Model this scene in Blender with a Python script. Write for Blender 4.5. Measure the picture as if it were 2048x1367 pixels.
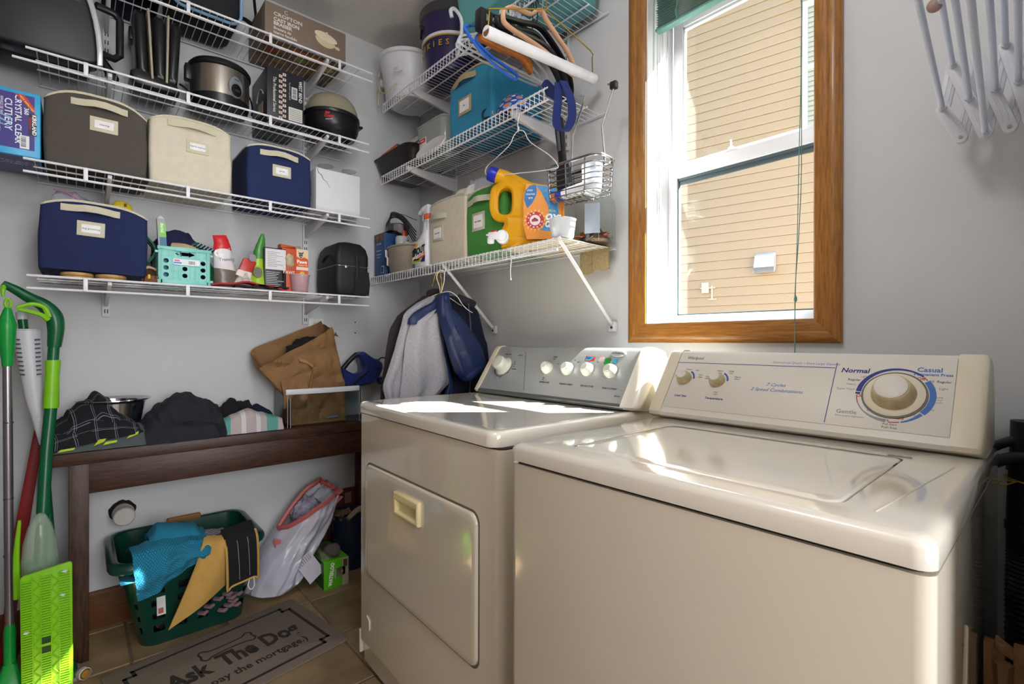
import bpy,bmesh,math,random
from mathutils import Matrix,Vector,noise
from math import pi,sin,cos,radians as R
D=bpy.data;SC=bpy.context.scene;COL=SC.collection
for o in list(D.objects):D.objects.remove(o)
random.seed(7)
# ---------------------------------------------------------------- camera, sky, sun, exposure
cam=D.cameras.new('camera');co=D.objects.new('camera',cam);COL.objects.link(co)
cam.sensor_width=36;cam.lens=36*981.2/2048;cam.clip_start=.02
co.matrix_world=Matrix.Translation((2.5145,-1.5007,1.1201))@Matrix.Rotation(R(48.484),4,'Z')@Matrix.Rotation(R(90-.02),4,'X')@Matrix.Rotation(R(.107),4,'Z')
SC.camera=co
w=D.worlds.new('sky');SC.world=w;w.use_nodes=True;wn=w.node_tree.nodes;wl=w.node_tree.links
bg=wn['Background'];sk=wn.new('ShaderNodeTexSky');sk.sky_type='NISHITA';sk.sun_disc=False;sk.sun_elevation=R(45);sk.sun_rotation=R(40)
wl.new(sk.outputs[0],bg.inputs[0]);bg.inputs[1].default_value=.20
sl=D.lights.new('sun','SUN');sl.energy=30;sl.angle=R(.5);sl.color=(1,.95,.88);so=D.objects.new('sun',sl);COL.objects.link(so)
so.rotation_euler=Vector((-.82,-1,-1.25)).to_track_quat('-Z','Y').to_euler();so.location=(6,6,8)
SC.view_settings.view_transform='Standard';SC.view_settings.look='None';SC.view_settings.gamma=1;SC.view_settings.use_curve_mapping=False
SC.view_settings.exposure=1.38;SC.cycles.transparent_max_bounces=24
def area(n,loc,to,sx,sy,e,c):
    l=D.lights.new(n,'AREA');l.shape='RECTANGLE';l.size=sx;l.size_y=sy;l.energy=e;l.color=c
    o=D.objects.new(n,l);COL.objects.link(o);o.location=loc;o.rotation_euler=(Vector(to)-Vector(loc)).to_track_quat('-Z','Y').to_euler()
area('hall_fill_light',(4.72,-1.25,1.55),(0,-1.15,1.35),1.9,1.7,40,(.96,.98,1))  # added area fill shining in through the doorway; the hall has no window
pl=D.lights.new('room_fill_light','POINT');pl.energy=8;pl.shadow_soft_size=.13;pl.color=(.97,.985,1);po=D.objects.new('room_fill_light',pl);COL.objects.link(po);po.location=(2.0,-1.25,2.42)  # added unseen point fill to brighten ceiling and walls; no fixture hangs here
# ---------------------------------------------------------------- materials
def lin(h):
    h=h.lstrip('#');v=[int(h[i:i+2],16)/255 for i in(0,2,4)]
    return tuple(c/12.92 if c<=.04045 else((c+.055)/1.055)**2.4 for c in v)+(1,)
def mat(name,col,rough=.5,metal=0,ns=None,na=.12,bs=None,bd=.2,trans=0,ior=1.45,coat=0,st=(1,1,1),c2=None,alpha=1,spec=.5,sss=0,emit=0):
    m=D.materials.new(name);m.use_nodes=True;nt=m.node_tree;N=nt.nodes;b=N['Principled BSDF'];c=lin(col)
    b.inputs['Base Color'].default_value=c;b.inputs['Roughness'].default_value=rough;b.inputs['Metallic'].default_value=metal
    b.inputs['Transmission Weight'].default_value=trans;b.inputs['IOR'].default_value=ior;b.inputs['Coat Weight'].default_value=coat;b.inputs['Alpha'].default_value=alpha
    b.inputs['Coat Roughness'].default_value=.06;b.inputs['Specular IOR Level'].default_value=spec
    if emit:b.inputs['Emission Color'].default_value=c;b.inputs['Emission Strength'].default_value=emit
    if ns or bs:
        tc=N.new('ShaderNodeTexCoord');mp=N.new('ShaderNodeMapping');mp.inputs['Scale'].default_value=st;nt.links.new(tc.outputs['Object'],mp.inputs[0])
    if ns:
        n=N.new('ShaderNodeTexNoise');n.inputs['Scale'].default_value=ns;n.inputs['Detail'].default_value=6;nt.links.new(mp.outputs[0],n.inputs[0])
        r=N.new('ShaderNodeValToRGB');e=r.color_ramp.elements;e[0].position=.3;e[1].position=.7
        cc=lin(c2) if c2 else tuple(min(1,x*(1+na)) for x in c[:3])+(1,)
        e[0].color=c if c2 else tuple(x*(1-na) for x in c[:3])+(1,);e[1].color=cc
        nt.links.new(n.outputs['Fac'],r.inputs[0]);nt.links.new(r.outputs[0],b.inputs['Base Color'])
    if bs:
        n=N.new('ShaderNodeTexNoise');n.inputs['Scale'].default_value=bs;n.inputs['Detail'].default_value=4;nt.links.new(mp.outputs[0],n.inputs[0])
        p=N.new('ShaderNodeBump');p.inputs['Strength'].default_value=bd;p.inputs['Distance'].default_value=.004
        nt.links.new(n.outputs['Fac'],p.inputs['Height']);nt.links.new(p.outputs[0],b.inputs['Normal'])
    return m
def glass(name,col='#ffffff',rough=0,ior=1.45,thin=False):
    m=D.materials.new(name);m.use_nodes=True;nt=m.node_tree;N=nt.nodes;N.remove(N['Principled BSDF']);out=N['Material Output']
    t=N.new('ShaderNodeBsdfTransparent');t.inputs[0].default_value=lin(col);g=N.new('ShaderNodeBsdfGlossy');g.inputs['Roughness'].default_value=max(rough,.02)
    lw=N.new('ShaderNodeLayerWeight');pw=N.new('ShaderNodeMath');pw.operation='POWER';pw.inputs[1].default_value=5;nt.links.new(lw.outputs['Facing'],pw.inputs[0])
    f=N.new('ShaderNodeMath');f.operation='MULTIPLY_ADD';f.inputs[1].default_value=.6;f.inputs[2].default_value=((ior-1)/(ior+1))**2;nt.links.new(pw.outputs[0],f.inputs[0]);mx=N.new('ShaderNodeMixShader')
    nt.links.new(f.outputs[0],mx.inputs[0]);nt.links.new(t.outputs[0],mx.inputs[1]);nt.links.new(g.outputs[0],mx.inputs[2]);nt.links.new(mx.outputs[0],out.inputs[0])
    return m
def cloudy(name,col,a=.5,rough=.3):   # translucent plastic film: part see-through, part diffuse/translucent
    m=D.materials.new(name);m.use_nodes=True;nt=m.node_tree;N=nt.nodes;b=N['Principled BSDF'];out=N['Material Output']
    b.inputs['Base Color'].default_value=lin(col);b.inputs['Roughness'].default_value=rough
    t=N.new('ShaderNodeBsdfTransparent');t.inputs[0].default_value=(1,1,1,1);mx=N.new('ShaderNodeMixShader');mx.inputs[0].default_value=a
    nt.links.new(t.outputs[0],mx.inputs[1]);nt.links.new(b.outputs[0],mx.inputs[2]);nt.links.new(mx.outputs[0],out.inputs[0])
    return m
def uvmat(name,fn,rough=.8,bs=None,bd=.3):  # colour from a small node recipe over the UV map
    m=D.materials.new(name);m.use_nodes=True;nt=m.node_tree;N=nt.nodes;b=N['Principled BSDF'];b.inputs['Roughness'].default_value=rough
    uv=N.new('ShaderNodeUVMap');sp=N.new('ShaderNodeSeparateXYZ');nt.links.new(uv.outputs[0],sp.inputs[0])
    def ma(op,a,c=None,d=None):
        n=N.new('ShaderNodeMath');n.operation=op
        for i,x in enumerate((a,c,d)):
            if x is None:continue
            if isinstance(x,(int,float)):n.inputs[i].default_value=x
            else:nt.links.new(x,n.inputs[i])
        return n.outputs[0]
    def mix(f,a,c):
        n=N.new('ShaderNodeMix');n.data_type='RGBA';nt.links.new(f,n.inputs[0])
        for i,x in((6,a),(7,c)):
            if isinstance(x,str):n.inputs[i].default_value=lin(x)
            else:nt.links.new(x,n.inputs[i])
        return n.outputs[2]
    nt.links.new(fn(sp.outputs[0],sp.outputs[1],ma,mix),b.inputs['Base Color'])
    if bs:
        n=N.new('ShaderNodeTexNoise');n.inputs['Scale'].default_value=bs;p=N.new('ShaderNodeBump');p.inputs['Strength'].default_value=bd;p.inputs['Distance'].default_value=.003
        tc=N.new('ShaderNodeTexCoord');nt.links.new(tc.outputs['Object'],n.inputs[0]);nt.links.new(n.outputs['Fac'],p.inputs['Height']);nt.links.new(p.outputs[0],b.inputs['Normal'])
    return m
MC={}
def pm(col,rough=.45,metal=0,**k):   # plain material, cached by look
    key=(col,rough,metal,tuple(sorted(k.items())))
    if key not in MC:
        k.setdefault('ns',40);k.setdefault('na',.05)
        MC[key]=mat('paint_'+col.strip('#'),col,rough,metal,**k)
    return MC[key]
def fab(col,**k):
    k.setdefault('bs',500);k.setdefault('bd',.35);k.setdefault('ns',30);k.setdefault('na',.05)
    return pm(col,.92,**k)
def ink(col):return pm(col,.6,ns=None) if False else pm(col,.6)
# ---------------------------------------------------------------- mesh helpers
I4=Matrix();XF=[I4];WM={}
class frame:
    def __init__(s,m,absolute=False):s.m=m;s.a=absolute
    def __enter__(s):XF.append(s.m if s.a else XF[-1]@s.m);return s
    def __exit__(s,*a):XF.pop()
def TR(x=0,y=0,z=0,rz=0,rx=0,ry=0):
    return Matrix.Translation((x,y,z))@Matrix.Rotation(R(rz),4,'Z')@Matrix.Rotation(R(ry),4,'Y')@Matrix.Rotation(R(rx),4,'X')
def basis(o,r,u):
    r=Vector(r).normalized();u=Vector(u);u=(u-r*u.dot(r)).normalized();n=r.cross(u)
    m=Matrix((r,u,n)).transposed().to_4x4();m.translation=o;return m
def tag(o,label=None,cat=None,group=None,kind=None):
    for k,v in(('label',label),('category',cat),('group',group),('kind',kind)):
        if v:o[k]=v
    return o
def link(o,par,w):
    COL.objects.link(o);WM[o]=w
    if par:o.parent=par
class thing:   # Empty at the thing's base; parts are built inside the with-block in its own frame (x right, y away from the viewer, z up)
    def __init__(s,name,label,cat,loc,rz=0,group=None,rx=0,ry=0):
        m=TR(*loc,rz,rx,ry);o=D.objects.new(name,None);o.empty_display_size=.05;o.matrix_world=m
        link(o,None,m);tag(o,label,cat,group);s.o=o;s.m=m
    def __enter__(s):XF.append(s.m);return s.o
    def __exit__(s,*a):XF.pop()
class B:
    def __init__(s):s.v=[];s.f=[];s.uv=None;s.m=[];s.cur=0
    def add(s,V,F):
        n=len(s.v);s.v+=[Vector(v) for v in V];s.f+=[tuple(i+n for i in f) for f in F];s.m+=[s.cur]*len(F);return s
    def mi(s,i):s.cur=i;return s
    def box(s,x0,x1,y0,y1,z0,z1):
        return s.add([(x,y,z) for z in(z0,z1) for y in(y0,y1) for x in(x0,x1)],[(0,2,3,1),(4,5,7,6),(0,1,5,4),(1,3,7,5),(3,2,6,7),(2,0,4,6)])
    def loft(s,rings,c0=True,c1=True,closed=True):
        n=len(rings[0]);assert all(len(r)==n for r in rings);V=[p for r in rings for p in r];F=[]
        for i in range(len(rings)-1):
            for j in range(n if closed else n-1):
                k=(j+1)%n;F.append((i*n+j,i*n+k,(i+1)*n+k,(i+1)*n+j))
        if c0:F.append(tuple(range(n))[::-1])
        if c1:F.append(tuple(range((len(rings)-1)*n,len(rings)*n)))
        return s.add(V,F)
    def lathe(s,prof,c=(0,0,0),n=20,sx=1,sy=1,ax='z',c0=True,c1=True):
        rr=[]
        for r,h in prof:
            ring=[]
            for j in range(n):
                a=2*pi*j/n;p=(r*cos(a)*sx,r*sin(a)*sy,h)
                if ax=='x':p=(h,p[0],p[1])
                if ax=='y':p=(p[0],h,-p[1])
                ring.append((p[0]+c[0],p[1]+c[1],p[2]+c[2]))
            rr.append(ring)
        return s.loft(rr,c0,c1)
    def tube(s,pts,r,n=8,closed=False,sub=0,fl=1):
        P=[Vector(p) for p in pts]
        if sub:P=smooth(P,sub,closed)
        rs=r if isinstance(r,(list,tuple)) else None
        N=len(P);rings=[];up=None
        for i,p in enumerate(P):
            a=P[i-1] if i>0 else(P[-1] if closed else p);b=P[(i+1)%N] if(i<N-1 or closed) else p
            t=(b-a).normalized()
            if up is None:up=Vector((0,0,1)) if abs(t.z)<.9 else Vector((1,0,0))
            u=(up-t*up.dot(t));u=u.normalized() if u.length>1e-6 else t.orthogonal().normalized();up=u;v=t.cross(u)
            if rs:q=i/(N-1)*(len(rs)-1);k=min(int(q),len(rs)-2);rr=rs[k]+(rs[k+1]-rs[k])*(q-k)
            else:rr=r
            rings.append([p+u*cos(2*pi*j/n)*rr*fl+v*sin(2*pi*j/n)*rr for j in range(n)])
        if closed:rings.append(rings[0]);return s.loft(rings,False,False)
        return s.loft(rings)
    def prism(s,poly,h0,h1,ax='z'):   # outline in the two other axes, pulled along ax
        def P(a,b,h):return(a,b,h) if ax=='z' else((a,h,b) if ax=='y' else(h,a,b))
        return s.loft([[P(a,b,h0) for a,b in poly],[P(a,b,h1) for a,b in poly]])
    def strip(s,pts,wv,t):  # flat strap: centre line, width vector, thickness vector
        wv=Vector(wv)/2;t=Vector(t)
        return s.loft([[Vector(p)-wv,Vector(p)+wv,Vector(p)+wv+t,Vector(p)-wv+t] for p in pts])
    def grid(s,fn,nu,nv,thick=None):
        n=len(s.v);V=[];F=[];U=[]
        for j in range(nv+1):
            for i in range(nu+1):V.append(Vector(fn(i/nu,j/nv)));U.append((i/nu,j/nv))
        k=nu+1
        for j in range(nv):
            for i in range(nu):F.append((j*k+i,j*k+i+1,(j+1)*k+i+1,(j+1)*k+i))
        if s.uv is None:s.uv=[(0,0)]*n
        s.add(V,F);s.uv+=U
        return s
    def done(s,name,m,par=None,sm=True,bev=0,seg=2,ang=40,solid=0,kind=None):
        T=XF[-1];ms=m if isinstance(m,(list,tuple)) else[m]
        W=[T@v for v in s.v]
        if par is None:
            xs=[p.x for p in W];ys=[p.y for p in W];o0=Vector(((min(xs)+max(xs))/2,(min(ys)+max(ys))/2,min(p.z for p in W)));wm=Matrix.Translation(o0)
        else:wm=WM[par]
        iv=wm.inverted();me=D.meshes.new(name);me.from_pydata([iv@p for p in W],[],s.f)
        if len(ms)>1:me.polygons.foreach_set('material_index',s.m)
        if s.uv is not None:
            l=me.uv_layers.new(name='UVMap');uv=s.uv+[(0,0)]*(len(s.v)-len(s.uv))
            for lp in me.loops:l.data[lp.index].uv=uv[lp.vertex_index]
        bm=bmesh.new();bm.from_mesh(me);bmesh.ops.recalc_face_normals(bm,faces=bm.faces)
        if solid:
            g=bmesh.ops.solidify(bm,geom=list(bm.faces),thickness=solid)
        if bev:
            e=[x for x in bm.edges if len(x.link_faces)==2 and x.calc_face_angle(0)>R(30)]
            bmesh.ops.bevel(bm,geom=e,offset=bev,segments=seg,profile=.5,affect='EDGES',clamp_overlap=True)
        bm.to_mesh(me);bm.free()
        for x in ms:me.materials.append(x)
        if sm:me.shade_smooth();me.set_sharp_from_angle(angle=R(ang))
        o=D.objects.new(name,me);link(o,par,wm)
        if par is None:o.location=wm.translation
        if kind:o['kind']=kind
        return o
def smooth(P,k,closed=False):
    N=len(P);out=[]
    for i in range(N if closed else N-1):
        g=lambda j:P[j%N] if closed else P[max(0,min(N-1,j))]
        a,b,c,d=g(i-1),g(i),g(i+1),g(i+2)
        for t in range(k):
            t/=k;out.append(.5*((2*b)+(c-a)*t+(2*a-5*b+4*c-d)*t*t+(3*b-a-3*c+d)*t**3))
    if not closed:out.append(P[-1])
    return out
def dup(o,par,off):   # copy of a part sharing its mesh, moved in its parent's own frame
    c=o.copy();COL.objects.link(c);c.parent=par;c.location=Vector(o.location)+Vector(off);WM[c]=WM[o]@Matrix.Translation(off);return c
def rrect(x0,x1,y0,y1,r,n=5):
    P=[]
    for cx,cy,a in((x1-r,y1-r,0),(x0+r,y1-r,90),(x0+r,y0+r,180),(x1-r,y0+r,270)):
        P+=[(cx+r*cos(R(a+90*i/n)),cy+r*sin(R(a+90*i/n))) for i in range(n+1)]
    return P
def ell(cx,cy,rx,ry,n=24):return[(cx+rx*cos(2*pi*i/n),cy+ry*sin(2*pi*i/n)) for i in range(n)]
def txt(par,s,size,m,mt,al='CENTER',shear=0,bold=0,sx=1,ex=.0003,name='lettering'):
    # m: frame of the text plane in the current frame (x right, y up, z out of the face)
    cu=D.curves.new('t','FONT');cu.body=s;cu.size=size;cu.align_x=al;cu.align_y='CENTER';cu.extrude=ex;cu.shear=shear;cu.offset=bold;cu.resolution_u=2
    to=D.objects.new('t',cu);me=D.meshes.new_from_object(to);D.objects.remove(to);D.curves.remove(cu)
    T=WM[par].inverted()@XF[-1]@m@Matrix.Diagonal((sx,1,1,1));me.transform(T);me.name=name
    me.materials.clear();me.materials.append(mt);o=D.objects.new(name,me);link(o,par,WM[par]);return o
def FR(x,z,y=0,rot=0):   # text plane on a front face of the local frame, facing the viewer (-y); rot turns it clockwise
    return basis((x,y,z),(1,0,0),(0,0,1))@Matrix.Rotation(R(-rot),4,'Z')
def nz(x,y,z,f,a,o=3):return noise.fractal(Vector((x*f,y*f,z*f)),1,2,o)*a
def blob(b,c,r,na=.1,f=4,seed=0,nu=28,nv=16,flat=None,e=1,fold=0):
    # crumpled cloth lump: squashed sphere with folds; flat = height under which it is pressed level
    def fn(u,v):
        a=2*pi*u;p=-pi/2+pi*v;d=Vector((cos(a)*cos(p),sin(a)*cos(p),sin(p)))
        d=Vector([math.copysign(abs(k)**e,k) for k in d])
        q=Vector((sin(a),cos(a),v*2))
        n=noise.fractal(Vector((d.x*f+seed,d.y*f,d.z*f)),1,2,4)*na
        if fold:n+=fold*(abs(noise.noise(Vector((d.x*f*1.7,d.y*f*1.7+seed,d.z*f*.6))))-.25)
        k=1+n;P=Vector((c[0]+d.x*r[0]*k,c[1]+d.y*r[1]*k,c[2]+d.z*r[2]*k))
        if flat is not None and P.z<flat:P.z=flat
        return P
    return b.grid(fn,nu,nv)
def pile(b,prof,x0,x1,z0,na=.01,f=14,seed=0,ns=18,e=.55,nl=40,lean=0):
    # heap of cloth lying on z0: outline prof [(x,top z)] across the view, rounded cross-section from y=x0 to x1
    X=[p[0] for p in prof]
    def top(x):
        for (a,h),(c,g) in zip(prof,prof[1:]):
            if x<=c:
                t=(x-a)/(c-a) if c>a else 0;t=t*t*(3-2*t);return h+(g-h)*t
        return prof[-1][1]
    rings=[]
    def fn(u,v):
        x=X[0]+(X[-1]-X[0])*u;h=max(top(x)-z0,.002);a=pi*v;yy=(x0+x1)/2-cos(a)*(x1-x0)/2;zz=z0+h*max(sin(a),0)**e
        k=noise.fractal(Vector((x*f+seed,yy*f,zz*f)),1,2,4);k2=1-2*abs(noise.noise(Vector((x*f*.8+seed,yy*f*.9+3,zz*f*1.4))))
        d=(k*.6+k2*.6)*na*min(1,h/.03)
        s=sin(a);return(x+nz(yy+seed,zz,x,f*.7,na*.8),yy-cos(a)*d+lean*zz,max(z0+.001,zz+d*s))
    return b.grid(fn,nl,ns)
# ---------------------------------------------------------------- common materials
MW=mat('wall_paint','#c8cacd',.75,ns=3,na=.02,bs=220,bd=.08)
MCE=mat('ceiling_texture','#d9d6d0',.9,bs=160,bd=1,ns=90,na=.06)
MOAK=mat('oak_across','#a5712f',.4,ns=14,st=(1.2,14,14),c2='#7d4d1a',bs=60,bd=.1,coat=.15)
MOAKV=mat('oak_upright','#a5712f',.4,ns=14,st=(14,14,1.2),c2='#7d4d1a',bs=60,bd=.1,coat=.15)
MBASE=mat('baseboard_wood','#6b4322',.5,ns=14,st=(14,1.2,14),c2='#54331a')
MVIN=mat('white_vinyl','#e4e6ea',.35,ns=8,na=.02)
MWHT=mat('white_wire_coating','#dfe0e6',.35,ns=60,na=.02)
MBRK=mat('white_bracket','#d3d3d6',.4,ns=30,na=.03)
MGRN=mat('blind_green','#5f8f86',.4,ns=30,na=.1)
MWIN=glass('window_glass','#fbfcfb')
MGRAY=mat('weatherstrip_gray','#46565c',.6)
def st(o):return tag(o,kind='structure')
# ---------------------------------------------------------------- floor of single tiles
fl=st(B().box(-.15,2.62,-1.84,.2,-.06,-.006).box(2.62,4.9,-3.1,.7,-.06,-.006).done('floor',mat('grout','#6f6250',.9,ns=80,na=.15),sm=False))
TM=[mat('floor_tile_'+n,a,.42,ns=7,c2=b,bs=30,bd=.12) for n,a,b in(('tan','#94805f','#6d5a42'),('sand','#8d7a5d','#655440'),('clay','#99835f','#735f45'))]
tp={}
random.seed(3)
for i in range(-1,10):
    for j in range(-12,2):
        x0,y0=.36-.31+.31*(i),-.745+.305*(j+1)
        x1,y1=x0+.304,y0+.299
        a,c=max(x0,-.02),min(x1,2.6);d,e=max(y0,-1.74),min(y1,.02)
        if c-a<.03 or e-d<.03:continue
        full=(abs(c-a-.304)<1e-6 and abs(e-d-.299)<1e-6);k=random.randrange(3)
        if full and k in tp:
            o,ox,oy=tp[k];dup(o,fl,(a-ox,d-oy,0))
        else:
            o=B().box(a,c,d,e,-.012,0).done('tile',TM[k],fl,bev=.003,seg=1,sm=False)
            if full:tp[k]=(o,a,d)
# ---------------------------------------------------------------- walls and ceiling
st(B().box(-.12,0,-1.84,.20,-.05,2.80).done('wall_left',MW,sm=False))
b=B();X0,X1,Z0,Z1=1.533,2.07,1.177,2.40
b.box(-.12,X0,0,.20,-.05,2.8);b.box(X1,2.62,0,.20,-.05,2.8);b.box(X0,X1,0,.20,-.05,Z0);b.box(X0,X1,0,.20,Z1,2.8)
st(b.done('wall_back',MW,sm=False))
st(B().box(-.12,2.62,-1.84,-1.72,-.05,2.8).done('wall_front',mat('warm_wall_paint','#b39f93',.75),sm=False))
b=B();b.box(2.50,2.62,-.74,.0,-.05,2.8);b.box(2.50,2.62,-1.72,-1.66,-.05,2.8);b.box(2.50,2.62,-1.66,-.74,2.08,2.8);st(b.done('wall_right',MW,sm=False))
b=B();b.box(2.62,4.9,-3.1,-3.0,-.05,2.8);b.box(4.8,4.9,-3.0,.6,-.05,2.8);b.box(2.62,4.9,.6,.7,-.05,2.8);b.box(2.5,2.62,-3.1,-1.84,-.05,2.8);b.box(2.5,2.62,.14,.7,-.05,2.8);st(b.done('wall_hall',mat('hall_paint','#d8c6b6',.8),sm=False))
b=B();b.box(-.15,2.62,-1.84,.2,2.744,2.83);b.box(2.62,4.9,-3.1,.7,2.744,2.83);b.box(2.5,2.62,-3.1,-1.84,2.744,2.83);b.box(2.5,2.62,.2,.7,2.744,2.83);st(b.done('ceiling',MCE,sm=False))
st(B().prism([(0.0,.0),(.012,.0),(.012,.135),(.006,.145),(0,.145)],-1.72,0,'y').done('baseboard_left',MBASE,bev=.001))
with frame(TR(0,0,0,90)):pass
# ---------------------------------------------------------------- window_1
with thing('window_1',None,None,(1.80,0,1.118)) as win:
    st(win)
    with frame(I4,True):
        ox0,ox1,oz0,oz1=1.466,2.127,1.118,2.467
        PRF=[(0,0),(0,.013),(.006,.019),(.022,.021),(.030,.017),(.036,.017),(.052,.014),(.061,.012),(.067,.007),(.067,0)]   # (distance in from the outer edge, depth)
        def cas(e,m):
            R_=[]
            for en in(0,1):
                r=[]
                for t,d in PRF:
                    if e=='b':p=((ox0+t,ox1-t)[en],-d,oz0+t)
                    if e=='t':p=((ox0+t,ox1-t)[en],-d,oz1-t)
                    if e=='l':p=(ox0+t,-d,(oz0+t,oz1-t)[en])
                    if e=='r':p=(ox1-t,-d,(oz0+t,oz1-t)[en])
                    r.append(p)
                R_.append(r)
            B().loft(R_).done('casing',m,win)
        cas('b',MOAK);cas('t',MOAK);cas('l',MOAKV);cas('r',MOAKV)
        for q in((X0,X0+.003,0,.062,Z0,Z1),(X1-.003,X1,0,.062,Z0,Z1),(X0,X1,0,.125,Z0,Z0+.004),(X0,X1,0,.062,Z1-.004,Z1)):B().box(*q).done('jamb',MVIN,win,sm=False)
        b=B();fx0,fx1,fz0,fz1=X0,X1,Z0,Z1
        for q in((fx0,fx0+.007),(fx1-.007,fx1)):b.box(q[0],q[1],.062,.20,fz0,fz1)
        b.box(fx0,fx1,.12,.20,fz0,fz0+.012);b.box(fx0,fx1,.12,.20,2.33,fz1)
        for y in(.070,.090,.122,.154):b.box(fx0+.006,fx0+.010,y,y+.003,fz0,fz1);b.box(fx1-.010,fx1-.006,y,y+.003,fz0,fz1)
        b.done('vinyl_frame',MVIN,win,bev=.001)
        def sash(n,x0,x1,z0,z1,y0,y1,st_,rb,rt):
            b=B();b.box(x0,x0+st_,y0,y1,z0,z1);b.box(x1-st_,x1,y0,y1,z0,z1);b.box(x0+st_,x1-st_,y0+.001,y1-.001,z0,z0+rb);b.box(x0+st_,x1-st_,y0+.001,y1-.001,z1-rt,z1)
            o=b.done(n,MVIN,win,bev=.003);g=B().box(x0+st_-.004,x1-st_+.004,(y0+y1)/2-.002,(y0+y1)/2+.002,z0+rb-.004,z1-rt+.004).done('pane',MWIN,o,sm=False)
            c=B();t=.004
            for q in((x0+st_,x0+st_+t,z0+rb,z1-rt),(x1-st_-t,x1-st_,z0+rb,z1-rt),(x0+st_,x1-st_,z0+rb,z0+rb+t),(x0+st_,x1-st_,z1-rt-t*2.2,z1-rt)):c.box(q[0],q[1],y0+.006,y1-.004,q[2],q[3])
            c.done('glazing_bead',MGRAY if n=='lower_sash' else MVIN,o,sm=False)
            return o
        lo=sash('lower_sash',fx0+.009,fx1-.009,1.187,1.758,.125,.152,.036,.030,.046)
        up=sash('upper_sash',fx0+.012,fx1-.012,1.738,2.335,.157,.183,.037,.037,.062)
        B().box(fx0+.045,fx1-.045,.136,.146,1.690,1.714).done('weatherstrip',MGRAY,lo,sm=False)
        b=B();b.box(1.755,1.795,.127,.147,1.758,1.764);b.lathe([(.010,0),(.010,.008),(.006,.012)],(1.770,.137,1.763),12);b.tube([(1.770,.137,1.771),(1.777,.119,1.790)],[.004,.003],6)
        b.done('sash_lock',MVIN,lo)
# ---------------------------------------------------------------- mini blind drawn up under the head of the window
with thing('mini_blind','raised green mini blind stacked at the top of the window','blind',(1.80,.04,2.21)) as bl:
    with frame(I4,True):
        B().box(1.548,2.058,.018,.052,2.335,2.372).done('head_rail',MGRN,bl,bev=.002)
        b=B()
        for k in range(12):
            z=2.226+k*.0085;dx=random.uniform(-.002,.002)
            b.grid(lambda u,v,z=z,dx=dx:(1.555+.496*u+dx,.022+.026*v,z+.0026*sin(pi*v)),1,3)
        b.done('slats',MGRN,bl,kind='stuff',solid=.0006)
        B().box(1.552,2.054,.020,.050,2.212,2.221).done('bottom_rail',MGRN,bl,bev=.003)
        for x in(1.64,1.97):
            B().tube([(x,.016,2.34),(x+.002,.013,2.29),(x-.002,.016,2.25),(x,.014,2.21)],.0014,5).done('ladder_cord',MGRN,bl)
            B().tube([(x+.006,.012,2.34),(x-.004,.012,2.30),(x+.006,.011,2.27),(x-.004,.012,2.24),(x+.003,.012,2.215)],.0013,5,sub=3).done('tangled_cord',MGRN,bl)
        B().tube([(1.553,.02,2.35),(1.5535,.012,2.29),(1.5525,.012,1.79)],.0035,6).done('tilt_wand',glass('clear_acrylic','#dfe9ea',.05),bl)
        c=[(1.985,.01,2.35),(2.03,-.022,2.10),(2.036,-.028,1.90),(2.030,-.028,1.60),(2.026,-.026,1.40),(2.022,-.028,1.25)]
        B().tube(c+[(2.020,-.028,1.02)],.0011,5,sub=3).done('pull_cord',MGRN,bl)
        B().tube([(x+.004*sin(z*9)+.003,y,z) for x,y,z in c]+[(2.0225,-.028,1.02)],.0011,5,sub=3).done('pull_cord',MGRN,bl)
        B().lathe([(.001,.014),(.004,.008),(.0045,0),(.002,-.004)],(2.0225,-.028,1.235),8).done('cord_knot',MGRN,bl)
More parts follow.
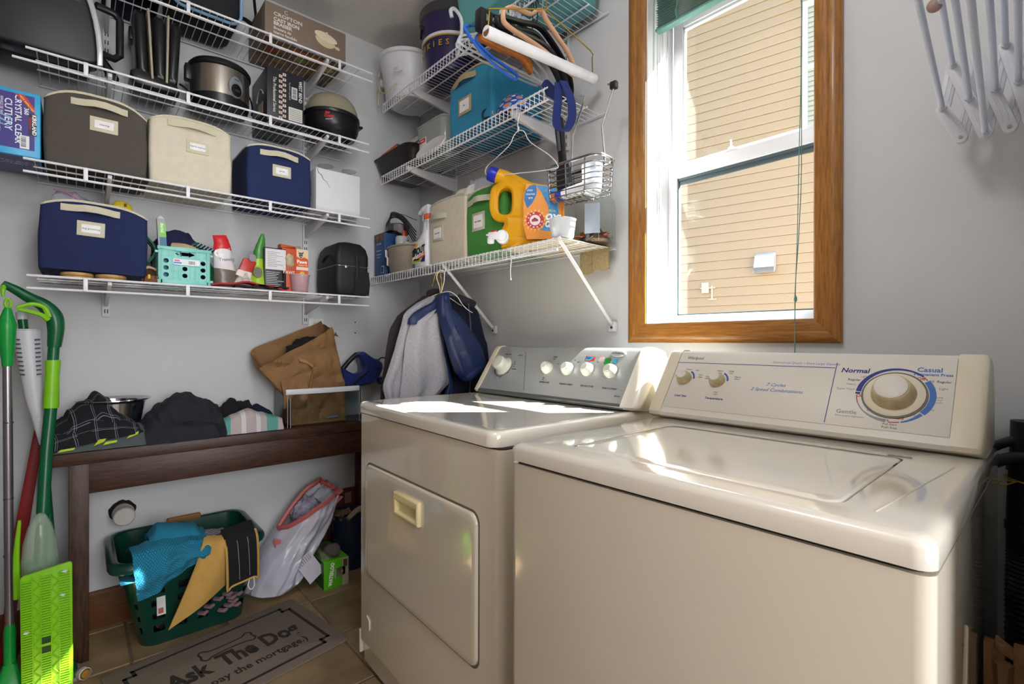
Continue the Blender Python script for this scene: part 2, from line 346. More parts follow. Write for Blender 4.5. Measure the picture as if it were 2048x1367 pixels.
# ---------------------------------------------------------------- outside: ground and the neighbouring house
st(B().box(-8,14,.16,30,-.62,-.6).done('ground',mat('dry_lawn','#6b6a55',.9,ns=4,na=.1),sm=False))
MSID=mat('siding_vinyl','#b59f82',.6,ns=30,na=.03,st=(.3,8,8))
with thing('neighbour_house','beige house with horizontal lap siding seen through the window','house',(.22,4.0,-.6),10.9) as nh:
    B().box(-4,5.5,.02,3.5,0,6.3).done('house_wall',MSID,nh,sm=False)
    p0=B().prism([(.02,0),(-.014,0),(-.014,.012),(0,.100),(.02,.102)],-4,5.5,'x').done('siding_plank',MSID,nh,sm=False)
    for k in range(1,62):dup(p0,nh,(0,0,.1016*k))
    b=B()
    for q in((.50,.548,3.86,5.20),(1.50,1.56,3.86,5.20)):b.box(q[0],q[1],-.045,.01,q[2],q[3])
    b.box(.548,1.5,-.044,.01,3.86,3.92);b.box(.548,1.5,-.044,.01,5.14,5.2);b.box(.548,1.5,-.04,.0,4.50,4.55)
    f=b.done('window_frame',MVIN,nh,bev=.004)
    B().box(.548,1.5,-.022,-.018,3.92,5.14).done('pane',pm('#8f9488',.08),f,sm=False)
    b=B()
    for k in range(24):b.box(.55,1.5,-.03,-.023,3.93+k*.05,3.965+k*.05)
    b.done('shade_slats',pm('#aeb0a2',.5),f,sm=False,kind='stuff')
    v=B().loft([[(.06,-.015,2.49),(.26,-.015,2.49),(.26,-.015,2.68),(.06,-.015,2.68)],[(.07,-.05,2.48),(.25,-.05,2.48),(.25,-.05,2.67),(.07,-.05,2.67)],[(.055,-.13,2.455),(.265,-.13,2.455),(.25,-.11,2.64),(.07,-.11,2.64)]]).done('vent_hood',pm('#d5d8de',.45),nh,bev=.004)
    b=B()
    for k in range(7):b.box(.062,.258,-.133,-.128,2.458+k*.008,2.463+k*.008)
    b.done('vent_screen',pm('#6c7076',.6),v,sm=False)
    b=B();b.box(-.50,-.42,-.05,-.012,2.28,2.40);b.box(-.52,-.35,-.04,-.012,2.33,2.345);b.box(-.40,-.38,-.03,-.012,2.21,2.36);b.box(-.43,-.34,-.03,-.012,2.20,2.215);b.done('tap_bracket',pm('#d9cdb6',.5),nh,bev=.003)
# ---------------------------------------------------------------- wire shelves
def shelfA(z,y0,y1,where,lipext=0):
    with thing('wire_shelf',where,'shelf',(0,(y0+y1)/2,z),0,'white wire shelves on the wall above the bench') as s:
        with frame(I4,True):
            B().tube([(.307,y0,z),(.307,y1,z)],.0042,8).done('front_rail',MWHT,s)
            B().tube([(.309,y0-lipext,z-.041),(.309,y1,z-.041)],.0042,8).done('lip_rail',MWHT,s)
            B().tube([(.16,y0+.02,z-.004),(.16,y1-.02,z-.004)],.003,6).done('middle_rail',MWHT,s)
            B().tube([(.235,y0+.02,z-.004),(.235,y1-.02,z-.004)],.003,6).done('middle_rail',MWHT,s)
            B().tube([(.012,y0+.02,z-.002),(.012,y1-.02,z-.002)],.003,6).done('back_rail',MWHT,s)
            c0=B().box(.3135,.3165,-1.487,-1.475,z-.043,z+.002).done('lip_clip',MWHT,s,bev=.001)
            for y in(-1.189,-.90,-.607):dup(c0,s,(0,y+1.481,0))
            if y0>-1.48:c0.location.y+=.06
            w0=B().tube([(.010,y0+.025,z+.001),(.30,y0+.025,z+.001),(.309,y0+.025,z+.003)],.0014,4).done('wire',MWHT,s,sm=False)
            n=int((y1-y0-.04)/.0254)
            for k in range(1,n):dup(w0,s,(0,.0254*k,0))
            for y in(-1.417,-.654):
                b=B().prism([(.012,z-.012),(.012,z-.075),(.06,z-.066),(.27,z-.03),(.298,z-.016),(.298,z-.004),(.285,z-.006)],y-.006,y+.006,'y');b.done('bracket',MBRK,s,bev=.001)
shelfA(2.403,-1.445,-.445,'topmost white wire shelf over the bench, holding the brown boxed braiser',0)
shelfA(2.060,-1.627,-.462,'white wire shelf over the bench holding the rice cooker and popcorn maker',.03)
shelfA(1.704,-1.632,-.457,'white wire shelf over the bench holding grey, cream and navy bins in a row',0)
shelfA(1.331,-1.624,-.459,'lowest white wire shelf over the bench, holding the teal basket and black cooler bag',0)
def std(axis,c,z0,z1,label):
    with thing('shelf_standard',label,'rail',(.0,c,z0) if axis=='A' else(c,0,z0),90 if axis=='A' else 0) as s:
        B().box(-.0125,.0125,-.012,0,0,z1-z0).done('rail_channel',MBRK,s,bev=.001)
        b=B();k=0
        while .02+k*.03<z1-z0-.02:
            for x in(-.006,.0025):b.box(x,x+.0035,-.0128,-.0118,.014+k*.032,.030+k*.032)
            k+=1
        b.done('slots',pm('#3b3b40',.6),s,sm=False,kind='stuff')
std('A',-1.417,1.215,2.60,'slotted white shelf rail behind the navy bin on the lowest shelf')
std('A',-.654,1.205,2.60,'slotted white shelf rail behind the orange dog treat box')
std('B',1.16,1.90,2.58,'slotted white shelf rail beside the window, behind the hangers')
std('B',.37,1.90,2.58,'slotted white shelf rail in the corner behind the white bucket')
def shelfB(z,x0,x1,label,lip=.042,brk=(),brace=()):
    with thing('wire_shelf',label,'shelf',((x0+x1)/2,0,z),0,'white wire shelves on the window wall') as s:
        with frame(I4,True):
            yf=-.305
            B().tube([(x0,yf,z-.002),(x1,yf,z-.002)],.0032,6).done('front_rail',MWHT,s)
            B().tube([(x0,yf,z-lip),(x1,yf,z-lip)],.0036,6).done('lip_rail',MWHT,s)
            for y in(-.10,-.20):B().tube([(x0+.01,y,z-.004),(x1,y,z-.004)],.003,6).done('middle_rail',MWHT,s)
            B().tube([(x0+.01,-.012,z-.003),(x1+.02,-.012,z-.003)],.0032,6).done('back_rail',MWHT,s)
            w0=B().tube([(x0+.003,-.010,z+.001),(x0+.003,yf-.003,z+.001),(x0+.003,yf-.0045,z-.004),(x0+.003,yf-.0045,z-lip-.002)],.0014,4).done('wire',MWHT,s,sm=False)
            k=1
            while x0+.003+k*.0235<x1+.004:dup(w0,s,(k*.0235,0,0));k+=1
            for x in brk:B().prism([(-.012,z-.008),(-.012,z-.075),(-.05,z-.072),(-.26,z-.034),(-.295,z-.022),(-.295,z-.006)],x-.007,x+.007,'x').done('bracket',MBRK,s,bev=.001)
            for x in brace:
                b=B().tube([(x,-.303,z+.004),(x,-.296,z-.012),(x,-.018,1.190)],.0085,4,fl=.8);b.box(x-.016,x+.016,-.016,-.002,1.160,1.196)
                o=b.done('brace',MBRK,s,bev=.001);B().lathe([(.005,-.0205),(.005,-.016)],(x,0,1.174),8,ax='y').done('screw',pm('#777777',.4,1),o)
shelfB(1.467,.006,1.392,'longest white wire shelf left of the window, carrying the yellow detergent jug',.040,(),(.70,1.396))
shelfB(1.987,.13,1.347,'middle white wire shelf left of the window, holding the bright blue bin',.044,(.37,1.145))
shelfB(2.360,.148,1.355,'highest white wire shelf left of the window, holding buckets and a teal tub',.044,(.40,1.145))
b=B();b.box(-.036,.036,-.006,0,-.058,.058)
with thing('outlet','white wall outlet plate behind the brown paper bag','outlet',(0,-.60,1.12),90) as o:
    B().box(-.036,.036,-.006,-.001,0,.116).done('cover_plate',MVIN,o,bev=.002)
    b=B()
    for z in(.036,.080):b.prism(rrect(-.015,.015,z-.014,z+.014,.008),-.0075,-.005,'y')
    b.done('socket_faces',pm('#cfcfd0',.4),o)
for y,z in((-.392,1.166),(-.392,1.222)):
    B().lathe([(.0035,0),(.0035,.0015)],(0.0,y,z),10,ax='x').done('screw_hole',pm('#15120f',.9),D.objects['wall_left'])
# ---------------------------------------------------------------- washer and dryer
MENA=mat('bisque_enamel','#d6cfbf',.16,coat=1,ns=3,na=.02)
MTOP=mat('washer_top_enamel','#d8d3c8',.12,coat=1,ns=3,na=.02,spec=.7)
MBIS=mat('bisque_plastic','#d9d0ba',.38,ns=8,na=.03)
MPAN=mat('washer_panel','#d6d3ca',.4,ns=5,na=.02)
MSIL=mat('brushed_silver_panel','#a4a8ab',.42,.35,ns=60,na=.05,st=(.1,6,6))
MGAP=pm('#2a2621',.9)
MDIRT=mat('grubby_bisque','#c9ba95',.5,ns=60,c2='#b09f78')
MCREAM=mat('cream_plastic','#e2d3a2',.4,ns=10,na=.03)
MPEARL=mat('pearl_plastic','#c9cec4',.2,ns=8,na=.03,coat=.5)
NAVY,BLUE,RED,GREY,DK=ink('#2a2f86'),ink('#3f6db4'),ink('#b23a34'),ink('#8f9096'),ink('#43464c')
def sector(b,r0,r1,a0,a1,h0,h1,n=14,t0=None):
    P=[(r1*cos(R(a0+(a1-a0)*i/n)),r1*sin(R(a0+(a1-a0)*i/n))) for i in range(n+1)]
    Q=[((r0+((t0-r0)*i/n if t0 else 0))*cos(R(a0+(a1-a0)*i/n)),(r0+((t0-r0)*i/n if t0 else 0))*sin(R(a0+(a1-a0)*i/n))) for i in range(n+1)]
    for i in range(n):b.add([(P[i][0],P[i][1],h) for h in(h0,h1)]+[(P[i+1][0],P[i+1][1],h) for h in(h0,h1)]+[(Q[i][0],Q[i][1],h) for h in(h0,h1)]+[(Q[i+1][0],Q[i+1][1],h) for h in(h0,h1)],[(0,2,3,1),(4,5,7,6),(1,3,7,5),(0,4,6,2),(0,1,5,4),(2,6,7,3)])
    return b
def knob(par,nm,x,s,r,h,m0,m1,cap):
    o=B().lathe([(r*.98,0),(r,.003),(r*.93,h*.45),(r*.74,h*.9),(r*.66,h)],(x,s,0),28).done(nm,m0,par)
    B().lathe([(cap,h-.001),(cap,h+.002),(cap*.92,h+.0035),(cap*.3,h+.0028)],(x,s,0),24).done('knob_cap',m1,o);return o
with thing('washing_machine','bisque top-loading washer with large timer dial, nearest the camera','washer',(1.757,-.835,0)) as wa:
    Wd=.668
    b=B().prism(rrect(0,Wd,0,.72,.018,4),.03,.874,'z');b.done('cabinet',MENA,wa)
    for x in(.05,Wd-.05):
        for y in(.05,.66):B().lathe([(.022,0),(.022,.012),(.010,.014),(.010,.034)],(x,y,0),12).done('foot',pm('#333333',.7),wa)
    B().prism(rrect(.006,Wd-.006,.008,.712,.02,4),.8735,.8795,'z').done('seam',MGAP,wa,sm=False)
    # top deck with an opening for the lid
    lx0,lx1,ly0,ly1=.108,.572,.055,.438
    b=B();o=rrect(-.001,Wd+.001,-.003,.724,.02,5);i_=rrect(lx0,lx1,ly0,ly1,.022,5)
    def ring(P,z,s=0):
        cx,cy=sum(p[0] for p in P)/len(P),sum(p[1] for p in P)/len(P)
        return[(p[0]-math.copysign(s,p[0]-cx),p[1]-math.copysign(s,p[1]-cy),z) for p in P]
    b.loft([ring(i_,.902),ring(i_,.9135),ring(i_,.9145,-.003),ring(o,.9145,.016),ring(o,.9130,.009),ring(o,.9085,.003),ring(o,.902,0),ring(o,.880,0),ring(o,.8795,.01),ring(i_,.8795)],False,False)
    b.add([],[]);b.done('top_deck',MTOP,wa,ang=60)
    B().prism(rrect(lx0-.004,lx1+.004,ly0-.004,ly1+.004,.022),.898,.903,'z').done('lid_well',pm('#8b8478',.5),wa,sm=False)
    L_=rrect(lx0+.0025,lx1-.0055,ly0+.0025,ly1-.003,.021,5)
    b=B().loft([ring(L_,.903),ring(L_,.9120,0),ring(L_,.9145,.002),ring(L_,.9155,.006),ring(L_,.9152,.03)]);lid=b.done('lid',MTOP,wa,ang=60)
    for y in(.36,.375):B().box(lx1-.0065,lx1-.004,y,y+.004,.906,.915).done('lid_bumper',pm('#4d4a44',.6),lid,sm=False)
    B().box(lx1-.03,lx1+.004,.4385,.446,.911,.9165).done('lid_hinge',pm('#8e9398',.4,.6),lid,bev=.001)
    # raised side mouldings of the deck
    B().tube([(.604,.06,.9142),(.636,.42,.9142)],.0016,6).done('deck_crease',MTOP,wa)
    # side panel embossing seen on the right
    b=B().prism([(.22,.25),(.25,.25),(.25,.70),(.235,.74),(.22,.66)],Wd-.001,Wd+.003,'x');b.done('side_emboss',MENA,wa,bev=.002)
    # console
    with frame(I4,True):
        prof=[(-.300,.9150),(-.318,.924),(-.320,.933),(-.315,.940),(-.204,1.086),(-.192,1.094),(-.165,1.094),(-.135,1.080),(-.112,1.04),(-.108,.9150)]
        B().prism([(y,z) for y,z in prof],1.786,2.375,'x').done('console',MPAN,wa,ang=30)
        cap=[(-.302,.9152),(-.321,.925),(-.3225,.934),(-.317,.943),(-.206,1.089),(-.192,1.097),(-.165,1.097),(-.132,1.083),(-.108,1.04),(-.104,.9152)]
        for x0,x1 in((1.746,1.786),(2.375,2.419)):
            cyy=-.2;
            def rg(x,s):return[(x,y+(cyy-y)*s,max(.9152,z-(z-.915)*s*.5)) for y,z in cap]
            lo=x0<2
            rr=[rg(x0,.10 if lo else 0),rg(x0+.004,.03 if lo else 0),rg(x0+.010,0),rg(x1-.010,0),rg(x1-.004,0 if lo else .03),rg(x1,0 if lo else .10)]
            B().loft(rr).done('console_end_cap',MBIS,wa,ang=35)
        PF=basis((0,-.315,.935),(1,0,0),(0,.115,.155))
        with frame(PF):
            T=lambda s,z,x,y,m,**k:txt(wa,s,z,Matrix.Translation((x,y,.0042)),m,**k)
            B().box(1.787,2.374,.012,.190,.002,.0042).done('panel_overlay',MPAN,wa,bev=.0005)
            b=B();b.box(1.785,2.170,.1555,.1568,.004,.0048);b.add([(2.1715,.170,.004),(2.1728,.170,.004),(2.1735,.015,.004),(2.1722,.015,.004),(2.1715,.170,.0048),(2.1728,.170,.0048),(2.1735,.015,.0048),(2.1722,.015,.0048)],[(0,1,2,3),(4,7,6,5),(0,4,5,1),(1,5,6,2),(2,6,7,3),(3,7,4,0)])
            b.done('blue_rules',NAVY,wa,sm=False)
            for x,s,wd in((1.822,.104,'Load Size'),(1.914,.103,'Temperature')):
                with frame(Matrix.Translation((0,0,.004))):
                    knob(wa,'selector_knob',x,s,.0205,.020,MDIRT,MPAN,.0125)
                with frame(TR(x,s,0)):
                    b=B();sector(b,.024,.0285,62,2,.004,.0048,10);b.done('blue_arc',ink('#2f5aa8'),wa,sm=False)
                T(wd,.0088,x+.006,.049,NAVY,bold=.0002)
            for s,x,y,z in(('Medium',1.826,.1335,.005),('Large',1.850,.1325,.005),('Small',1.795,.112,.005),('Extra',1.865,.118,.005),('Large',1.865,.111,.005),('Warm',1.913,.1335,.0062),('Cold',1.914,.1275,.005),('Cold',1.943,.1335,.0062),('Cold',1.943,.1275,.005),('Hot',1.885,.114,.0062),('Cold',1.884,.108,.005),('Warm',1.963,.117,.0062),('Warm',1.963,.111,.005),('Hot',1.920,.068,.0062),('Cold',1.920,.062,.005)):T(s,z,x,y,DK)
            T('Whirlpool',.014,1.832,.172,ink('#3a3c40'),shear=.25,sx=.8)
            T('7 Cycles',.0125,2.057,.101,BLUE,shear=.3);T('2 Speed Combinations',.0125,2.060,.086,BLUE,shear=.3)
            T('Commercial Quality • Extra Large Capacity',.0082,2.107,.166,ink('#8a94cf'),shear=.2)
            T('Normal',.0165,2.209,.1505,NAVY,bold=.0004,shear=.15);T('Casual',.0150,2.334,.1585,BLUE,bold=.0003);T('Permanent Press',.0088,2.340,.1475,BLUE,bold=.0002)
            T('Gentle',.0135,2.208,.046,ink('#808288'));T('Permanent Agitation',.0062,2.215,.0365,ink('#9c9ca0'))
            cx,cy=2.283,.0945
            for s,x,y,z,m in(('Rinse',2.280,.147,.0058,GREY),('Spin',2.308,.142,.0058,GREY),('Light   6',2.232,.1365,.0068,GREY),('Regular  10',2.217,.127,.0078,DK),('Heavy  14',2.212,.1155,.0068,GREY),('Super Wash  18',2.204,.103,.0068,GREY),
                ('10  Regular',2.352,.1315,.0072,DK),('6  Light',2.354,.116,.0072,GREY),('Pause',2.352,.096,.0058,GREY),('Cool',2.353,.090,.0054,GREY),('Down',2.352,.084,.0054,GREY),('Rinse',2.342,.067,.0058,GREY),('Spin',2.322,.052,.0058,GREY),('Spin',2.238,.072,.0058,GREY),('Rinse',2.249,.054,.0058,GREY),('6',2.280,.035,.007,DK),('Pull Start',2.284,.0265,.0062,DK),('Push Stop',2.284,.0195,.0062,DK)):T(s,z,x,y,m)
            for x,y in((2.322,.1365),(2.226,.088),(2.298,.0425)):T('Off',.0098,x,y,RED,bold=.0002)
            with frame(TR(cx,cy,0)):
                b=B();sector(b,.056,.0655,176,70,.004,.0047,24,t0=.062);sector(b,.062,.0655,70,48,.004,.0047,6);sector(b,.057,.0655,182,178,.004,.0047,2);b.done('normal_arc',NAVY,wa,sm=False)
                b=B();sector(b,.056,.066,36,-38,.004,.0047,18);sector(b,.058,.0645,-40,-74,.004,.0047,10,t0=.062);b.done('casual_arc',BLUE,wa,sm=False)
                b=B();sector(b,.057,.064,264,220,.004,.0047,12,t0=.062);sector(b,.0615,.064,220,202,.004,.0047,6);b.done('gentle_arc',GREY,wa,sm=False)
                b=B();sector(b,.062,.0638,46,38,.004,.0047,4);sector(b,.062,.0638,186,202,.004,.0047,6);sector(b,.062,.0638,268,284,.004,.0047,6);b.done('off_arcs',RED,wa,sm=False)
                B().lathe([(.0545,.003),(.0545,.0062),(.0515,.0062),(.0515,.004)],(0,0,0),40).done('dial_ring',pm('#4a433a',.35),wa)
                dl=B().lathe([(.051,.003),(.051,.0075),(.046,.0095),(.035,.0098)],(0,0,0),40).done('timer_dial',MBIS,wa)
                B().lathe([(.038,.009),(.0372,.013),(.0338,.026),(.0305,.034),(.0285,.0355)],(0,0,0),36).done('dial_grip',MDIRT,dl)
                B().lathe([(.0278,.035),(.0274,.0375),(.024,.039),(.008,.0385)],(0,0,0),32).done('dial_cap',MPAN,dl)
# dryer, turned a little out of square with the wall
with thing('clothes_dryer','bisque dryer with silver console and sunlit top, left of the washer','dryer',(.887,-.768,0),-1.85) as dr:
    Wd=.790
    B().prism(rrect(0,Wd,0,.66,.022,5),.10,.874,'z').done('cabinet',MENA,dr)
    B().prism(rrect(.004,Wd-.004,.012,.64,.015,3),.022,.104,'z').done('kick_panel',MENA,dr)
    B().box(-.001,.010,.0,.03,.045,.125).done('kick_corner',mat('enamel_white','#c9c6ba',.3),dr,bev=.003)
    for x in(.05,Wd-.05):
        for y in(.06,.6):B().lathe([(.02,0),(.02,.012),(.009,.014),(.009,.03)],(x,y,0),12).done('foot',pm('#333333',.7),dr)
    B().prism(rrect(.005,Wd-.005,.006,.652,.02,4),.8735,.8785,'z').done('seam',MGAP,dr,sm=False)
    o=rrect(-.002,Wd-.018,-.006,.664,.03,6)
    with frame(TR(0,0,.005)):
        b=B().loft([ring(o,.873,.008),ring(o,.8735,0),ring(o,.898,0),ring(o,.9045,.002),ring(o,.9085,.006),ring(o,.9095,.012),ring(o,.9095,.03),ring(o,.9082,.045)]);b.done('top_panel',MTOP,dr,ang=60)
    # door: slightly proud panel with a dark shadow gap on its upper and lower edge
    dx0,dx1,dz0,dz1=.070,.708,.345,.712
    B().prism(rrect(dx0-.005,dx1+.005,dz0-.006,dz1+.006,.03,6),-.001,.004,'y').done('door_gap',pm('#6d655a',.7),dr,sm=False)
    D_=rrect(dx0,dx1,dz0,dz1,.028,6)
    def rf(P,y,s=0):
        cx,cz=(dx0+dx1)/2,(dz0+dz1)/2
        return[(p[0]-math.copysign(s,p[0]-cx),y,p[1]-math.copysign(s,p[1]-cz)) for p in P]
    door=B().loft([rf(D_,.002),rf(D_,-.004),rf(D_,-.007,.002),rf(D_,-.0085,.006),rf(D_,-.0085,.02)]).done('door',MENA,dr,ang=60)
    hx0,hx1,hz0,hz1=.300,.448,.608,.676
    b=B();F=[[(hx0,-.0085),(hx1,-.0085)]]
    def rr4(x0,x1,z0,z1,y):return[(x0,y,z0),(x1,y,z0),(x1,y,z1),(x0,y,z1)]
    b.loft([rr4(hx0,hx1,hz0,hz1,-.008),rr4(hx0,hx1,hz0,hz1,-.0175),rr4(hx0+.004,hx1-.004,hz0+.004,hz1-.004,-.0205),rr4(hx0+.011,hx1-.011,hz0+.009,hz1-.020,-.0195),rr4(hx0+.020,hx1-.020,hz0+.013,hz1-.034,-.0092)],False,True)
    h=b.done('handle',MCREAM,door,bev=.0012)
    b=B();b.prism([(.07,.20),(.092,.19),(.092,.158),(.085,.158),(.085,.186),(.07,.195)],-.003,.001,'y');b.done('latch_emboss',MENA,dr,bev=.001)
    with frame(I4,True):
        prof=[(-.262,.915),(-.284,.920),(-.290,.928),(-.286,.936),(-.182,1.088),(-.170,1.098),(-.150,1.100),(-.12,1.092),(-.10,1.06),(-.095,.915)]
        def px(y,z,x):return(x,y,z)
        B().loft([[(x,y,z) for y,z in prof] for x in(.935,1.640)]).done('console',MSIL,dr,ang=30)
        B().tube([(.942,-.283,.926),(1.642,-.283,.926)],.010,10).done('console_rail',pm('#7f8386',.3,.8),dr)
        def capr(x,s,gx=0):return[(x,y+(-.2-y)*s-gx*(1 if y<-.15 else 0),z-(z-.92)*s*.4) for y,z in[(-.262,.915),(-.287,.919),(-.295,.928),(-.290,.938),(-.186,1.092),(-.172,1.102),(-.150,1.104),(-.115,1.095),(-.095,1.06),(-.09,.915)]]
        B().loft([capr(.918,.12),capr(.921,.02),capr(.926,0),capr(.942,0),capr(.944,.01)]).done('console_end_cap',MBIS,dr,ang=40)
        MCAP=mat('white_console_cap','#e1ddd3',.3,ns=5,na=.02,coat=.3)
        B().loft([capr(1.634,.01),capr(1.637,0),capr(1.654,0),capr(1.668,.02),capr(1.684,.10),capr(1.692,.22)]).done('console_end_cap',MCAP,dr,ang=60)
        PF=basis((0,-.2872,.9345),(1,0,0),(0,.104,.1525))
        with frame(PF):
            T=lambda s,z,x,y,m,**k:txt(dr,s,z,Matrix.Translation((x,y,.0012)),m,**k)
            knob(dr,'timer_knob',1.028,.106,.040,.016,MPEARL,MPEARL,.018)
            B().lathe([(.030,.012),(.029,.036),(.026,.040),(.016,.0415)],(1.026,.106,0),28).done('knob_grip',MPEARL,dr)
            with frame(TR(1.028,.106,0)):
                b=B();sector(b,.046,.0475,-170,20,.0005,.0013,20);b.done('dial_arc',DK,dr,sm=False)
            for x,s in((1.271,.108),(1.368,.109),(1.457,.110),(1.552,.109)):
                knob(dr,'selector_knob',x,s,.024,.024,MPEARL,MPEARL,.0135)
            b=B();b.add([(1.112,.175,.0005),(1.114,.175,.0005),(1.204,.010,.0005),(1.202,.010,.0005),(1.112,.175,.001),(1.114,.175,.001),(1.204,.010,.001),(1.202,.010,.001)],[(0,1,2,3),(4,7,6,5),(0,4,5,1),(1,5,6,2),(2,6,7,3),(3,7,4,0)]);b.done('panel_line',pm('#878c92',.4,.5),dr,sm=False)
            for s,x,y in(('TEMPERATURE',1.285,.050),('WRINKLE SHIELD',1.388,.050),('END OF CYCLE',1.480,.050),('PUSH TO START',1.572,.048)):T(s,.0078,x,y,DK)
            for s,x,y,z in(('HIGH HEAT',1.020,.163,.007),('AIR DRY',1.095,.160,.007),('Medium',1.283,.158,.006),('Low',1.283,.148,.005),('On',1.272,.061,.006),('Off',1.272,.068,.006),('Low',1.312,.130,.005),('On',1.382,.147,.005),('Off',1.400,.140,.005),('Loud',1.448,.142,.005),('Off',1.483,.143,.005),('60',1.080,.130,.006),('50',1.086,.118,.006),('40',1.086,.108,.006),('NORMAL',1.096,.096,.006),('30',1.070,.078,.006),('20',1.040,.056,.006),('10',1.010,.052,.006),('GENTLE',1.610,.024,.006)):T(s,z,x,y,DK)
            b=B();b.loft([[(1.553+p[0],.178+p[1],h) for p in ell(0,0,.030*k,.0125*k,24)] for k,h in((1,.0005),(1,.002),(.93,.004),(.6,.005))]);ov=b.done('badge',pm('#d9dde0',.2,.5),dr)
            txt(dr,'Whirlpool',.0115,Matrix.Translation((1.553,.178,.0052)),DK,shear=.25)
            b=B();b.box(1.424,1.465,.146,.166,.0005,.0015);mg=b.done('sticker',pm('#b3332c',.4),dr,bev=.0003)
            B().prism([(1.427,.149),(1.448,.148),(1.462,.163),(1.430,.164)],.0012,.0022).done('sticker_wave',pm('#45b6cf',.4),mg);B().prism([(1.430,.154),(1.445,.152),(1.452,.160),(1.432,.161)],.0018,.0027).done('sticker_patch',pm('#3b62c8',.4),mg)
            B().prism(ell(1.492,.155,.012,.011),.0005,.0018).done('sticker_ball',pm('#d8ccd4',.4),dr)
            b=B()
            for a in(40,140,220,320):sector(b,.009,.0102,a-50,a+50,.0018,.0024,6)
            for k in range(4):pass
            with frame(TR(1.492,.155,0)):b.done('sticker_stitch',pm('#c26d86',.4),dr,sm=False)
            for x,y,r,m in((1.521,.148,.0088,'#2f8a3f'),(1.551,.149,.0062,'#2f9fd0')):
                for a in((45,135,225,315) if r>.007 else(90,210,330)):B().prism(ell(x+r*.9*cos(R(a)),y+r*.9*sin(R(a)),r*.8,r*.8,12),.0005,.002).done('sticker_leaf',pm(m,.4),dr)
# ---------------------------------------------------------------- things on the shelves over the bench (front of each at x = .29, seen from +x)
TRIM=fab('#c9c4ac');CARD=pm('#e6e6ea',.6)
def fbin(label,loc,rz,w,d,h,col,text='',arch=.03,trim=TRIM,group='fabric storage bins',hu=(.24,.80),hz=.80,tg=(.42,.70,.56,.74),sag=.02,ry=0,tz=None,twist=0,top=True):
    with thing('storage_bin',label,'bin',loc,rz,group,0,ry) as o:
        m=fab(col);N=12
        def path(t):   # perimeter, rounded corners; t is metres of inset
            return rrect(t,w-t,t,d-t,.014,4)
        def zt(p):
            u=p[0]/w;v=p[1]/d
            a=1-min(1,abs(2*u-1))**3.2
            c=1-abs(2*v-1)**3.2
            return h-arch*(1-max(min(a,1),0))*1.0-(.3*arch*(1-c)) if p[1]<d*.5 else h-arch*(1-a)
        n=8
        # denser perimeter
        def dense(P):
            Q=[]
            for i,p in enumerate(P):
                q=P[(i+1)%len(P)];k=KS[i]
                Q+=[(p[0]+(q[0]-p[0])*t/k,p[1]+(q[1]-p[1])*t/k) for t in range(k)]
            return Q
        P0=path(0);KS=[max(1,int(math.hypot(P0[(i+1)%len(P0)][0]-p[0],P0[(i+1)%len(P0)][1]-p[1])/.02)) for i,p in enumerate(P0)]
        O=dense(P0);I=dense(path(.006));O2=dense(path(-.0018))
        def ring(P,f,bul=1):
            r=[]
            for p in P:
                z=zt(p)*f;b=sin(pi*min(max(f,0),1))*bul
                x=p[0]+(p[0]-w/2)*.025*b+nz(p[0],p[1],z,9,.004)*b;y=p[1]+(p[1]-d/2)*.02*b+nz(z,p[0],p[1],8,.003)*b
                r.append((x,y,z))
            return r
        mI=len(I)
        B().loft([ring(O,0),ring(O,.02),ring(O,.12),ring(O,.3),ring(O,.5),ring(O,.7),ring(O,.88),ring(O,.965)],True,False).done('fabric_body',m,o,ang=60)
        B().loft([ring(I,.04,0),ring(I,.3),ring(I,.7),ring(I,.965)],True,False).done('lining',fab('#8f8a7c'),o,ang=60)
        B().loft([ring(O,.965),ring(O2,.966),ring(O2,.998),ring(I,1),ring(I,.965)],False,False).done('rim_binding',trim,o,ang=60)
        if not top:return
        x0,x1=w*hu[0],w*hu[1];z=h*hz if tz is None else tz
        pts=[(x0+(x1-x0)*t,-.0035-bo,z-.012*t*0+dz) for t,bo,dz in((0,0,0),(.12,.002,0),(.24,.006,.001),(.4,.016,.003),(.6,.018,.003),(.8,.010,.001),(.9,.003,0),(1,0,0))]
        B().strip(pts,(0,0,.023),(0,-.0025,0)).done('handle_strap',trim,o,bev=.0008)
        tx0,tx1,tz0,tz1=w*tg[0]-.0,w*tg[1],h*tg[2]-.02,h*tg[3]-.02
        B().box(tx0,tx1,-.0068,-.003,tz0,tz1).done('label_holder',trim,o,bev=.0008)
        B().box(tx0+.012,tx1-.012,-.0085,-.0065,tz0+.011,tz1-.011).done('label_card',CARD,o,sm=False)
        if text:txt(o,text,.0085,FR((tx0+tx1)/2,(tz0+tz1)/2,-.0088),ink('#3b3b46'))
fbin('dark grey-brown fabric bin with pale handle, beside the blue cutlery box',(.293,-1.584,1.711),90,.270,.27,.272,'#4f4a45','cleaning',arch=.045)
fbin('cream fabric bin between the grey-brown and the navy bin',(.293,-1.304,1.711),90,.264,.27,.268,'#cfc8b6','hats & scarves',arch=.03,hu=(.2,.8),hz=.84)
fbin('navy fabric bin beside the plain white box',(.293,-.981,1.711),90,.254,.27,.245,'#1d2a55','games',arch=.025,hu=(.18,.78),hz=.80,tg=(.37,.66,.52,.72))
fbin('navy fabric bin propped on two wooden discs on the lowest shelf',(.290,-1.598,1.362),90,.283,.27,.250,'#1b2650','dog grooming',arch=.03,hu=(.17,.72),hz=.83,tg=(.32,.58,.56,.76),ry=1.5)
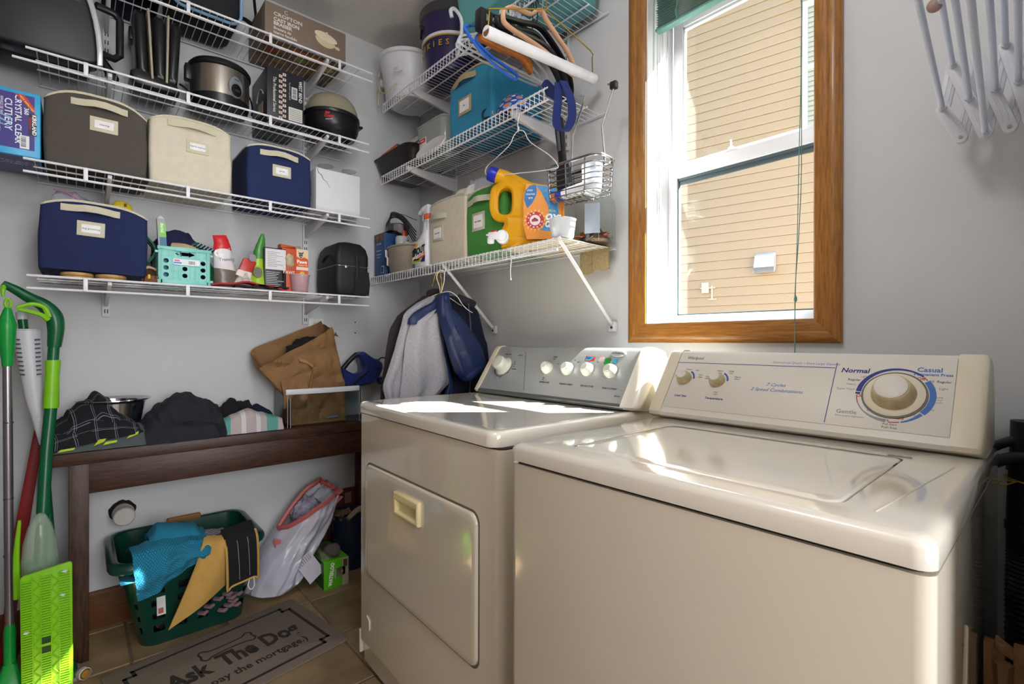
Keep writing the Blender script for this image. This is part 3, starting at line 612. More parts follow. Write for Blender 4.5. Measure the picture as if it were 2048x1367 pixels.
for k,(y,l) in enumerate(((-1.502,'round pale wooden disc under the left half of the navy bin'),(-1.412,'round pale wooden disc under the right half of the navy bin'))):
    with thing('wooden_disc',l,'wooden disc',(.246,y,1.3345),90,'wooden discs under the navy bin') as o:
        B().lathe([(.040,0),(.044,.002),(.0445,.016),(.042,.0195),(.0,.020)],(0,0,0),28,c1=False).done('disc',mat('pale_wood','#c9a36b',.6,ns=20,st=(1,8,8),c2='#a97f49') if k==0 else D.materials['pale_wood'],o)
        B().lathe([(.0447,.007),(.0455,.0085),(.0447,.010)],(0,0,0),28,c0=False,c1=False).done('rim_groove',pm('#8d6639',.7),o)
# cutlery box
with thing('cutlery_box','blue and purple boxed plastic cutlery at the left end of the shelf','box',(.30,-1.742,1.711),90) as o:
    B().box(0,.150,0,.22,0,.208).done('carton',pm('#2ea1d6',.35),o,bev=.003)
    MP=mat('cutlery_print','#2a2f86',.35,ns=5,c2='#452a7c')
    B().box(.004,.136,-.0012,.0004,.022,.196).done('front_print',MP,o,sm=False)
    B().box(.004,.146,.012,.21,-.0008,.0004).done('base_print',MP,o,sm=False)
    T=lambda s,z,x,h,m='#e8ecf4',r=90,**k:txt(o,s,z,FR(x,h,-.0018,r),ink(m),**k)
    T('CRYSTAL CLEAR',.021,.098,.115,bold=.0003);T('CUTLERY',.024,.076,.125,bold=.0003);T('360',.015,.117,.145,bold=.0003);T('BIEN CLAIR · COUTELLERIE',.008,.056,.115);T('SERVICE DE 360',.008,.062,.15)
    B().prism([(.090,.196),(.112,.196),(.136,.160),(.136,.143)],-.0022,-.001,'y').done('red_flash',pm('#c4302b',.4),o,sm=False)
    txt(o,'NEW IMPROVED',.0075,FR(.118,.170,-.0025,55),ink('#f0c23b'),bold=.0002)
    B().box(.122,.141,-.002,-.0008,.070,.140).done('brand_patch',pm('#171b33',.4),o,sm=False)
    txt(o,'KIRKLAND',.0135,FR(.135,.105,-.0024,90),ink('#f2f2f4'),bold=.0004);txt(o,'Signature',.010,FR(.1265,.110,-.0024,90),ink('#d0302c'),shear=.3)
    B().box(.102,.124,-.002,-.0008,.024,.066).done('barcode_patch',pm('#e3e5ea',.4),o,sm=False)
    b=B();random.seed(5)
    for k in range(16):b.box(.1045,.1165,-.0026,-.0019,.030+k*.0021,.030+k*.0021+random.choice((.0006,.0012)))
    b.done('barcode',ink('#22252b'),o,sm=False)
    b=B()
    for s in(0,1,2):b.tube([(.004+.02*s,-.0016,.10+.012*s),(.04+.02*s,-.0018,.096+.010*s),(.085,-.0016,.085+.008*s)],[.0012,.003,.0008],6,fl=1)
    b.done('printed_fork',pm('#8fc0ea',.2),o)
    with frame(Matrix.Rotation(R(90),4,'X')@Matrix.Translation((0,0,.0))):pass
    txt(o,'CRYSTAL CLEAR',.018,basis((.075,.075,-.0012),(1,0,0),(0,-1,0)),ink('#c9d3ee'));txt(o,'CUTLERY',.020,basis((.075,.10,-.0012),(1,0,0),(0,-1,0)),ink('#c9d3ee'))
# white box and two upturned wine glasses behind it
with thing('white_box','plain white cardboard box with a torn front corner, in front of the glasses','box',(.288,-.703,1.711),90) as o:
    B().box(0,.206,0,.13,0,.190).done('carton',mat('white_card','#d6d8de',.7,ns=20,na=.02),o,bev=.002)
    b=B();b.tube([(.006,-.0004,.186),(.010,-.0006,.168),(.024,-.0006,.160),(.032,-.0006,.142),(.046,-.0006,.134),(.062,-.0004,.108)],[.0012,.0018,.0012,.0006],5);b.done('tear',pm('#5d5a5a',.9),o)
GL=glass('drinking_glass','#eef1ef',.0,1.45)
for k,(y,l) in enumerate(((-.592,'upturned wine glass behind the white box, nearer the navy bin'),(-.475,'upturned wine glass behind the white box, nearer the corner'))):
    with thing('wine_glass',l,'glass',(.11,y,1.7065),90,'upturned wine glasses behind the white box') as o:
        B().lathe([(.031,0),(.036,.03),(.037,.06),(.030,.09),(.014,.105),(.005,.112),(.0045,.2),(.006,.252),(.012,.262),(.034,.269),(.035,.271),(.010,.2725),(.0,.2728)],(0,0,0),28,c0=False,c1=False).done('upturned_glass',GL,o)
        B().lathe([(.0335,.2708),(.0358,.2715),(.0358,.2722),(.0335,.2726)],(0,0,0),28,c0=False,c1=False).done('foot_edge',pm('#c8cccb',.2),o)
# tape measure and plastic bag on the lowest navy bin
with thing('tape_measure','yellow tape measure lying on the lowest navy bin','tape measure',(.13,-1.405,1.60),90) as o:
    B().prism([(0,0),(.06,0),(.065,.012),(.058,.042),(.035,.056),(.008,.05),(0,.03)],0,.034,'y').done('case',pm('#e3c21c',.35),o,bev=.006)
    B().box(.0,.05,-.002,.036,.012,.024).done('grip_band',pm('#2b2a22',.6),o,bev=.003);txt(o,'8',.018,FR(.04,.038,-.001),ink('#3a3520'),bold=.0006)
PLB=cloudy('thin_plastic','#cfd0de',.45,.15)
with thing('plastic_bag','crumpled clear zip bag lying on the lowest navy bin','bag',(.17,-1.56,1.598),90) as o:
    b=B();pile(b,[(-.02,0.0),(.0,.05),(.05,.055),(.10,.035),(.17,.0)],0,.14,0,.016,26,3,12,.7,26);b.done('film',PLB,o)
    B().tube([(-.005,-.002,.052),(.03,-.004,.045),(.075,.0,.02)],.0022,6).done('zip_strip',pm('#c05aa8',.4),o)
# rolled rawhide and a brown chew beside the navy bin
RAW=mat('rawhide','#cdb894',.65,ns=18,c2='#a98e63',bs=80,bd=.4)
with thing('rawhide_roll','hollow rolled rawhide bone pointing forward beside the teal basket','dog chew',(.235,-1.294,1.336),90) as o:
    rr=[]
    for r0,y in((.030,-.0),(.033,.03),(.026,.09),(.030,.16)):rr.append([(r0*(1+.1*cos(3*a))*cos(a),y,.036+r0*(1+.1*cos(3*a))*sin(a)*.95) for a in[2*pi*k/20 for k in range(20)]])
    rr=[[(x*.55,y+.004,(z-.036)*.5+.036) for x,y,z in rr[1]]]+[[(x*.72,y-.001,(z-.036)*.72+.036) for x,y,z in rr[0]]]+rr
    B().loft(rr,False,True).done('roll',RAW,o,ang=60)
    B().lathe([(.019,.012),(.0001,.03)],(0,0,.036),14,ax='y').done('hollow',pm('#4a3520',.9),o)
with thing('brown_chew','small square brown leather chew with a yellow tag below the rawhide','dog chew',(.296,-1.322,1.3355),90) as o:
    B().prism([(0,0),(.045,-.002),(.050,.020),(.030,.026),(.006,.022)],0,.05,'y').done('chew',mat('brown_leather','#6d4427',.7,ns=30,na=.2),o,bev=.003)
    B().box(.012,.020,-.003,.001,.012,.028).done('tag',pm('#d0a93a',.5),o,bev=.001)
# teal basket with its contents
TEAL=mat('teal_plastic','#79c4bb',.35,ns=10,na=.03)
def holed(b,x0,x1,z0,z1,y0,y1,holes,slot=None,n=16):
    # plate with round holes: a fan of quads in each cell round every hole; cells without a hole are plain
    xs=sorted(set([x0,x1]+[c for h in holes for c in(h[0]-h[3],h[0]+h[3])]));zs=sorted(set([z0,z1]+[c for h in holes for c in(h[1]-h[4],h[1]+h[4])]))
    for i in range(len(xs)-1):
        for j in range(len(zs)-1):
            cx,cz=(xs[i]+xs[i+1])/2,(zs[j]+zs[j+1])/2
            H=[h for h in holes if abs(h[0]-cx)<1e-6 and abs(h[1]-cz)<1e-6]
            if not H:b.box(xs[i],xs[i+1],y0,y1,zs[j],zs[j+1]);continue
            h=H[0];hw,hh=(xs[i+1]-xs[i])/2,(zs[j+1]-zs[j])/2
            def sq(a):
                c,s=cos(a),sin(a);k=1/max(abs(c)/hw,abs(s)/hh);return cx+c*k,cz+s*k
            A=[2*pi*(k+.5)/n for k in range(n)]
            A=sorted(A+[math.atan2(hh,hw),pi-math.atan2(hh,hw),pi+math.atan2(hh,hw),2*pi-math.atan2(hh,hw)]);q=h[5] if len(h)>5 else 1
            rin=[(cx+h[2]*cos(a),cz+h[2]*q*sin(a)) for a in A];ro=[sq(a) for a in A]
            b.loft([[(p[0],y0,p[1]) for p in ro],[(p[0],y0,p[1]) for p in rin],[(p[0],y1,p[1]) for p in rin],[(p[0],y1,p[1]) for p in ro]],False,False)
with thing('crate_basket','small teal plastic crate with round holes, filled with dog things','basket',(.296,-1.279,1.336),90) as o:
    w,d,h=.166,.20,.137
    hs=[];r=.0085
    xs=[.024,.054,.083,.112,.142];zs=[.032,.058,.084]
    hh=[(x,z,r,.012,.0125) for x in xs for z in zs[:2]]+[(x,zs[2],r,.012,.0125) for x in(xs[0],xs[4])]+[(.083,.113,.031,.036,.010,.22)]
    b=B();holed(b,.002,w-.002,.012,h-.012,0,.0035,hh)
    b.box(-.003,w+.003,-.004,.007,h-.012,h);b.box(.048,.118,-.006,.0,h-.014,h+.001);b.box(-.002,w+.002,-.004,.006,0,.013)
    for x in(.008,w-.012):b.box(x,x+.004,-.004,.002,0,h-.01)
    for z in(.012,h-.025):
        for x in(-.010,w):b.box(x,x+.010,.0,.008,z,z+.008)
    b.done('front_side',TEAL,o,bev=.0008)
    b=B()
    for x in(0,w-.0035):b.box(x,x+.0035,.003,d,.004,h-.004)
    b.box(0,w,d-.0035,d,.004,h-.004);b.box(0,w,.003,d,0,.004);b.done('other_sides',TEAL,o,bev=.001)
    B().prism(rrect(.045,.130,.0715,.094,.003),-.0042,-.0005,'y').done('price_label',pm('#dcdfe8',.4),o,sm=False)
    b=B();b.box(.049,.066,-.0048,-.004,.085,.090);b.done('label_red',pm('#d0595c',.4),o,sm=False);b=B();b.box(.047,.072,-.0048,-.004,.076,.082);b.done('label_blue',pm('#5d7fc2',.4),o,sm=False)
    b=B();random.seed(2)
    for k in range(12):b.box(.094+k*.0017,.094+k*.0017+random.choice((.0006,.001)),-.0048,-.004,.076,.089)
    b.done('barcode',ink('#555a63'),o,sm=False)
def stripecloth(u,v,ma,mix):
    s=ma('FRACT',ma('MULTIPLY',u,5.0));a=mix(ma('LESS_THAN',s,.28),'#1b2145','#1f6b52');return mix(ma('LESS_THAN',ma('ABSOLUTE',ma('SUBTRACT',s,.42)),.12),a,'#cfd3d6')
with thing('striped_scarf','navy cloth with green and white striped ends, stuffed in the teal crate','cloth',(.22,-1.27,1.345),90) as o:
    b=B();pile(b,[(-.010,.16),(.02,.205),(.06,.215),(.11,.205),(.155,.165),(.165,.14)],.03,.13,.0,.012,20,4,14,.5,30);b.done('folded_cloth',fab('#1a2042'),o)
    SM=uvmat('striped_knit',stripecloth,.9,bs=400)
    B().grid(lambda u,v:(.115+.055*u+.012*sin(v*6),-.050+.085*v,.150-.02*u+.022*sin(v*3.1)-.012*v),16,10).done('striped_end',SM,o,solid=.006)
    B().grid(lambda u,v:(-.036+.03*sin(v*3),.0+.06*u,.17-.10*v+.006*sin(u*7)),10,12).done('striped_end',SM,o,solid=.006)
with thing('slim_box','tall slim grey box with green and blue end, standing in the teal crate','box',(.262,-1.268,1.342),90) as o:
    with frame(TR(0,0,0,0,0,-3)):
        B().box(0,.026,0,.022,0,.237).done('carton',pm('#9aa0a6',.45),o,bev=.001)
        B().box(.005,.0262,-.001,0,.170,.222).done('green_panel',pm('#76c043',.4),o,sm=False);B().box(.005,.0262,-.001,0,.02,.168).done('blue_panel',pm('#12648a',.4),o,sm=False)
        B().prism([(0,.237),(.013,.250),(.026,.237)],0,.022,'y').done('open_flap',pm('#b4b6ba',.5),o)
        txt(o,'dental',.015,FR(.015,.203,-.0014,90),ink('#eef6ea'),bold=.0003)
with thing('rawhide_stick','pale rawhide stick lying across the top of the teal crate','dog chew',(.245,-1.215,1.46),90) as o:
    B().tube([(-.01,.04,.03),(.03,.02,.026),(.075,.0,.008),(.09,-.01,-.03)],[.014,.016,.012,.008],12,sub=4).done('stick',RAW,o)
with thing('green_bottle_bag','bright green plastic pouch squeezed behind the teal crate','pouch',(.17,-1.10,1.336),90) as o:
    b=B();pile(b,[(-.03,.05),(-.02,.12),(.0,.125),(.03,.09),(.05,.01)],0,.07,0,.008,30,2,10,.5,16);b.done('pouch',mat('green_film','#178a45',.25,ns=20,na=.2),o)
def pouch(b,w,h,d,pinch=.9,seed=0,bow=0,nu=14,nv=22,top=.0):
    # stand-up bag: oval foot closing to a flat seam at the top
    def fn(u,v):
        a=2*pi*u;k=(1-v)**.55;x=w/2*cos(a)*(1-.12*sin(pi*v))*(1-top*v*v);y=d/2*sin(a)*k
        n=nz(x+seed,y,v*h,22,.005);return(x+bow*v*v+n,y+n*.6+.01*sin(v*5+seed),v*h)
    return b.grid(fn,nu,nv)
def bagm(name,c0,c1,c2,z0,z1,slant=.2):
    return uvmat(name,lambda u,v,ma,mix:mix(ma('GREATER_THAN',ma('ADD',v,ma('MULTIPLY',ma('SINE',ma('MULTIPLY',u,6.283)),slant)),z1),mix(ma('GREATER_THAN',ma('ADD',v,ma('MULTIPLY',ma('COSINE',ma('MULTIPLY',u,6.283)),slant*.6)),z0),c0,c1),c2),.3,bs=40,bd=.5)
with thing('treat_bag','tall red and white dog treat bag next to the teal crate','bag',(.235,-1.043,1.336),90) as o:
    with frame(TR(0,0,0,0,0,-7)):
        b=B();pouch(b,.092,.215,.05,seed=1,top=.5);b.done('pouch',bagm('treat_bag_print','#6b6358','#d9d6dc','#c8252c',.36,.68,.06),o,solid=.0012,ang=60)
        B().prism([(-.026,.205),(-.010,.216),(.004,.208),(.012,.219),(.020,.205)],-.004,.004,'y').done('torn_top',pm('#bb1f27',.4),o)
        txt(o,'Training',.017,FR(.008,.115,-.0265,0),ink('#6d6a86'));txt(o,'Treats',.012,FR(.01,.160,-.0195),ink('#f0dede'));B().prism(ell(-.022,.140,.011,.013,16),-.023,-.019,'y').done('round_badge',pm('#f0e6e6',.4),o);txt(o,'16',.010,FR(-.022,.140,-.0236),ink('#b62b34'))
with thing('treat_bag','small red and white treat packet slumped beside the tall treat bag','bag',(.245,-.968,1.336),90) as o:
    b=B();pile(b,[(-.055,.035),(-.03,.07),(0,.085),(.035,.06),(.045,.02)],0,.05,0,.010,34,9,10,.6,20);b.done('pouch',mat('patterned_film','#8f8378',.3,ns=60,c2='#d6cec8'),o)
    with frame(TR(-.012,.012,.066,0,0,18)):
        B().prism([(-.026,0),(.026,-.004),(.030,.062),(.016,.072),(-.022,.064)],-.006,.012,'y').done('red_label',pm('#b8332c',.35),o,bev=.004)
        B().prism([(-.030,-.016),(.026,-.018),(.026,.016),(-.028,.010)],-.008,.010,'y').done('white_band',pm('#ded6d2',.4),o,bev=.003)
with thing('snack_pouch','pointed lime and dark green treat pouch beside the white and black carton','bag',(.225,-.920,1.336),90) as o:
    b=B();pouch(b,.085,.245,.06,seed=5,bow=.012,top=.85);b.done('pouch',bagm('lime_pouch_print','#5f5a50','#9cc62b','#3f8a35',.10,.52,.04),o,solid=.0012,ang=60)
    B().prism(ell(-.012,.075,.018,.022,16),-.031,-.024,'y').done('print_patch',pm('#6b655f',.4),o);B().prism(ell(-.030,.135,.014,.016,16),-.020,-.012,'y').done('print_patch',pm('#8a8290',.4),o)
with thing('carton','small white and black printed carton with lines of text','box',(.262,-.908,1.336),90) as o:
    B().box(0,.088,0,.06,0,.185).done('box_body',pm('#2d2f36',.45),o,bev=.0012)
    B().box(.003,.085,-.001,.0005,.092,.180).done('white_panel',pm('#d5d6da',.5),o,sm=False)
    b=B();random.seed(8)
    for k in range(9):b.box(.012,.012+random.uniform(.03,.062),-.0016,-.0009,.105+k*.0075,.107+k*.0075)
    b.done('print_lines',ink('#8d8f99'),o,sm=False)
    b=B()
    for k in range(10):b.box(.006,.006+random.uniform(.04,.078),-.0006,.0004,.012+k*.0075,.0142+k*.0075)
    b.done('print_lines',ink('#c2c4cb'),o,sm=False)
with thing('treat_box','open orange and red dog treat box with a dog picture','box',(.262,-.838,1.336),90) as o:
    OR=mat('orange_card','#c95a2a',.4,ns=8,c2='#b23a22')
    B().box(0,.110,0,.070,0,.190).done('carton',OR,o,bev=.001)
    B().box(.058,.1105,-.001,.0005,.0,.192).done('front_print',mat('orange_print','#d4562e',.4,ns=6,na=.1),o,sm=False)
    B().prism([(.060,.192),(.110,.192),(.110,.150),(.095,.158),(.075,.152),(.060,.160)],-.002,-.0008,'y').done('cream_top',pm('#e2c9a4',.5),o,sm=False)
    b=B();b.prism([(.066,.186),(.070,.176),(.076,.178),(.082,.176),(.090,.184),(.087,.170),(.084,.160),(.078,.153),(.072,.158),(.070,.168)],-.003,-.0018,'y');b.done('dog_picture',pm('#3b3f58',.5),o,sm=False)
    b=B();b.prism(ell(.0745,.170,.002,.002,8),-.0036,-.003,'y');b.prism(ell(.083,.170,.002,.002,8),-.0036,-.003,'y');b.prism(ell(.0785,.161,.003,.002,8),-.0036,-.003,'y');b.done('dog_face',pm('#d8cdbf',.5),o,sm=False)
    txt(o,'Paws',.021,FR(.083,.136,-.0016),ink('#f4efe6'),bold=.0007);txt(o,'Happy Life',.009,FR(.087,.122,-.0016),ink('#f2d98c'),bold=.0002)
    B().box(.059,.110,-.002,-.0008,.100,.114).done('white_band',pm('#e4d6c8',.5),o,sm=False);B().prism(ell(.084,.084,.0105,.0105,16),-.0022,-.0008,'y').done('round_seal',pm('#d9c63c',.5),o,sm=False)
    B().prism([(.012,.150),(.026,.168),(.046,.160),(.050,.120),(.036,.108),(.018,.118)],-.0018,.0004,'y').done('picture_window',mat('dog_photo','#cfc3a4',.5,ns=25,c2='#6f5a3d'),o,sm=False);txt(o,'PAWS',.018,FR(.028,.085,-.0008),ink('#e8d2b6'),bold=.0004)
    B().loft([[(.110,.07,.190),(.0,.07,.190),(.0,.071,.190),(.110,.071,.190)],[(.108,.095,.225),(.006,.10,.205),(.006,.101,.205),(.108,.096,.225)]]).done('lid_flap',mat('raw_card','#a09a90',.8),o)
    B().loft([[(-.004,.0,.190),(.056,.0,.190),(.056,.05,.191),(-.004,.05,.191)],[(-.008,-.006,.205),(.05,-.014,.199),(.052,.04,.203),(-.006,.044,.208)]]).done('side_flap',OR,o)
MCUP=cloudy('frosted_plastic','#c9c3d6',.34,.12)
with thing('plastic_cup','small frosted clear scoop cup in front of the orange treat box','cup',(.275,-.768,1.3355),90) as o:
    B().lathe([(.0,.0),(.030,.0),(.033,.004),(.041,.073),(.0425,.076),(.040,.076),(.031,.006),(.0,.004)],(0,0,0),26,c0=False,c1=False).done('cup_wall',MCUP,o)
    B().lathe([(.0412,.0735),(.0432,.0745),(.0432,.077),(.0405,.077)],(0,0,0),26,c0=False,c1=False).done('cup_rim',pm('#b9b3cc',.25),o)
with thing('folded_bib','flat red cloth with dark underside folded along the shelf edge','cloth',(.302,-1.115,1.3365),90) as o:
    for nm,m,dz in(('red_layer',fab('#a02d33'),.010),('dark_layer',fab('#2a2126'),.0)):
        B().grid(lambda u,v,dz=dz:((.0+.285*u if dz else .09+.205*u),.002+.085*v,.003+dz*(.5+.9*sin(pi*min(1,u*1.05)))+.010*sin(pi*u)**2*(1 if dz else .7)+(.009*max(0,u-.75)*4 if not dz else 0)+.003*sin(u*17)),40,6).done(nm,m,o,solid=.007,ang=60)
with thing('lunch_cooler','black zipped fabric cooler bag at the corner end of the lowest shelf','bag',(.292,-.612,1.336),90) as o:
    BK=mat('black_nylon','#17171b',.55,ns=30,na=.2,bs=260,bd=.25)
    def rg(z,i,t=0):return[(x+nz(x,y,z,12,.004),y,z+t*(x/.16)) for x,y in rrect(i,.160-i,i,.25-i,.022,5)]
    B().loft([rg(0,.008),rg(.008,0),rg(.07,-.003),rg(.135,0)]).done('body',BK,o,ang=60)
    B().loft([rg(.137,.001),rg(.150,-.002),rg(.190,.0),rg(.225,.008),rg(.248,.024),rg(.258,.055)]).done('lid',BK,o,ang=60)
    B().tube([(p[0]*1,p[1],.136) for p in rrect(-.001,.161,-.001,.25,.022,5)],.0022,6,closed=True).done('zip_line',pm('#8b8a88',.3,.8),o)
    B().box(.040,.054,-.006,-.001,.126,.140).done('zip_pull',pm('#b9b4aa',.25,1),o,bev=.002)
    B().strip([(.10,-.003,.20),(.10,-.006,.12),(.098,-.006,.03)],(.018,0,0),(0,-.003,0)).done('front_strap',BK,o,bev=.0006)
    B().loft([[(x,-.002-dp*sin(pi*min(1,z/.11)),z) for x in(.085,.095,.15,.158)] +[(x,.004,z) for x in(.158,.15,.095,.085)] for z,dp in((.004,.0),(.02,.010),(.06,.013),(.10,.008),(.115,.0))]).done('mesh_pocket',pm('#202025',.8,bs=300,bd=.8),o)
    B().tube([(-.008,.02,.155),(.0,.06,.185),(.0,.12,.19),(-.004,.16,.165)],[.006,.009,.009,.006],8,sub=4,fl=.5).done('carry_strap',BK,o)
# second shelf from the top: black appliances, rice cooker, popper
BLK=mat('black_plastic','#15161a',.32,ns=14,na=.15);BLK2=mat('satin_black','#1d1f26',.45,ns=10,na=.12)
CHR=mat('chrome','#b9bcc0',.15,1);STEEL=mat('brushed_steel','#a9a49c',.28,.95,ns=6,na=.1,st=(30,30,1))
with thing('contact_grill','big black upright contact grill with a silver arc along its edge','appliance',(.30,-1.71,2.068),90) as o:
    P=[(-.02,0),(.235,.0),(.262,.012)];P+=[(.262-.17*(1-cos(R(t)))*1.0,.02+.36*sin(R(t))) for t in(6,16,26,36,46,56,66)]+[(.02,.36),(-.02,.34)]
    B().prism(P,0,.085,'y').done('lid_shell',BLK2,o,bev=.012,seg=3)
    A=[(.266-.17*(1-cos(R(t))),-.006,.02+.36*sin(R(t))) for t in range(-3,70,8)]
    B().strip(A,(.016,0,.004),(0,.05,0)).done('silver_trim',mat('silver_trim','#b5b8bb',.3,.5),o,bev=.002)
    b=B()
    for k in range(16):
        x=.055+k*.0095;b.box(x,x+.0045,-.0015,.0,.205-.004*k*.0,.245)
    b.done('vent_slots',pm('#060607',.8),o,sm=False,kind='stuff')
    B().box(.045,.215,-.001,.001,.198,.252).done('vent_panel',pm('#24262c',.5),o,bev=.0005)
    b=B();b.prism([(.0,-.0),(.07,.0),(.052,-.028),(.02,-.026)],.01,.07,'y');b.prism([(.19,0),(.262,.0),(.25,-.022),(.215,-.024)],.01,.07,'y')
    with frame(TR(0,0,.026)):b.done('feet',BLK,o,bev=.004)
    b=B();b.tube([(.27,.03,.06),(.305,.05,.062),(.322,.05,.08),(.322,.05,.205),(.305,.05,.225),(.255,.03,.222)],.0125,8);b.done('handle',BLK,o,ang=60)
    B().box(.0,.24,.08,.17,.0,.30).done('base_shell',BLK2,o,bev=.012)
    B().tube([(.25,.10,.10),(.29,.12,.05),(.305,.12,.02),(.30,.12,.004)],[.012,.016,.02,.012],8,sub=3).done('coiled_cord',pm('#0e0e10',.6),o)
with thing('sandwich_maker','black hinged sandwich maker standing on edge, its cream insides ajar','appliance',(.25,-1.335,2.068),90) as o:
    for k,(x,ry,m) in enumerate(((.0,-3,BLK),(.052,-1,BLK),(.086,3,BLK))):
        with frame(TR(x,0,0,0,0,ry)):
            B().loft([[(0+t*.35,y,z) for y,z in rrect(0+s,.18-s,.02+s,.285-s,.04,4)] for t,s in((.0,.008),(.02,0),(.075,0),(.095,.008))]).done('shell_half',m,o,ang=50)
    for x,ry in((.040,-3),(.082,1)):
        with frame(TR(x,0,0,0,0,ry)):B().box(0,.008,-.006,.17,.03,.288).done('cream_edge',pm('#9c9684',.5),o,bev=.003)
    B().box(-.022,.0,.10,.16,.205,.255).done('hinge_block',BLK,o,bev=.005)
    b=B();b.prism([(-.01,0),(.13,0),(.125,.03),(.07,.045),(.0,.06),(-.025,.045)],.0,.15,'y');b.done('stand_edge',BLK,o,bev=.008)
    B().tube([(.13,.02,.05),(.15,.0,.03),(.155,-.0,.01),(.148,-.01,-.02)],.004,6,sub=3).done('cord',BLK,o)
with thing('rice_cooker','round black and steel rice cooker with an oval control panel','appliance',(.175,-1.058,2.066),90) as o:
    B().lathe([(.075,0),(.098,.006),(.106,.03),(.107,.045)],(0,0,0),40).done('base',BLK,o)
    B().lathe([(.1075,.045),(.1085,.10),(.1075,.155)],(0,0,0),48).done('steel_band',STEEL,o)
    B().lathe([(.108,.155),(.114,.160),(.114,.172),(.105,.184),(.07,.196),(.0,.202)],(0,0,0),40,c1=False).done('lid',BLK,o)
    with frame(TR(0,0,.085,20)):
        B().loft([[(p[0],-.106-y+abs(p[0])*.12,p[1]) for p in ell(0,0,.030*k,.044*k,24)] for k,y in((1,-.01),(1,.004),(.92,.008),(.7,.009))]).done('control_panel',pm('#8d9298',.3,.4),o)
        B().loft([[(p[0],-.113-y+abs(p[0])*.12,p[1]-.014) for p in ell(0,0,.022*k,.026*k,20)] for k,y in((1,0),(.95,.004),(.8,.005))]).done('panel_window',pm('#101114',.2),o)
        B().box(-.010,.010,-.123,-.115,-.024,-.012).done('cook_lever',pm('#2a2c30',.3),o,bev=.003);txt(o,'RIVAL',.0075,FR(0,.026,-.1165),ink('#2c2f36'))
    B().box(-.125,-.10,-.02,.02,.10,.165).done('side_handle',BLK,o,bev=.006)
    B().tube([(.10,.05,.15),(.118,.03,.12),(.125,.01,.07),(.12,-.0,.03)],.004,6,sub=4).done('power_cord',BLK,o)
with thing('appliance_box','black appliance carton with a column of red checks and white lettering','box',(.255,-.898,2.066),90) as o:
    B().box(0,.152,0,.235,0,.232).done('carton',pm('#22232a',.45),o,bev=.002)
    b=B();b2=B()
    for k in range(9):
        for j in range(2):
            x=.048+j*.0155;z=.018+k*.0225+(.0112 if j else 0)
            b.box(x,x+.0135,-.001,.0003,z,z+.0112);b2.box(x+.0042,x+.0092,-.0015,-.0008,z+.003,z+.0082)
    b.done('cream_checks',pm('#d8cfc6',.5),o,sm=False);b2.done('red_checks',pm('#bf3230',.5),o,sm=False)
    txt(o,'The Professional Series',.0185,FR(.030,.118,-.0008,90),ink('#e6e4de'),shear=.1,sx=.88);txt(o,'WEST BEND',.0195,FR(.137,.160,-.0008,90),ink('#e6e4de'),bold=.0003,sx=.9)
    txt(o,'The ROAST and SERVE',.008,FR(.092,.150,-.0008,90),ink('#b9b8b4'))
    B().box(.088,.146,-.001,.0004,.024,.082).done('spec_patch',pm('#cfcfc8',.5),o,sm=False)
    B().box(.100,.124,-.001,.0004,.120,.172).done('price_tag',pm('#cfd0d3',.5),o,sm=False)
    b=B();random.seed(4)
    for k in range(18):b.box(.104,.120,-.0016,-.0009,.124+k*.0024,.124+k*.0024+random.choice((.0006,.0013)))
    for k in range(6):b.box(.092,.142,-.0016,-.0009,.032+k*.008,.0332+k*.008)
    b.done('barcode',ink('#2c2d33'),o,sm=False)
    b=B();b.tube([(-.0008,.05,.13),(-.001,.09,.16),(-.001,.13,.15),(-.0008,.15,.12)],.004,6,sub=3);b.box(-.001,.0003,.06,.13,.05,.10);b.done('side_picture',mat('carton_picture','#8e7d6a',.5,ns=40,c2='#c2b4a2'),o)
with thing('popcorn_popper','black popcorn popper with a tan translucent dome','appliance',(.165,-.585,2.066),90) as o:
    B().lathe([(.055,0),(.075,.004),(.08,.018),(.108,.035),(.122,.065),(.126,.095),(.122,.118)],(0,0,0),40).done('bowl_base',BLK,o)
    B().lathe([(.127,.112),(.130,.118),(.129,.128),(.122,.130)],(0,0,0),40).done('bowl_rim',BLK,o)
    B().prism([(.10,.118),(.145,.122),(.148,.112),(.10,.100)],-.03,.03,'y').done('pour_lip',BLK,o,bev=.004)
    B().lathe([(.121,.128),(.119,.155),(.108,.188),(.088,.212),(.058,.228),(.03,.234),(.0,.235)],(0,0,0),40,c0=False,c1=False).done('dome',cloudy('amber_dome','#a59c84',.72,.2),o)
    with frame(TR(0,0,0,-28)):
        txt(o,'Stir',.016,FR(-.004,.100,-.1275,-4),ink('#c22a35'),bold=.0007,shear=.25);txt(o,'Crazy',.017,FR(.002,.086,-.1265,-4),ink('#c22a35'),bold=.0007,shear=.25);txt(o,'popcorn',.009,FR(.004,.073,-.1255,-4),ink('#e4dede'))
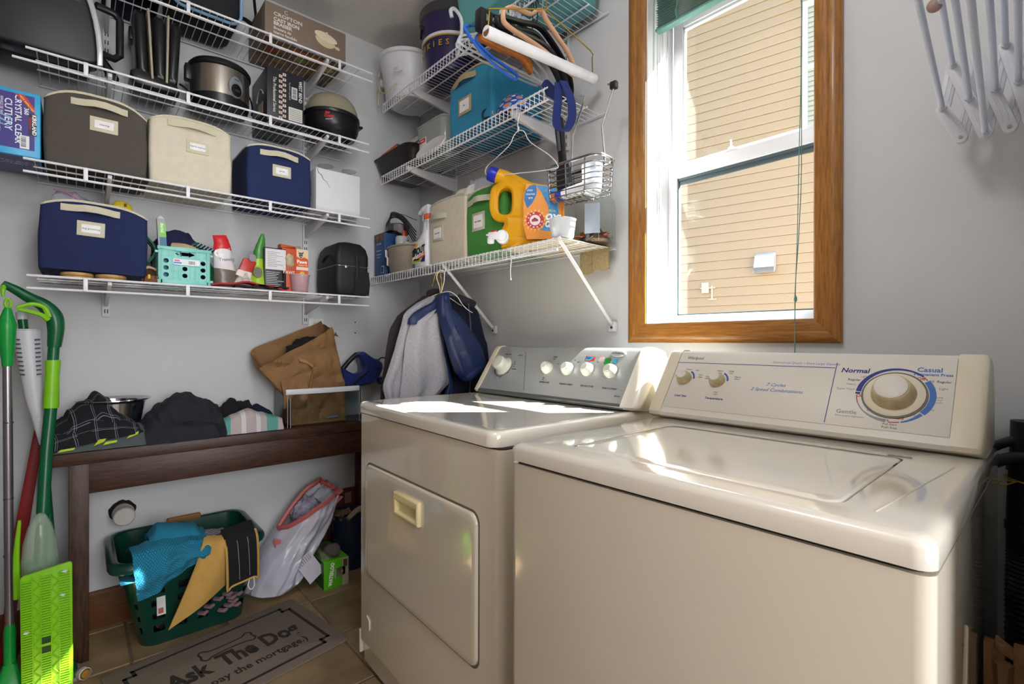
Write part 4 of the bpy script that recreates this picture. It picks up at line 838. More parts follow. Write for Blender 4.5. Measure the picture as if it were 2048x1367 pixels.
# top shelf
with thing('braiser_box','brown braiser carton with food pictures underneath, on the topmost shelf','box',(.275,-.912,2.409),90) as o:
    B().box(0,.350,0,.26,0,.150).done('carton',mat('brown_carton','#7d6d60',.6,ns=20,na=.04),o,bev=.002)
    T=lambda s,z,x,h,**k:txt(o,s,z,FR(x,h,-.0008),ink('#d8d2cb'),'LEFT',**k)
    T('C',.024,.076,.130);T('CROFTON',.0215,.034,.108,bold=.0005,sx=1.15);T('CAST IRON',.0205,.034,.086,bold=.0007);T('BRAISER',.0205,.034,.068,bold=.0007);T('Brasera de',.0165,.034,.048,bold=.0004);T('hierro fundido',.0165,.034,.030,bold=.0004)
    CR=pm('#d9cdb4',.4)
    with frame(Matrix.Translation((.255,0,.083))@Matrix.Rotation(R(8),4,'Y')):
        B().prism(ell(.0,.012,.052,.019,28),-.004,.001,'y').done('printed_lid',CR,o,bev=.0015)
        b=B();b.prism([(.046*cos(R(a)),-.002+.032*sin(R(a))) for a in range(180,361,12)],-.003,.001,'y');b.prism(ell(.056,-.012,.012,.007,14),-.003,.001,'y');b.done('printed_pot',pm('#cbbd9c',.4),o)
        B().lathe([(.006,0),(.004,-.005)],(0,-.004,.030),10,ax='y').done('printed_knob',CR,o)
    b=B();b.box(.002,.348,.002,.258,-.0008,.0006);b.done('base_print',mat('food_print','#3a2a20',.45,ns=26,c2='#86662c'),o,sm=False)
    b=B();b.box(.0,.350,-.0012,.0003,.0,.0075);b.done('bottom_strip',mat('food_edge','#2f3d36',.5,ns=60,c2='#a9aebb'),o,sm=False)
    for k,(x,y,c) in enumerate(((.05,.10,'#8e2f22'),(.10,.16,'#a3862f'),(.17,.09,'#6f7f3a'),(.24,.16,'#8b6a2a'),(.30,.09,'#b0a070'),(.13,.05,'#8e2f22'),(.22,.05,'#a9752e'))):
        B().prism([(px_+x,py+y) for px_,py in ell(0,0,.026,.022,12)],-.0014,-.0006,'z').done('food_picture',pm(c,.5),o,sm=False)
    txt(o,'CAST IRON BRAISER',.017,basis((.20,.03,-.0018),(1,0,0),(0,-1,0)),ink('#c04a3a'),bold=.0004)
with thing('insulated_bag','black insulated bag with pale blue piping on the topmost shelf','bag',(.27,-1.24,2.409),90) as o:
    def rg(y,i):return[(x,y,z) for x,z in rrect(i,.24-i,i,.27-i,.045,6)]
    B().loft([rg(0,.02),rg(.008,.004),rg(.02,0),rg(.22,0),rg(.240,.006),rg(.25,.02)]).done('body',mat('black_canvas','#14161c',.8,ns=20,na=.2,bs=200,bd=.4),o,ang=60)
    B().tube([(x,.004,z) for x,z in rrect(-.001,.241,-.001,.271,.046,6)],.006,6,closed=True).done('blue_piping',fab('#7fa9cf'),o)
    B().strip([(.236,.06,.20),(.262,.04,.22),(.292,.03,.17),(.300,.03,.09),(.285,.03,.045),(.262,.04,.06),(.236,.06,.07)],(0,.030,0),(.003,0,0)).done('shoulder_strap',pm('#1a1a1c',.85),o,bev=.0006)
with thing('dark_tote','dark navy folded tote at the left end of the topmost shelf','bag',(.27,-1.435,2.409),90) as o:
    b=B();pile(b,[(0,.05),(.03,.15),(.09,.17),(.14,.15),(.165,.12),(.175,.02)],.0,.255,0,.012,9,6,14,.4,26);b.done('tote_body',fab('#191d2c'),o)
    B().tube([(.06,-.004,.05),(.08,-.006,.12),(.14,-.006,.14),(.18,-.004,.06)],.006,6,sub=4).done('tote_handle',fab('#26304a'),o)
# ---------------------------------------------------------------- things on the window-wall shelves
# lowest: front at y=-.29, z=1.4705
ZB=1.4705
with thing('pet_food_box','blue carton with a cat picture along its top, in the corner of the lowest shelf','box',(.022,-.292,ZB),0) as o:
    B().box(0,.112,0,.07,0,.225).done('carton',mat('blue_carton','#20416f',.45,ns=6,c2='#2a5388'),o,bev=.002)
    B().box(0,.1125,-.001,.0005,.185,.226).done('cat_photo',mat('cat_photo','#8d6b4a',.5,ns=45,c2='#2c2a2c'),o,sm=False)
    for s,z,h in(('CAT CARE',.012,.170),('For indoor cats',.009,.135),('natural blend with',.007,.115),('added vitamins',.007,.100)):txt(o,s,z,FR(.05,h,-.0012),ink('#b9cbe2'))
    B().box(.078,.106,-.0012,.0004,.012,.05).done('barcode_patch',pm('#b9c3d4',.5),o,sm=False)
    b=B()
    for k in range(10):b.box(.081+k*.0023,.0822+k*.0023,-.0018,-.001,.016,.046)
    b.done('barcode',ink('#333844'),o,sm=False)
    B().loft([[(0,0,.225),(.112,0,.225),(.112,.001,.225),(0,.001,.225)],[(.004,.05,.245),(.108,.045,.250),(.108,.046,.250),(.004,.051,.245)]]).done('open_flap',pm('#6d6c68',.6),o)
GREI=mat('greige_plastic','#9d9488',.4,ns=10,na=.03)
with thing('plastic_bowl','greige plastic tub with a white barcode sticker, full of small bottles','tub',(.240,-.222,ZB),0) as o:
    B().lathe([(.0,0),(.108,0),(.118,.008),(.130,.128),(.139,.131),(.1395,.138),(.133,.140),(.127,.136),(.112,.010),(.0,.008)],(0,0,0),44,sy=.62,c0=False,c1=False).done('tub_wall',GREI,o)
    with frame(TR(0,0,0,-38)):
        B().prism(rrect(-.022,.024,.082,.122,.006),-.1035,-.0985,'y').done('label_top',pm('#e4dfe2',.4),o,bev=.001)
        B().prism(rrect(-.017,.019,.092,.116,.008),-.1045,-.103,'y').done('red_panel',pm('#b84a55',.4),o,sm=False);txt(o,'Sterilite',.0105,FR(.001,.104,-.1049),ink('#f3e6e6'))
        B().prism(rrect(-.022,.024,.040,.084,.004),-.0965,-.091,'y').done('label_bottom',pm('#dcd9d2',.4),o,bev=.001)
        b=B()
        for k in range(10):b.box(-.002+k*.0024,-.0008+k*.0024,-.0975,-.096,.046,.078)
        b.done('barcode',ink('#4a4644'),o,sm=False)
def bottle(name,label,loc,r,h,body,capm,capr,caph,neck=.7,sh=.72,rz=0,tilt=0,band=None,cat='bottle'):
    with thing(name,label,cat,loc,rz,None,0,tilt) as o:
        B().lathe([(0,0),(r*.94,0),(r,.004),(r,h*sh),(r*.8,h*(sh+.12)),(r*neck,h*.94),(r*neck,h),(0,h)],(0,0,0),20,c0=False,c1=False).done('body',body,o)
        B().lathe([(capr,h*.97),(capr,h*.97+caph*.85),(capr*.85,h*.97+caph),(0,h*.97+caph)],(0,0,0),18,c1=False).done('cap',capm,o)
        if band:B().lathe([(r*1.01,h*.15),(r*1.012,h*.16),(r*1.012,h*.58),(r*1.01,h*.6)],(0,0,0),20,c0=False,c1=False).done('label_band',band,o)
ORP=pm('#d1491f',.35)
bottle('squeeze_bottle','small bright green bottle with a clear grey cap in the greige tub',(.215,-.235,ZB+.045),.036,.105,pm('#74b436',.35),cloudy('smoky_cap','#c4c8cc',.8,.15),.033,.05,.75,.8,band=mat('lotion_label','#c9d4c4',.4,ns=30,c2='#5b6d86'))
bottle('pill_bottle','short orange bottle at the left rim of the greige tub',(.150,-.222,ZB+.045),.022,.085,ORP,pm('#c04a24',.4),.017,.03)
bottle('glue_bottle','slim bottle with a tall orange nozzle standing in the greige tub',(.168,-.195,ZB+.05),.018,.11,pm('#c9cfd6',.3),ORP,.0155,.085,.8,.85)
bottle('amber_bottle','small amber bottle with a silver cap at the back of the greige tub',(.290,-.180,ZB+.06),.020,.085,pm('#7a4a24',.2),pm('#a9a49f',.3,.4),.014,.04)
bottle('amber_bottle','small amber bottle with a pinkish cap, right of the silver capped one',(.325,-.190,ZB+.055),.018,.085,pm('#6d4527',.2),pm('#9b8f8c',.4),.013,.04)
bottle('striped_bottle','tall navy bottle with a red top behind the white spray bottle',(.380,-.085,ZB),.042,.24,pm('#1b1e3d',.35),pm('#8e1f26',.4),.038,.085,.8,.78,band=mat('navy_label','#23284f',.4,ns=30,c2='#a98f5e'))
for k,(x,y,l) in enumerate(((.312,-.262,'cream egg-shaped soap on the front right of the greige tub'),(.345,-.225,'white egg-shaped soap behind the cream one'))):
    with thing('soap',l,'soap',(x,y,ZB+.118),0) as o:
        B().lathe([(0,0),(.016,.003),(.023,.014),(.021,.026),(.010,.034),(0,.035)],(0,0,0),16,sx=1.1,c0=False,c1=False).done('soap_body',pm('#d4c6a8' if k==0 else '#dcd8d2',.5),o)
with thing('power_adapter','dark box wound with black cables on top of the corner carton and tub','adapter',(.10,-.235,ZB+.232),0) as o:
    with frame(TR(0,0,0,10,0,8)):
        B().box(-.02,.075,-.01,.06,.0,.055).done('adapter_case',pm('#4a4a4c',.45),o,bev=.006);B().box(.030,.078,-.012,.02,.004,.050).done('adapter_face',pm('#8f8a86',.45),o,bev=.003)
        for k in range(5):
            B().tube([(-.045+.006*k,.0,.0),(-.04+.006*k,-.004,.055+.006*k),(.02,-.006-.003*k,.085+.006*k),(.10,-.008,.060+.007*k),(.17,-.01+.005*k,-.01+.009*k),(.205,-.0,-.055+.016*k)],.0030,6,sub=4).done('cable',BLK,o)
        B().tube([(.0,-.01,.098),(.08,.0,.10),(.15,.01,.08),(.19,.01,.070)],.0016,5,sub=4).done('thin_wire',BLK,o)
        B().tube([(-.05,-.008,-.005),(.02,-.016,.010),(.08,-.015,.002),(.15,-.005,-.04)],.0042,6,sub=4).done('cable',BLK,o)
with thing('spray_bottle','white stain remover spray bottle with an orange collar beside the cream bin','bottle',(.492,-.266,ZB),0) as o:
    SPW=mat('spray_white','#dfe2ea',.3,ns=8,na=.02)
    def rg(z,w,d=.028,cx=0):return[(cx+w*math.copysign(abs(cos(a))**.7,cos(a)),d*math.copysign(abs(sin(a))**.7,sin(a)),z) for a in[2*pi*k/28 for k in range(28)]]
    B().loft([rg(0,.056,.030),rg(.006,.060,.033),rg(.09,.061,.034),rg(.12,.056,.032,.004),rg(.145,.036,.026,.020),rg(.165,.026,.022,.030),rg(.215,.021,.019,.036),rg(.225,.017,.017,.037)]).done('bottle_body',SPW,o,ang=70)
    b=B()
    for k in range(7):b.tube([(.036-.0205+.0006*k*0+.0008*(6-k),-.019,.172+k*.007),(.036+.020,-.019,.172+k*.007)],.0014,5)
    b.done('grip_ribs',pm('#b9c0cf',.35),o)
    B().lathe([(.021,.222),(.022,.226),(.022,.244),(.019,.247)],(.037,0,0),22).done('collar',pm('#dd5a22',.4),o)
    b=B().prism([(.058,.246),(.060,.275),(.05,.292),(.005,.288),(-.035,.268),(-.036,.254),(-.022,.254),(-.004,.262),(.014,.258),(.016,.246)],-.016,.016,'y');b.done('trigger_head',SPW,o,bev=.004)
    B().tube([(.0,-.0,.262),(-.012,-.0,.246),(-.014,-.0,.226)],[.006,.005,.004],6).done('trigger',SPW,o)
    B().lathe([(.007,-.044),(.0075,-.034)],(0,0,.261),10,ax='x').done('nozzle',pm('#c8323a',.4),o)
    yl=-.0345;b=B();b.prism([(-.056,.022),(.058,.020),(.060,.124),(.02,.125),(-.03,.104),(-.052,.085)],yl,yl+.002,'y');b.done('label_white',pm('#eceef2',.35),o,sm=False)
    for nm,P,c in(('yellow_swash',[(-.048,.088),(-.02,.112),(.004,.110),(-.016,.090),(-.040,.074)],'#e5b52a'),('blue_swash',[(-.054,.078),(-.036,.094),(-.012,.088),(-.03,.074),(-.053,.070)],'#2c3fa6'),('green_swash',[(-.054,.068),(-.032,.074),(-.02,.066),(-.052,.058)],'#4c9a34'),('orange_band',[(-.046,.036),(-.01,.050),(.058,.066),(.058,.048),(.0,.032)],'#dc6a2a'),('green_band',[(-.054,.024),(.03,.024),(.036,.033),(-.02,.038),(-.05,.036)],'#8dbb2c'),('yellow_line',[(-.055,.040),(-.02,.041),(.02,.036),(-.04,.034)],'#e9c331'),('navy_band',[(.02,.022),(.058,.021),(.059,.050),(.034,.040)],'#2b2468')):
        B().prism(P,yl-.0008,yl+.0005,'y').done(nm,pm(c,.35),o,sm=False)
    txt(o,'SHOUT',.043,basis((.002,yl-.0012,.074),(1,0,.16),(-.16,0,1)),ink('#14131a'),bold=.0022,sx=.80,shear=.1);txt(o,'TRIPLE-ACTING',.0105,basis((.014,yl-.0014,.049),(1,0,.2),(-.2,0,1)),ink('#f5efe6'),bold=.0003,shear=.2)
fbin('cream fabric bin with cloth bulging from the top, beside the spray bottle',(.578,-.290,ZB),0,.279,.26,.285,'#cbc3b2','dog clothes',arch=.012,trim=fab('#aeb2a2'),hu=(-.01,.50),hz=.715,tg=(.11,.40,.42,.66))
with thing('white_cloth','white cloth and clear bags spilling over the cream fabric bin','cloth',(.60,-.26,ZB+.235),0) as o:
    b=B();pile(b,[(0,.03),(.05,.07),(.14,.10),(.22,.095),(.25,.03)],.0,.20,0,.014,16,5,14,.5,30);b.done('bulging_cloth',fab('#d5d1c6'),o)
    b=B();pile(b,[(.12,.05),(.17,.125),(.24,.13),(.30,.10),(.34,.05)],.03,.18,.0,.02,22,8,12,.5,26);b.done('clear_bag',PLB,o)
fbin('green fabric bin between the cream bin and the yellow jug',(.860,-.290,ZB),0,.236,.26,.278,'#41873b','dryer sheets',arch=.03,trim=fab('#b7b8a9'),hu=(.06,.72),hz=.775,tg=(.2,.54,.42,.68))
# detergent jug
with thing('detergent_jug','large yellow detergent jug with a blue cap and white spigot','jug',(1.128,-.362,ZB+.002),43) as o:
    YEL=mat('yellow_plastic','#e0a413',.3,ns=6,na=.04)
    W0,W1=0,.275
    # side outline (x along the shelf, z up), handle hole at upper left
    out=[(.045,0),(.245,0),(.256,.015),(.256,.165),(.248,.20),(.22,.222),(.14,.235),(.09,.262),(.020,.296),(-.005,.270),(.008,.250),(-.020,.225),(-.026,.16),(-.012,.115),(.030,.095),(.020,.070),(.012,.045),(.018,.012)]
    SO=[(p.x,p.y) for p in smooth([Vector((x,y,0)) for x,y in out],4,True)]
    hole=[(.010,.205),(.030,.222),(.056,.212),(.060,.165),(.052,.128),(.020,.128),(.008,.150)]
    SH=[(p.x,p.y) for p in smooth([Vector((x,y,0)) for x,y in hole],4,True)]
    from mathutils.geometry import tessellate_polygon
    def shrink(P,t):
        n=len(P);Q=[]
        for i in range(n):
            a,b_=Vector(P[i-1]),Vector(P[(i+1)%n]);d=(b_-a);q=Vector((-d.y,d.x)).normalized();Q.append((P[i][0]+q.x*t,P[i][1]+q.y*t))
        return Q
    area2=sum(SO[i-1][0]*SO[i][1]-SO[i][0]*SO[i-1][1] for i in range(len(SO)));sg=1 if area2>0 else -1
    ah=sum(SH[i-1][0]*SH[i][1]-SH[i][0]*SH[i-1][1] for i in range(len(SH)));sh_=1 if ah>0 else -1
    b=B()
    def dd(x):return .018+.042*min(1,max(0,(x-.0)/.13))**.8   # half depth, thin at the handle
    lv=[(.012,0,1.0),(.005,.35,1),(0,.72,1),(0,-.72,1),(.005,-.35,1),(.012,0,1)]
    prof=[(.020,1.0),(.008,.93),(.0,.72),(0,-.72),(.008,-.93),(.020,-1.0)]
    ro=[[(x,.075-dd(x)*k,z) for x,z in shrink(SO,t*sg)] for t,k in prof]
    ri=[[(x,.075-dd(x)*k*.98,z) for x,z in shrink(SH,-t*.45*sh_)] for t,k in prof]
    b.loft(ro,False,False);b.loft(ri,False,False)
    for k in(0,-1):
        tri=tessellate_polygon([[Vector((p[0],p[2],0)) for p in ro[k]],[Vector((p[0],p[2],0)) for p in ri[k]]]);b.add(ro[k]+ri[k],[tuple(t) for t in tri])
    bm_=b.done('jug_body',YEL,o,ang=75)
    with frame(TR(-.006,.075,.280,0,0,-68)):B().lathe([(.026,-.01),(.028,0),(.028,.022),(.026,.026),(0,.026)],(0,0,0),26,c1=False).done('cap',pm('#1f2fae',.3),o);B().lathe([(.032,-.045),(.030,-.01)],(0,0,0),26).done('neck',YEL,o)
    with frame(TR(.030,-.004,.030,0,90)):
        B().lathe([(.024,-.02),(.024,.006),(.019,.010),(.018,.022),(.0,.024)],(0,0,0),22,c1=False).done('spigot_collar',SPW,o)
    with frame(TR(.014,-.028,.030,-24)):
        B().box(-.030,.006,-.014,.012,-.012,.012).done('spigot_body',SPW,o,bev=.004);B().box(-.036,-.014,-.010,.008,-.028,-.004).done('spigot_spout',SPW,o,bev=.004)
        B().lathe([(.011,.010),(.0115,.016),(.008,.020)],(-.010,-.002,0),14).done('spigot_button',pm('#b3242b',.35),o);B().box(-.044,-.030,-.004,.004,.002,.008).done('spigot_tab',SPW,o,bev=.001)
    yf=-.0012
    LAB=[(.120,.020),(.245,.018),(.255,.030),(.255,.165),(.246,.195),(.20,.212),(.118,.222),(.108,.16),(.108,.07)]
    b=B();b.prism(LAB,yf,yf+.003,'y');b.done('label_orange',mat('label_orange','#e58a2a',.35,ns=4,c2='#e9a24a'),o,sm=False)
    BL=mat('label_blue','#2f7fc4',.35,ns=70,c2='#5aa5dc')
    B().prism([(.150,.216),(.205,.209),(.232,.198),(.236,.075),(.205,.048),(.168,.052),(.178,.062),(.192,.080),(.202,.105),(.196,.14),(.172,.19)],yf-.0008,yf,'y').done('label_wave',BL,o,sm=False)
    B().prism([(p[0],p[1]) for p in[(.152,.217),(.130,.213),(.114,.195),(.110,.165),(.118,.140),(.122,.132),(.140,.150),(.154,.178),(.156,.20)]],yf-.0010,yf,'y').done('label_drop',pm('#2a6fb8',.35),o,sm=False)
    for s,z,x,h in(('ATTACKS',.0085,.131,.196),('TOUGH STAINS',.0085,.133,.182),('BETTER',.0085,.134,.168)):txt(o,s,z*.9,FR(x,h,yf-.0014,-78 if 0 else 0),ink('#e6f0fa'),bold=.0002,sx=.6)
    b=B()
    for k in range(16):
        a=2*pi*k/16;x,y=.150,.088;b.prism([(x+.030*cos(a-.09),y+.030*sin(a-.09)),(x+.043*cos(a),y+.043*sin(a)),(x+.030*cos(a+.09),y+.030*sin(a+.09))],yf-.0009,yf,'y')
    b.done('sun_rays',pm('#f1cf7f',.4),o,sm=False)
    b=B();b.prism(ell(.150,.088,.032,.031,28),yf-.0016,yf-.0008,'y');b.done('round_badge',pm('#bf3540',.35),o,sm=False);B().prism(ell(.150,.088,.0195,.019,24),yf-.0022,yf-.0014,'y').done('badge_centre',pm('#ecdede',.35),o,sm=False)
    for k,c in enumerate('ARM & HAMMER'):
        if c!=' ':
            a=R(160-k*29);txt(o,c,.0088,FR(.150+.0255*cos(a),.088+.0255*sin(a),yf-.0020,90-math.degrees(a)),ink('#f4e4e4'),bold=.0003)
    B().prism([(.138,.082),(.162,.084),(.160,.091),(.148,.098),(.142,.092),(.138,.092)],yf-.0026,yf-.0020,'y').done('badge_arm',pm('#8c3a44',.4),o,sm=False)
    txt(o,'OXI',.030,basis((.212,yf-.0016,.096),(.9,0,-.12),(.12,0,1)),ink('#f2f4fb'),bold=.0016,shear=.25);txt(o,'CLEAN',.030,basis((.215,yf-.0016,.070),(1,0,-.10),(.1,0,1)),ink('#f2f4fb'),bold=.0016,shear=.2,sx=.62)
    txt(o,'PLUS',.010,basis((.212,yf-.0016,.120),(1,0,-.1),(.1,0,1)),ink('#d8d84a'),bold=.0004)
    B().box(.241,.251,yf-.0008,yf,.160,.182).done('blue_spot',pm('#2a6fb8',.35),o,sm=False)
    txt(o,'FRESH SCENT',.0062,FR(.247,.115,yf-.001,90),ink('#b3541c'));txt(o,'WITH STAIN FIGHTERS',.0055,FR(.247,.06,yf-.001,90),ink('#b3541c'))
with thing('measuring_cup','small frosted white measuring cup on the front corner of the lowest shelf','cup',(1.380,-.268,ZB+.002),0) as o:
    m=mat('frosted_white','#dfe6ee',.25,ns=None,trans=.25)
    B().lathe([(0,0),(.036,0),(.038,.003),(.041,.028),(.042,.029),(.0455,.060),(.047,.062),(.044,.063),(.038,.006),(0,.004)],(0,0,0),30,c0=False,c1=False).done('cup_wall',m,o)
with thing('coin_jar','wide-mouthed clear plastic jar with coins in the bottom','jar',(1.372,-.085,ZB+.002),0) as o:
    B().lathe([(0,0),(.062,0),(.072,.006),(.074,.02),(.074,.135),(.070,.155),(.058,.172),(.0565,.178),(.0585,.180),(.0565,.183),(.0585,.187),(.0565,.192),(.0575,.205)],(0,0,0),40,c0=False,c1=False).done('jar_wall',glass('jar_plastic','#f8fbfb',.05,1.4),o)
    B().lathe([(.0575,.2035),(.059,.2045),(.059,.2065),(.0555,.2065)],(0,0,0),36,c0=False,c1=False).done('jar_lip',pm('#cfd8dc',.15),o)
    with frame(TR(0,0,0,32)):B().loft([[(.0745*sin(a),-.0745*cos(a),z) for a in[R(t) for t in range(-22,23,6)]]+[(.0752*sin(a),-.0752*cos(a),z) for a in[R(t) for t in range(20,-23,-6)]] for z in(.03,.135)]).done('jar_label',cloudy('label_film','#c3d2e6',.4,.2),o)
    B().lathe([(0,.0),(.05,.0),(.058,.01),(.040,.035),(0,.045)],(0,0,.006),16,c0=False,c1=False).done('coin_heap',pm('#6e5a4c',.4,.7,ns=180,na=.5),o)
    CO=[pm('#b5b2ae',.3,.9),pm('#8c4f2f',.35,.8),pm('#a7a49c',.3,.9),pm('#b06a3a',.35,.8)]
    random.seed(11)
    for k in range(44):
        a=random.uniform(0,2*pi);r=.058*math.sqrt(random.random());z=.012+.042*(1-r/.07)+random.uniform(0,.012)
        with frame(TR(r*cos(a),r*sin(a),z,random.uniform(0,360),random.uniform(-50,50),random.uniform(-40,40))):
            q=random.choice((.0095,.0105,.012));B().lathe([(q,0),(q,.0016)],(0,0,0),12).done('coin',CO[k%4],o)
    B().lathe([(.018,0),(.019,.002),(.019,.003)],(-.045,-.035,.03),14).done('token',pm('#d9742e',.4),o)
# mesh cloth hanging over the back rail and a plastic tie on the lip
MSH=mat('beige_mesh','#b3a27a',.9,bs=420,bd=1,ns=300,na=.35)
with thing('mesh_sponge','beige mesh cloth hanging below the right end of the lowest shelf','cloth',(1.32,-.03,1.38),0) as o:
    B().grid(lambda u,v:(-.062+.060*u,-.002-.004*sin(v*pi),.0+.094*v+.003*sin(u*9)),8,8).done('mesh_flap',MSH,o,solid=.006)
    B().grid(lambda u,v:(.004+.074*u,-.006-.005*sin(v*pi),.008+.090*v+.003*sin(u*7)),8,8).done('mesh_flap',MSH,o,solid=.006)
    B().tube([(.020,.0,.10),(.045,-.0,.112),(.060,-.0,.105)],.009,8,sub=3).done('rolled_end',MSH,o)
with thing('shelf_liner','pale paper liner under the jar on the lowest shelf','liner',(1.2,-.15,1.4685),0) as o:
    B().box(-.12,.19,-.135,.12,0,.0016).done('liner_sheet',pm('#bdb396',.8),o,sm=False)
with thing('cable_tie','thin white cable tie dangling from the lip of the lowest shelf','cable tie',(1.166,-.308,1.35),0) as o:
    B().tube([(.0,0,.085),(.0,-.004,.06),(-.006,-.002,.03),(-.006,.0,.0)],.0016,5,sub=3).done('tie',MVIN,o);B().box(-.0085,-.0035,-.003,.003,-.003,.004).done('tie_head',MVIN,o,bev=.001)
    B().tube([(.0,0,.082),(.04,-.0,.078),(.075,.002,.088)],.0016,5,sub=3).done('tie_loop',MVIN,o)
# middle shelf
ZC=1.9905
with thing('roasting_pan','dark non-stick roasting pan sticking out past the left end of the middle shelf','pan',(.20,-.165,ZC),0) as o:
    def rg(z,i,w=.195,d=.135):return[(x,y,z) for x,y in rrect(-w+i,w-i,-d+i,d-i,.05-i*.4,6)]
    PAN=mat('non_stick','#2e2b2b',.35,.4,ns=12,na=.15)
    B().loft([rg(0,.045),rg(.004,.034),rg(.05,.020),rg(.098,.006),rg(.102,-.004),rg(.104,-.006),rg(.105,-.002),rg(.098,.010),rg(.010,.040)]).done('pan_shell',PAN,o,ang=55)
with thing('foil_box','orange and blue foil bag box standing in the roasting pan','box',(.05,-.262,ZC+.058),0) as o:
    with frame(TR(0,0,0,2,0,-6)):
        B().box(0,.165,0,.05,0,.085).done('carton',pm('#2c3a78',.4),o,bev=.0015);b=B();b.prism([(0,.045),(.165,.06),(.165,.0855),(0,.0855)],-.001,.0004,'y');b.done('orange_panel',pm('#c2561f',.4),o,sm=False)
        txt(o,'slow cooker liners',.013,FR(.07,.030,-.001),ink('#c9d3ea'));txt(o,'EASY',.018,FR(.035,.055,-.0016),ink('#e5e0d8'),bold=.0004)
        B().prism([(.10,.03),(.125,.05),(.145,.05),(.158,.03),(.135,.022)],-.0018,-.0006,'y').done('food_picture',mat('roast_photo','#a06a3c',.5,ns=60,c2='#d8c3a2'),o,sm=False)
def zigzag(u,v,ma,mix):
    t=ma('ABSOLUTE',ma('SUBTRACT',ma('FRACT',ma('MULTIPLY',u,7)),.5));return mix(ma('LESS_THAN',ma('ABSOLUTE',ma('SUBTRACT',ma('FRACT',ma('MULTIPLY',ma('ADD',v,ma('MULTIPLY',t,.22)),3)),.5)),.08),'#d8d6d4','#2b2c4a')
with thing('dish_towel','folded white towels with a navy zigzag border behind the pan','towel',(.205,-.19,ZC+.106),0) as o:
    Z=uvmat('zigzag_cloth',zigzag,.9,bs=300)
    for k,(z,dx) in enumerate(((0,0),(.030,.006),(.058,.010))):
        b=B();pile(b,[(dx-.005,z+.012),(dx+.01,z+.030),(.08,z+.034),(.145-dx,z+.028),(.155-dx,z+.010)],.0,.11,z,.004,20,k,10,.25,24);b.done('folded_layer',Z if k==1 else fab('#d2cfcc'),o)
with thing('oval_platter','oval white plastic platter leaning at the front of the middle shelf','platter',(.545,-.262,ZC),0) as o:
    with frame(TR(0,0,.034,0,62)):
        B().lathe([(.0,-.002),(.10,-.002),(.118,.0),(.122,.006),(.118,.010),(.105,.006),(.0,.006)],(0,0,0),40,sy=.46,c0=False,c1=False).done('lid_plate',mat('white_plastic','#dadadb',.35,ns=8,na=.02),o)
with thing('food_tub','clear plastic tub with a red label, beside the blue bin','tub',(.475,-.165,ZC),0) as o:
    m=cloudy('clear_tub','#c3cfcc',.42,.1)
    def rg(z,i):return[(x,y,z) for x,y in rrect(-.125+i,.125-i,-.07+i,.07-i,.035,5)]
    B().loft([rg(0,.012),rg(.10,.004),rg(.170,.0),rg(.176,-.004),rg(.182,-.003),rg(.182,.002),rg(.10,.007),rg(.004,.015)]).done('tub_wall',m,o,ang=50)
    B().loft([rg(.183,-.004),rg(.190,-.004),rg(.196,.012)]).done('snap_lid',cloudy('tub_lid','#b9c6c3',.55,.15),o)
    B().prism(rrect(-.080,-.020,.070,.125,.004),-.0735,-.070,'y').done('label',pm('#d9d2d0',.4),o,bev=.0005);B().box(-.077,-.023,-.0745,-.073,.100,.120).done('label_red',pm('#bb3a40',.4),o,sm=False);txt(o,'Rubber',.011,FR(-.05,.110,-.0749),ink('#f3e4e4'))
    b=B();pile(b,[(-.02,.02),(.02,.11),(.07,.13),(.10,.04)],-.05,.05,.008,.010,20,3,12,.5,20);b.done('teal_contents',fab('#2e7f86'),o)
    b=B();pile(b,[(-.10,.02),(-.07,.05),(-.03,.03)],-.04,.04,.008,.008,20,6,10,.5,12);b.done('green_contents',fab('#7f8f3c'),o)
with thing('green_clip','bright green plastic wedge beside the clear tub','clip',(.335,-.16,ZC),0) as o:
    B().prism([(-.010,0),(.018,0),(.006,.19),(-.002,.19)],-.012,.012,'y').done('wedge',pm('#7cc22a',.35),o,bev=.003)
fbin('big bright blue fabric bin on the middle shelf, just below the hangers',(.738,-.292,ZC),0,.292,.275,.268,'#2f86ad','hats',arch=.045,trim=fab('#a99a76'),hu=(.12,.66),hz=.81,tg=(.25,.55,.36,.62))
def floral(u,v,ma,mix):
    def dot(sx,sy,ox,oy,r):
        a=ma('SUBTRACT',ma('FRACT',ma('ADD',ma('MULTIPLY',u,sx),ox)),.5);c=ma('SUBTRACT',ma('FRACT',ma('ADD',ma('MULTIPLY',v,sy),oy)),.5)
        return ma('LESS_THAN',ma('ADD',ma('MULTIPLY',a,a),ma('MULTIPLY',c,c)),r)
    c=mix(dot(7,4,0,0,.10),'#2a4fa0','#7fa6dc');c=mix(dot(7,4,0,0,.045),c,'#dd7a35');return mix(dot(7,4,.5,.5,.05),c,'#d9e2ee')
with thing('floral_cap','blue cap with orange flowers lying at the shelf front right of the blue bin','cap',(1.095,-.245,ZC),0) as o:
    b=B()
    b.grid(lambda u,v:(.082*cos(2*pi*u)*cos(v*pi/2)+nz(u,v,0,6,.004),.045*sin(2*pi*u)*cos(v*pi/2),.075*sin(v*pi/2)**.8+.002+nz(v,u,1,5,.004)),30,10);b.done('crown',uvmat('floral_cotton',floral,.9,bs=200),o)
    b=B();b.grid(lambda u,v:(-.06-.05*v*sin(pi*u)**.6,-.05+.10*u,.012+.015*v),14,5);b.done('brim',fab('#b9a98c'),o,solid=.003)
    B().tube([(-.075,-.04,.05),(-.115,-.05,.045),(-.112,-.055,.015),(-.08,-.05,.01)],.0035,6,sub=4).done('cap_strap',pm('#1c2338',.8),o)
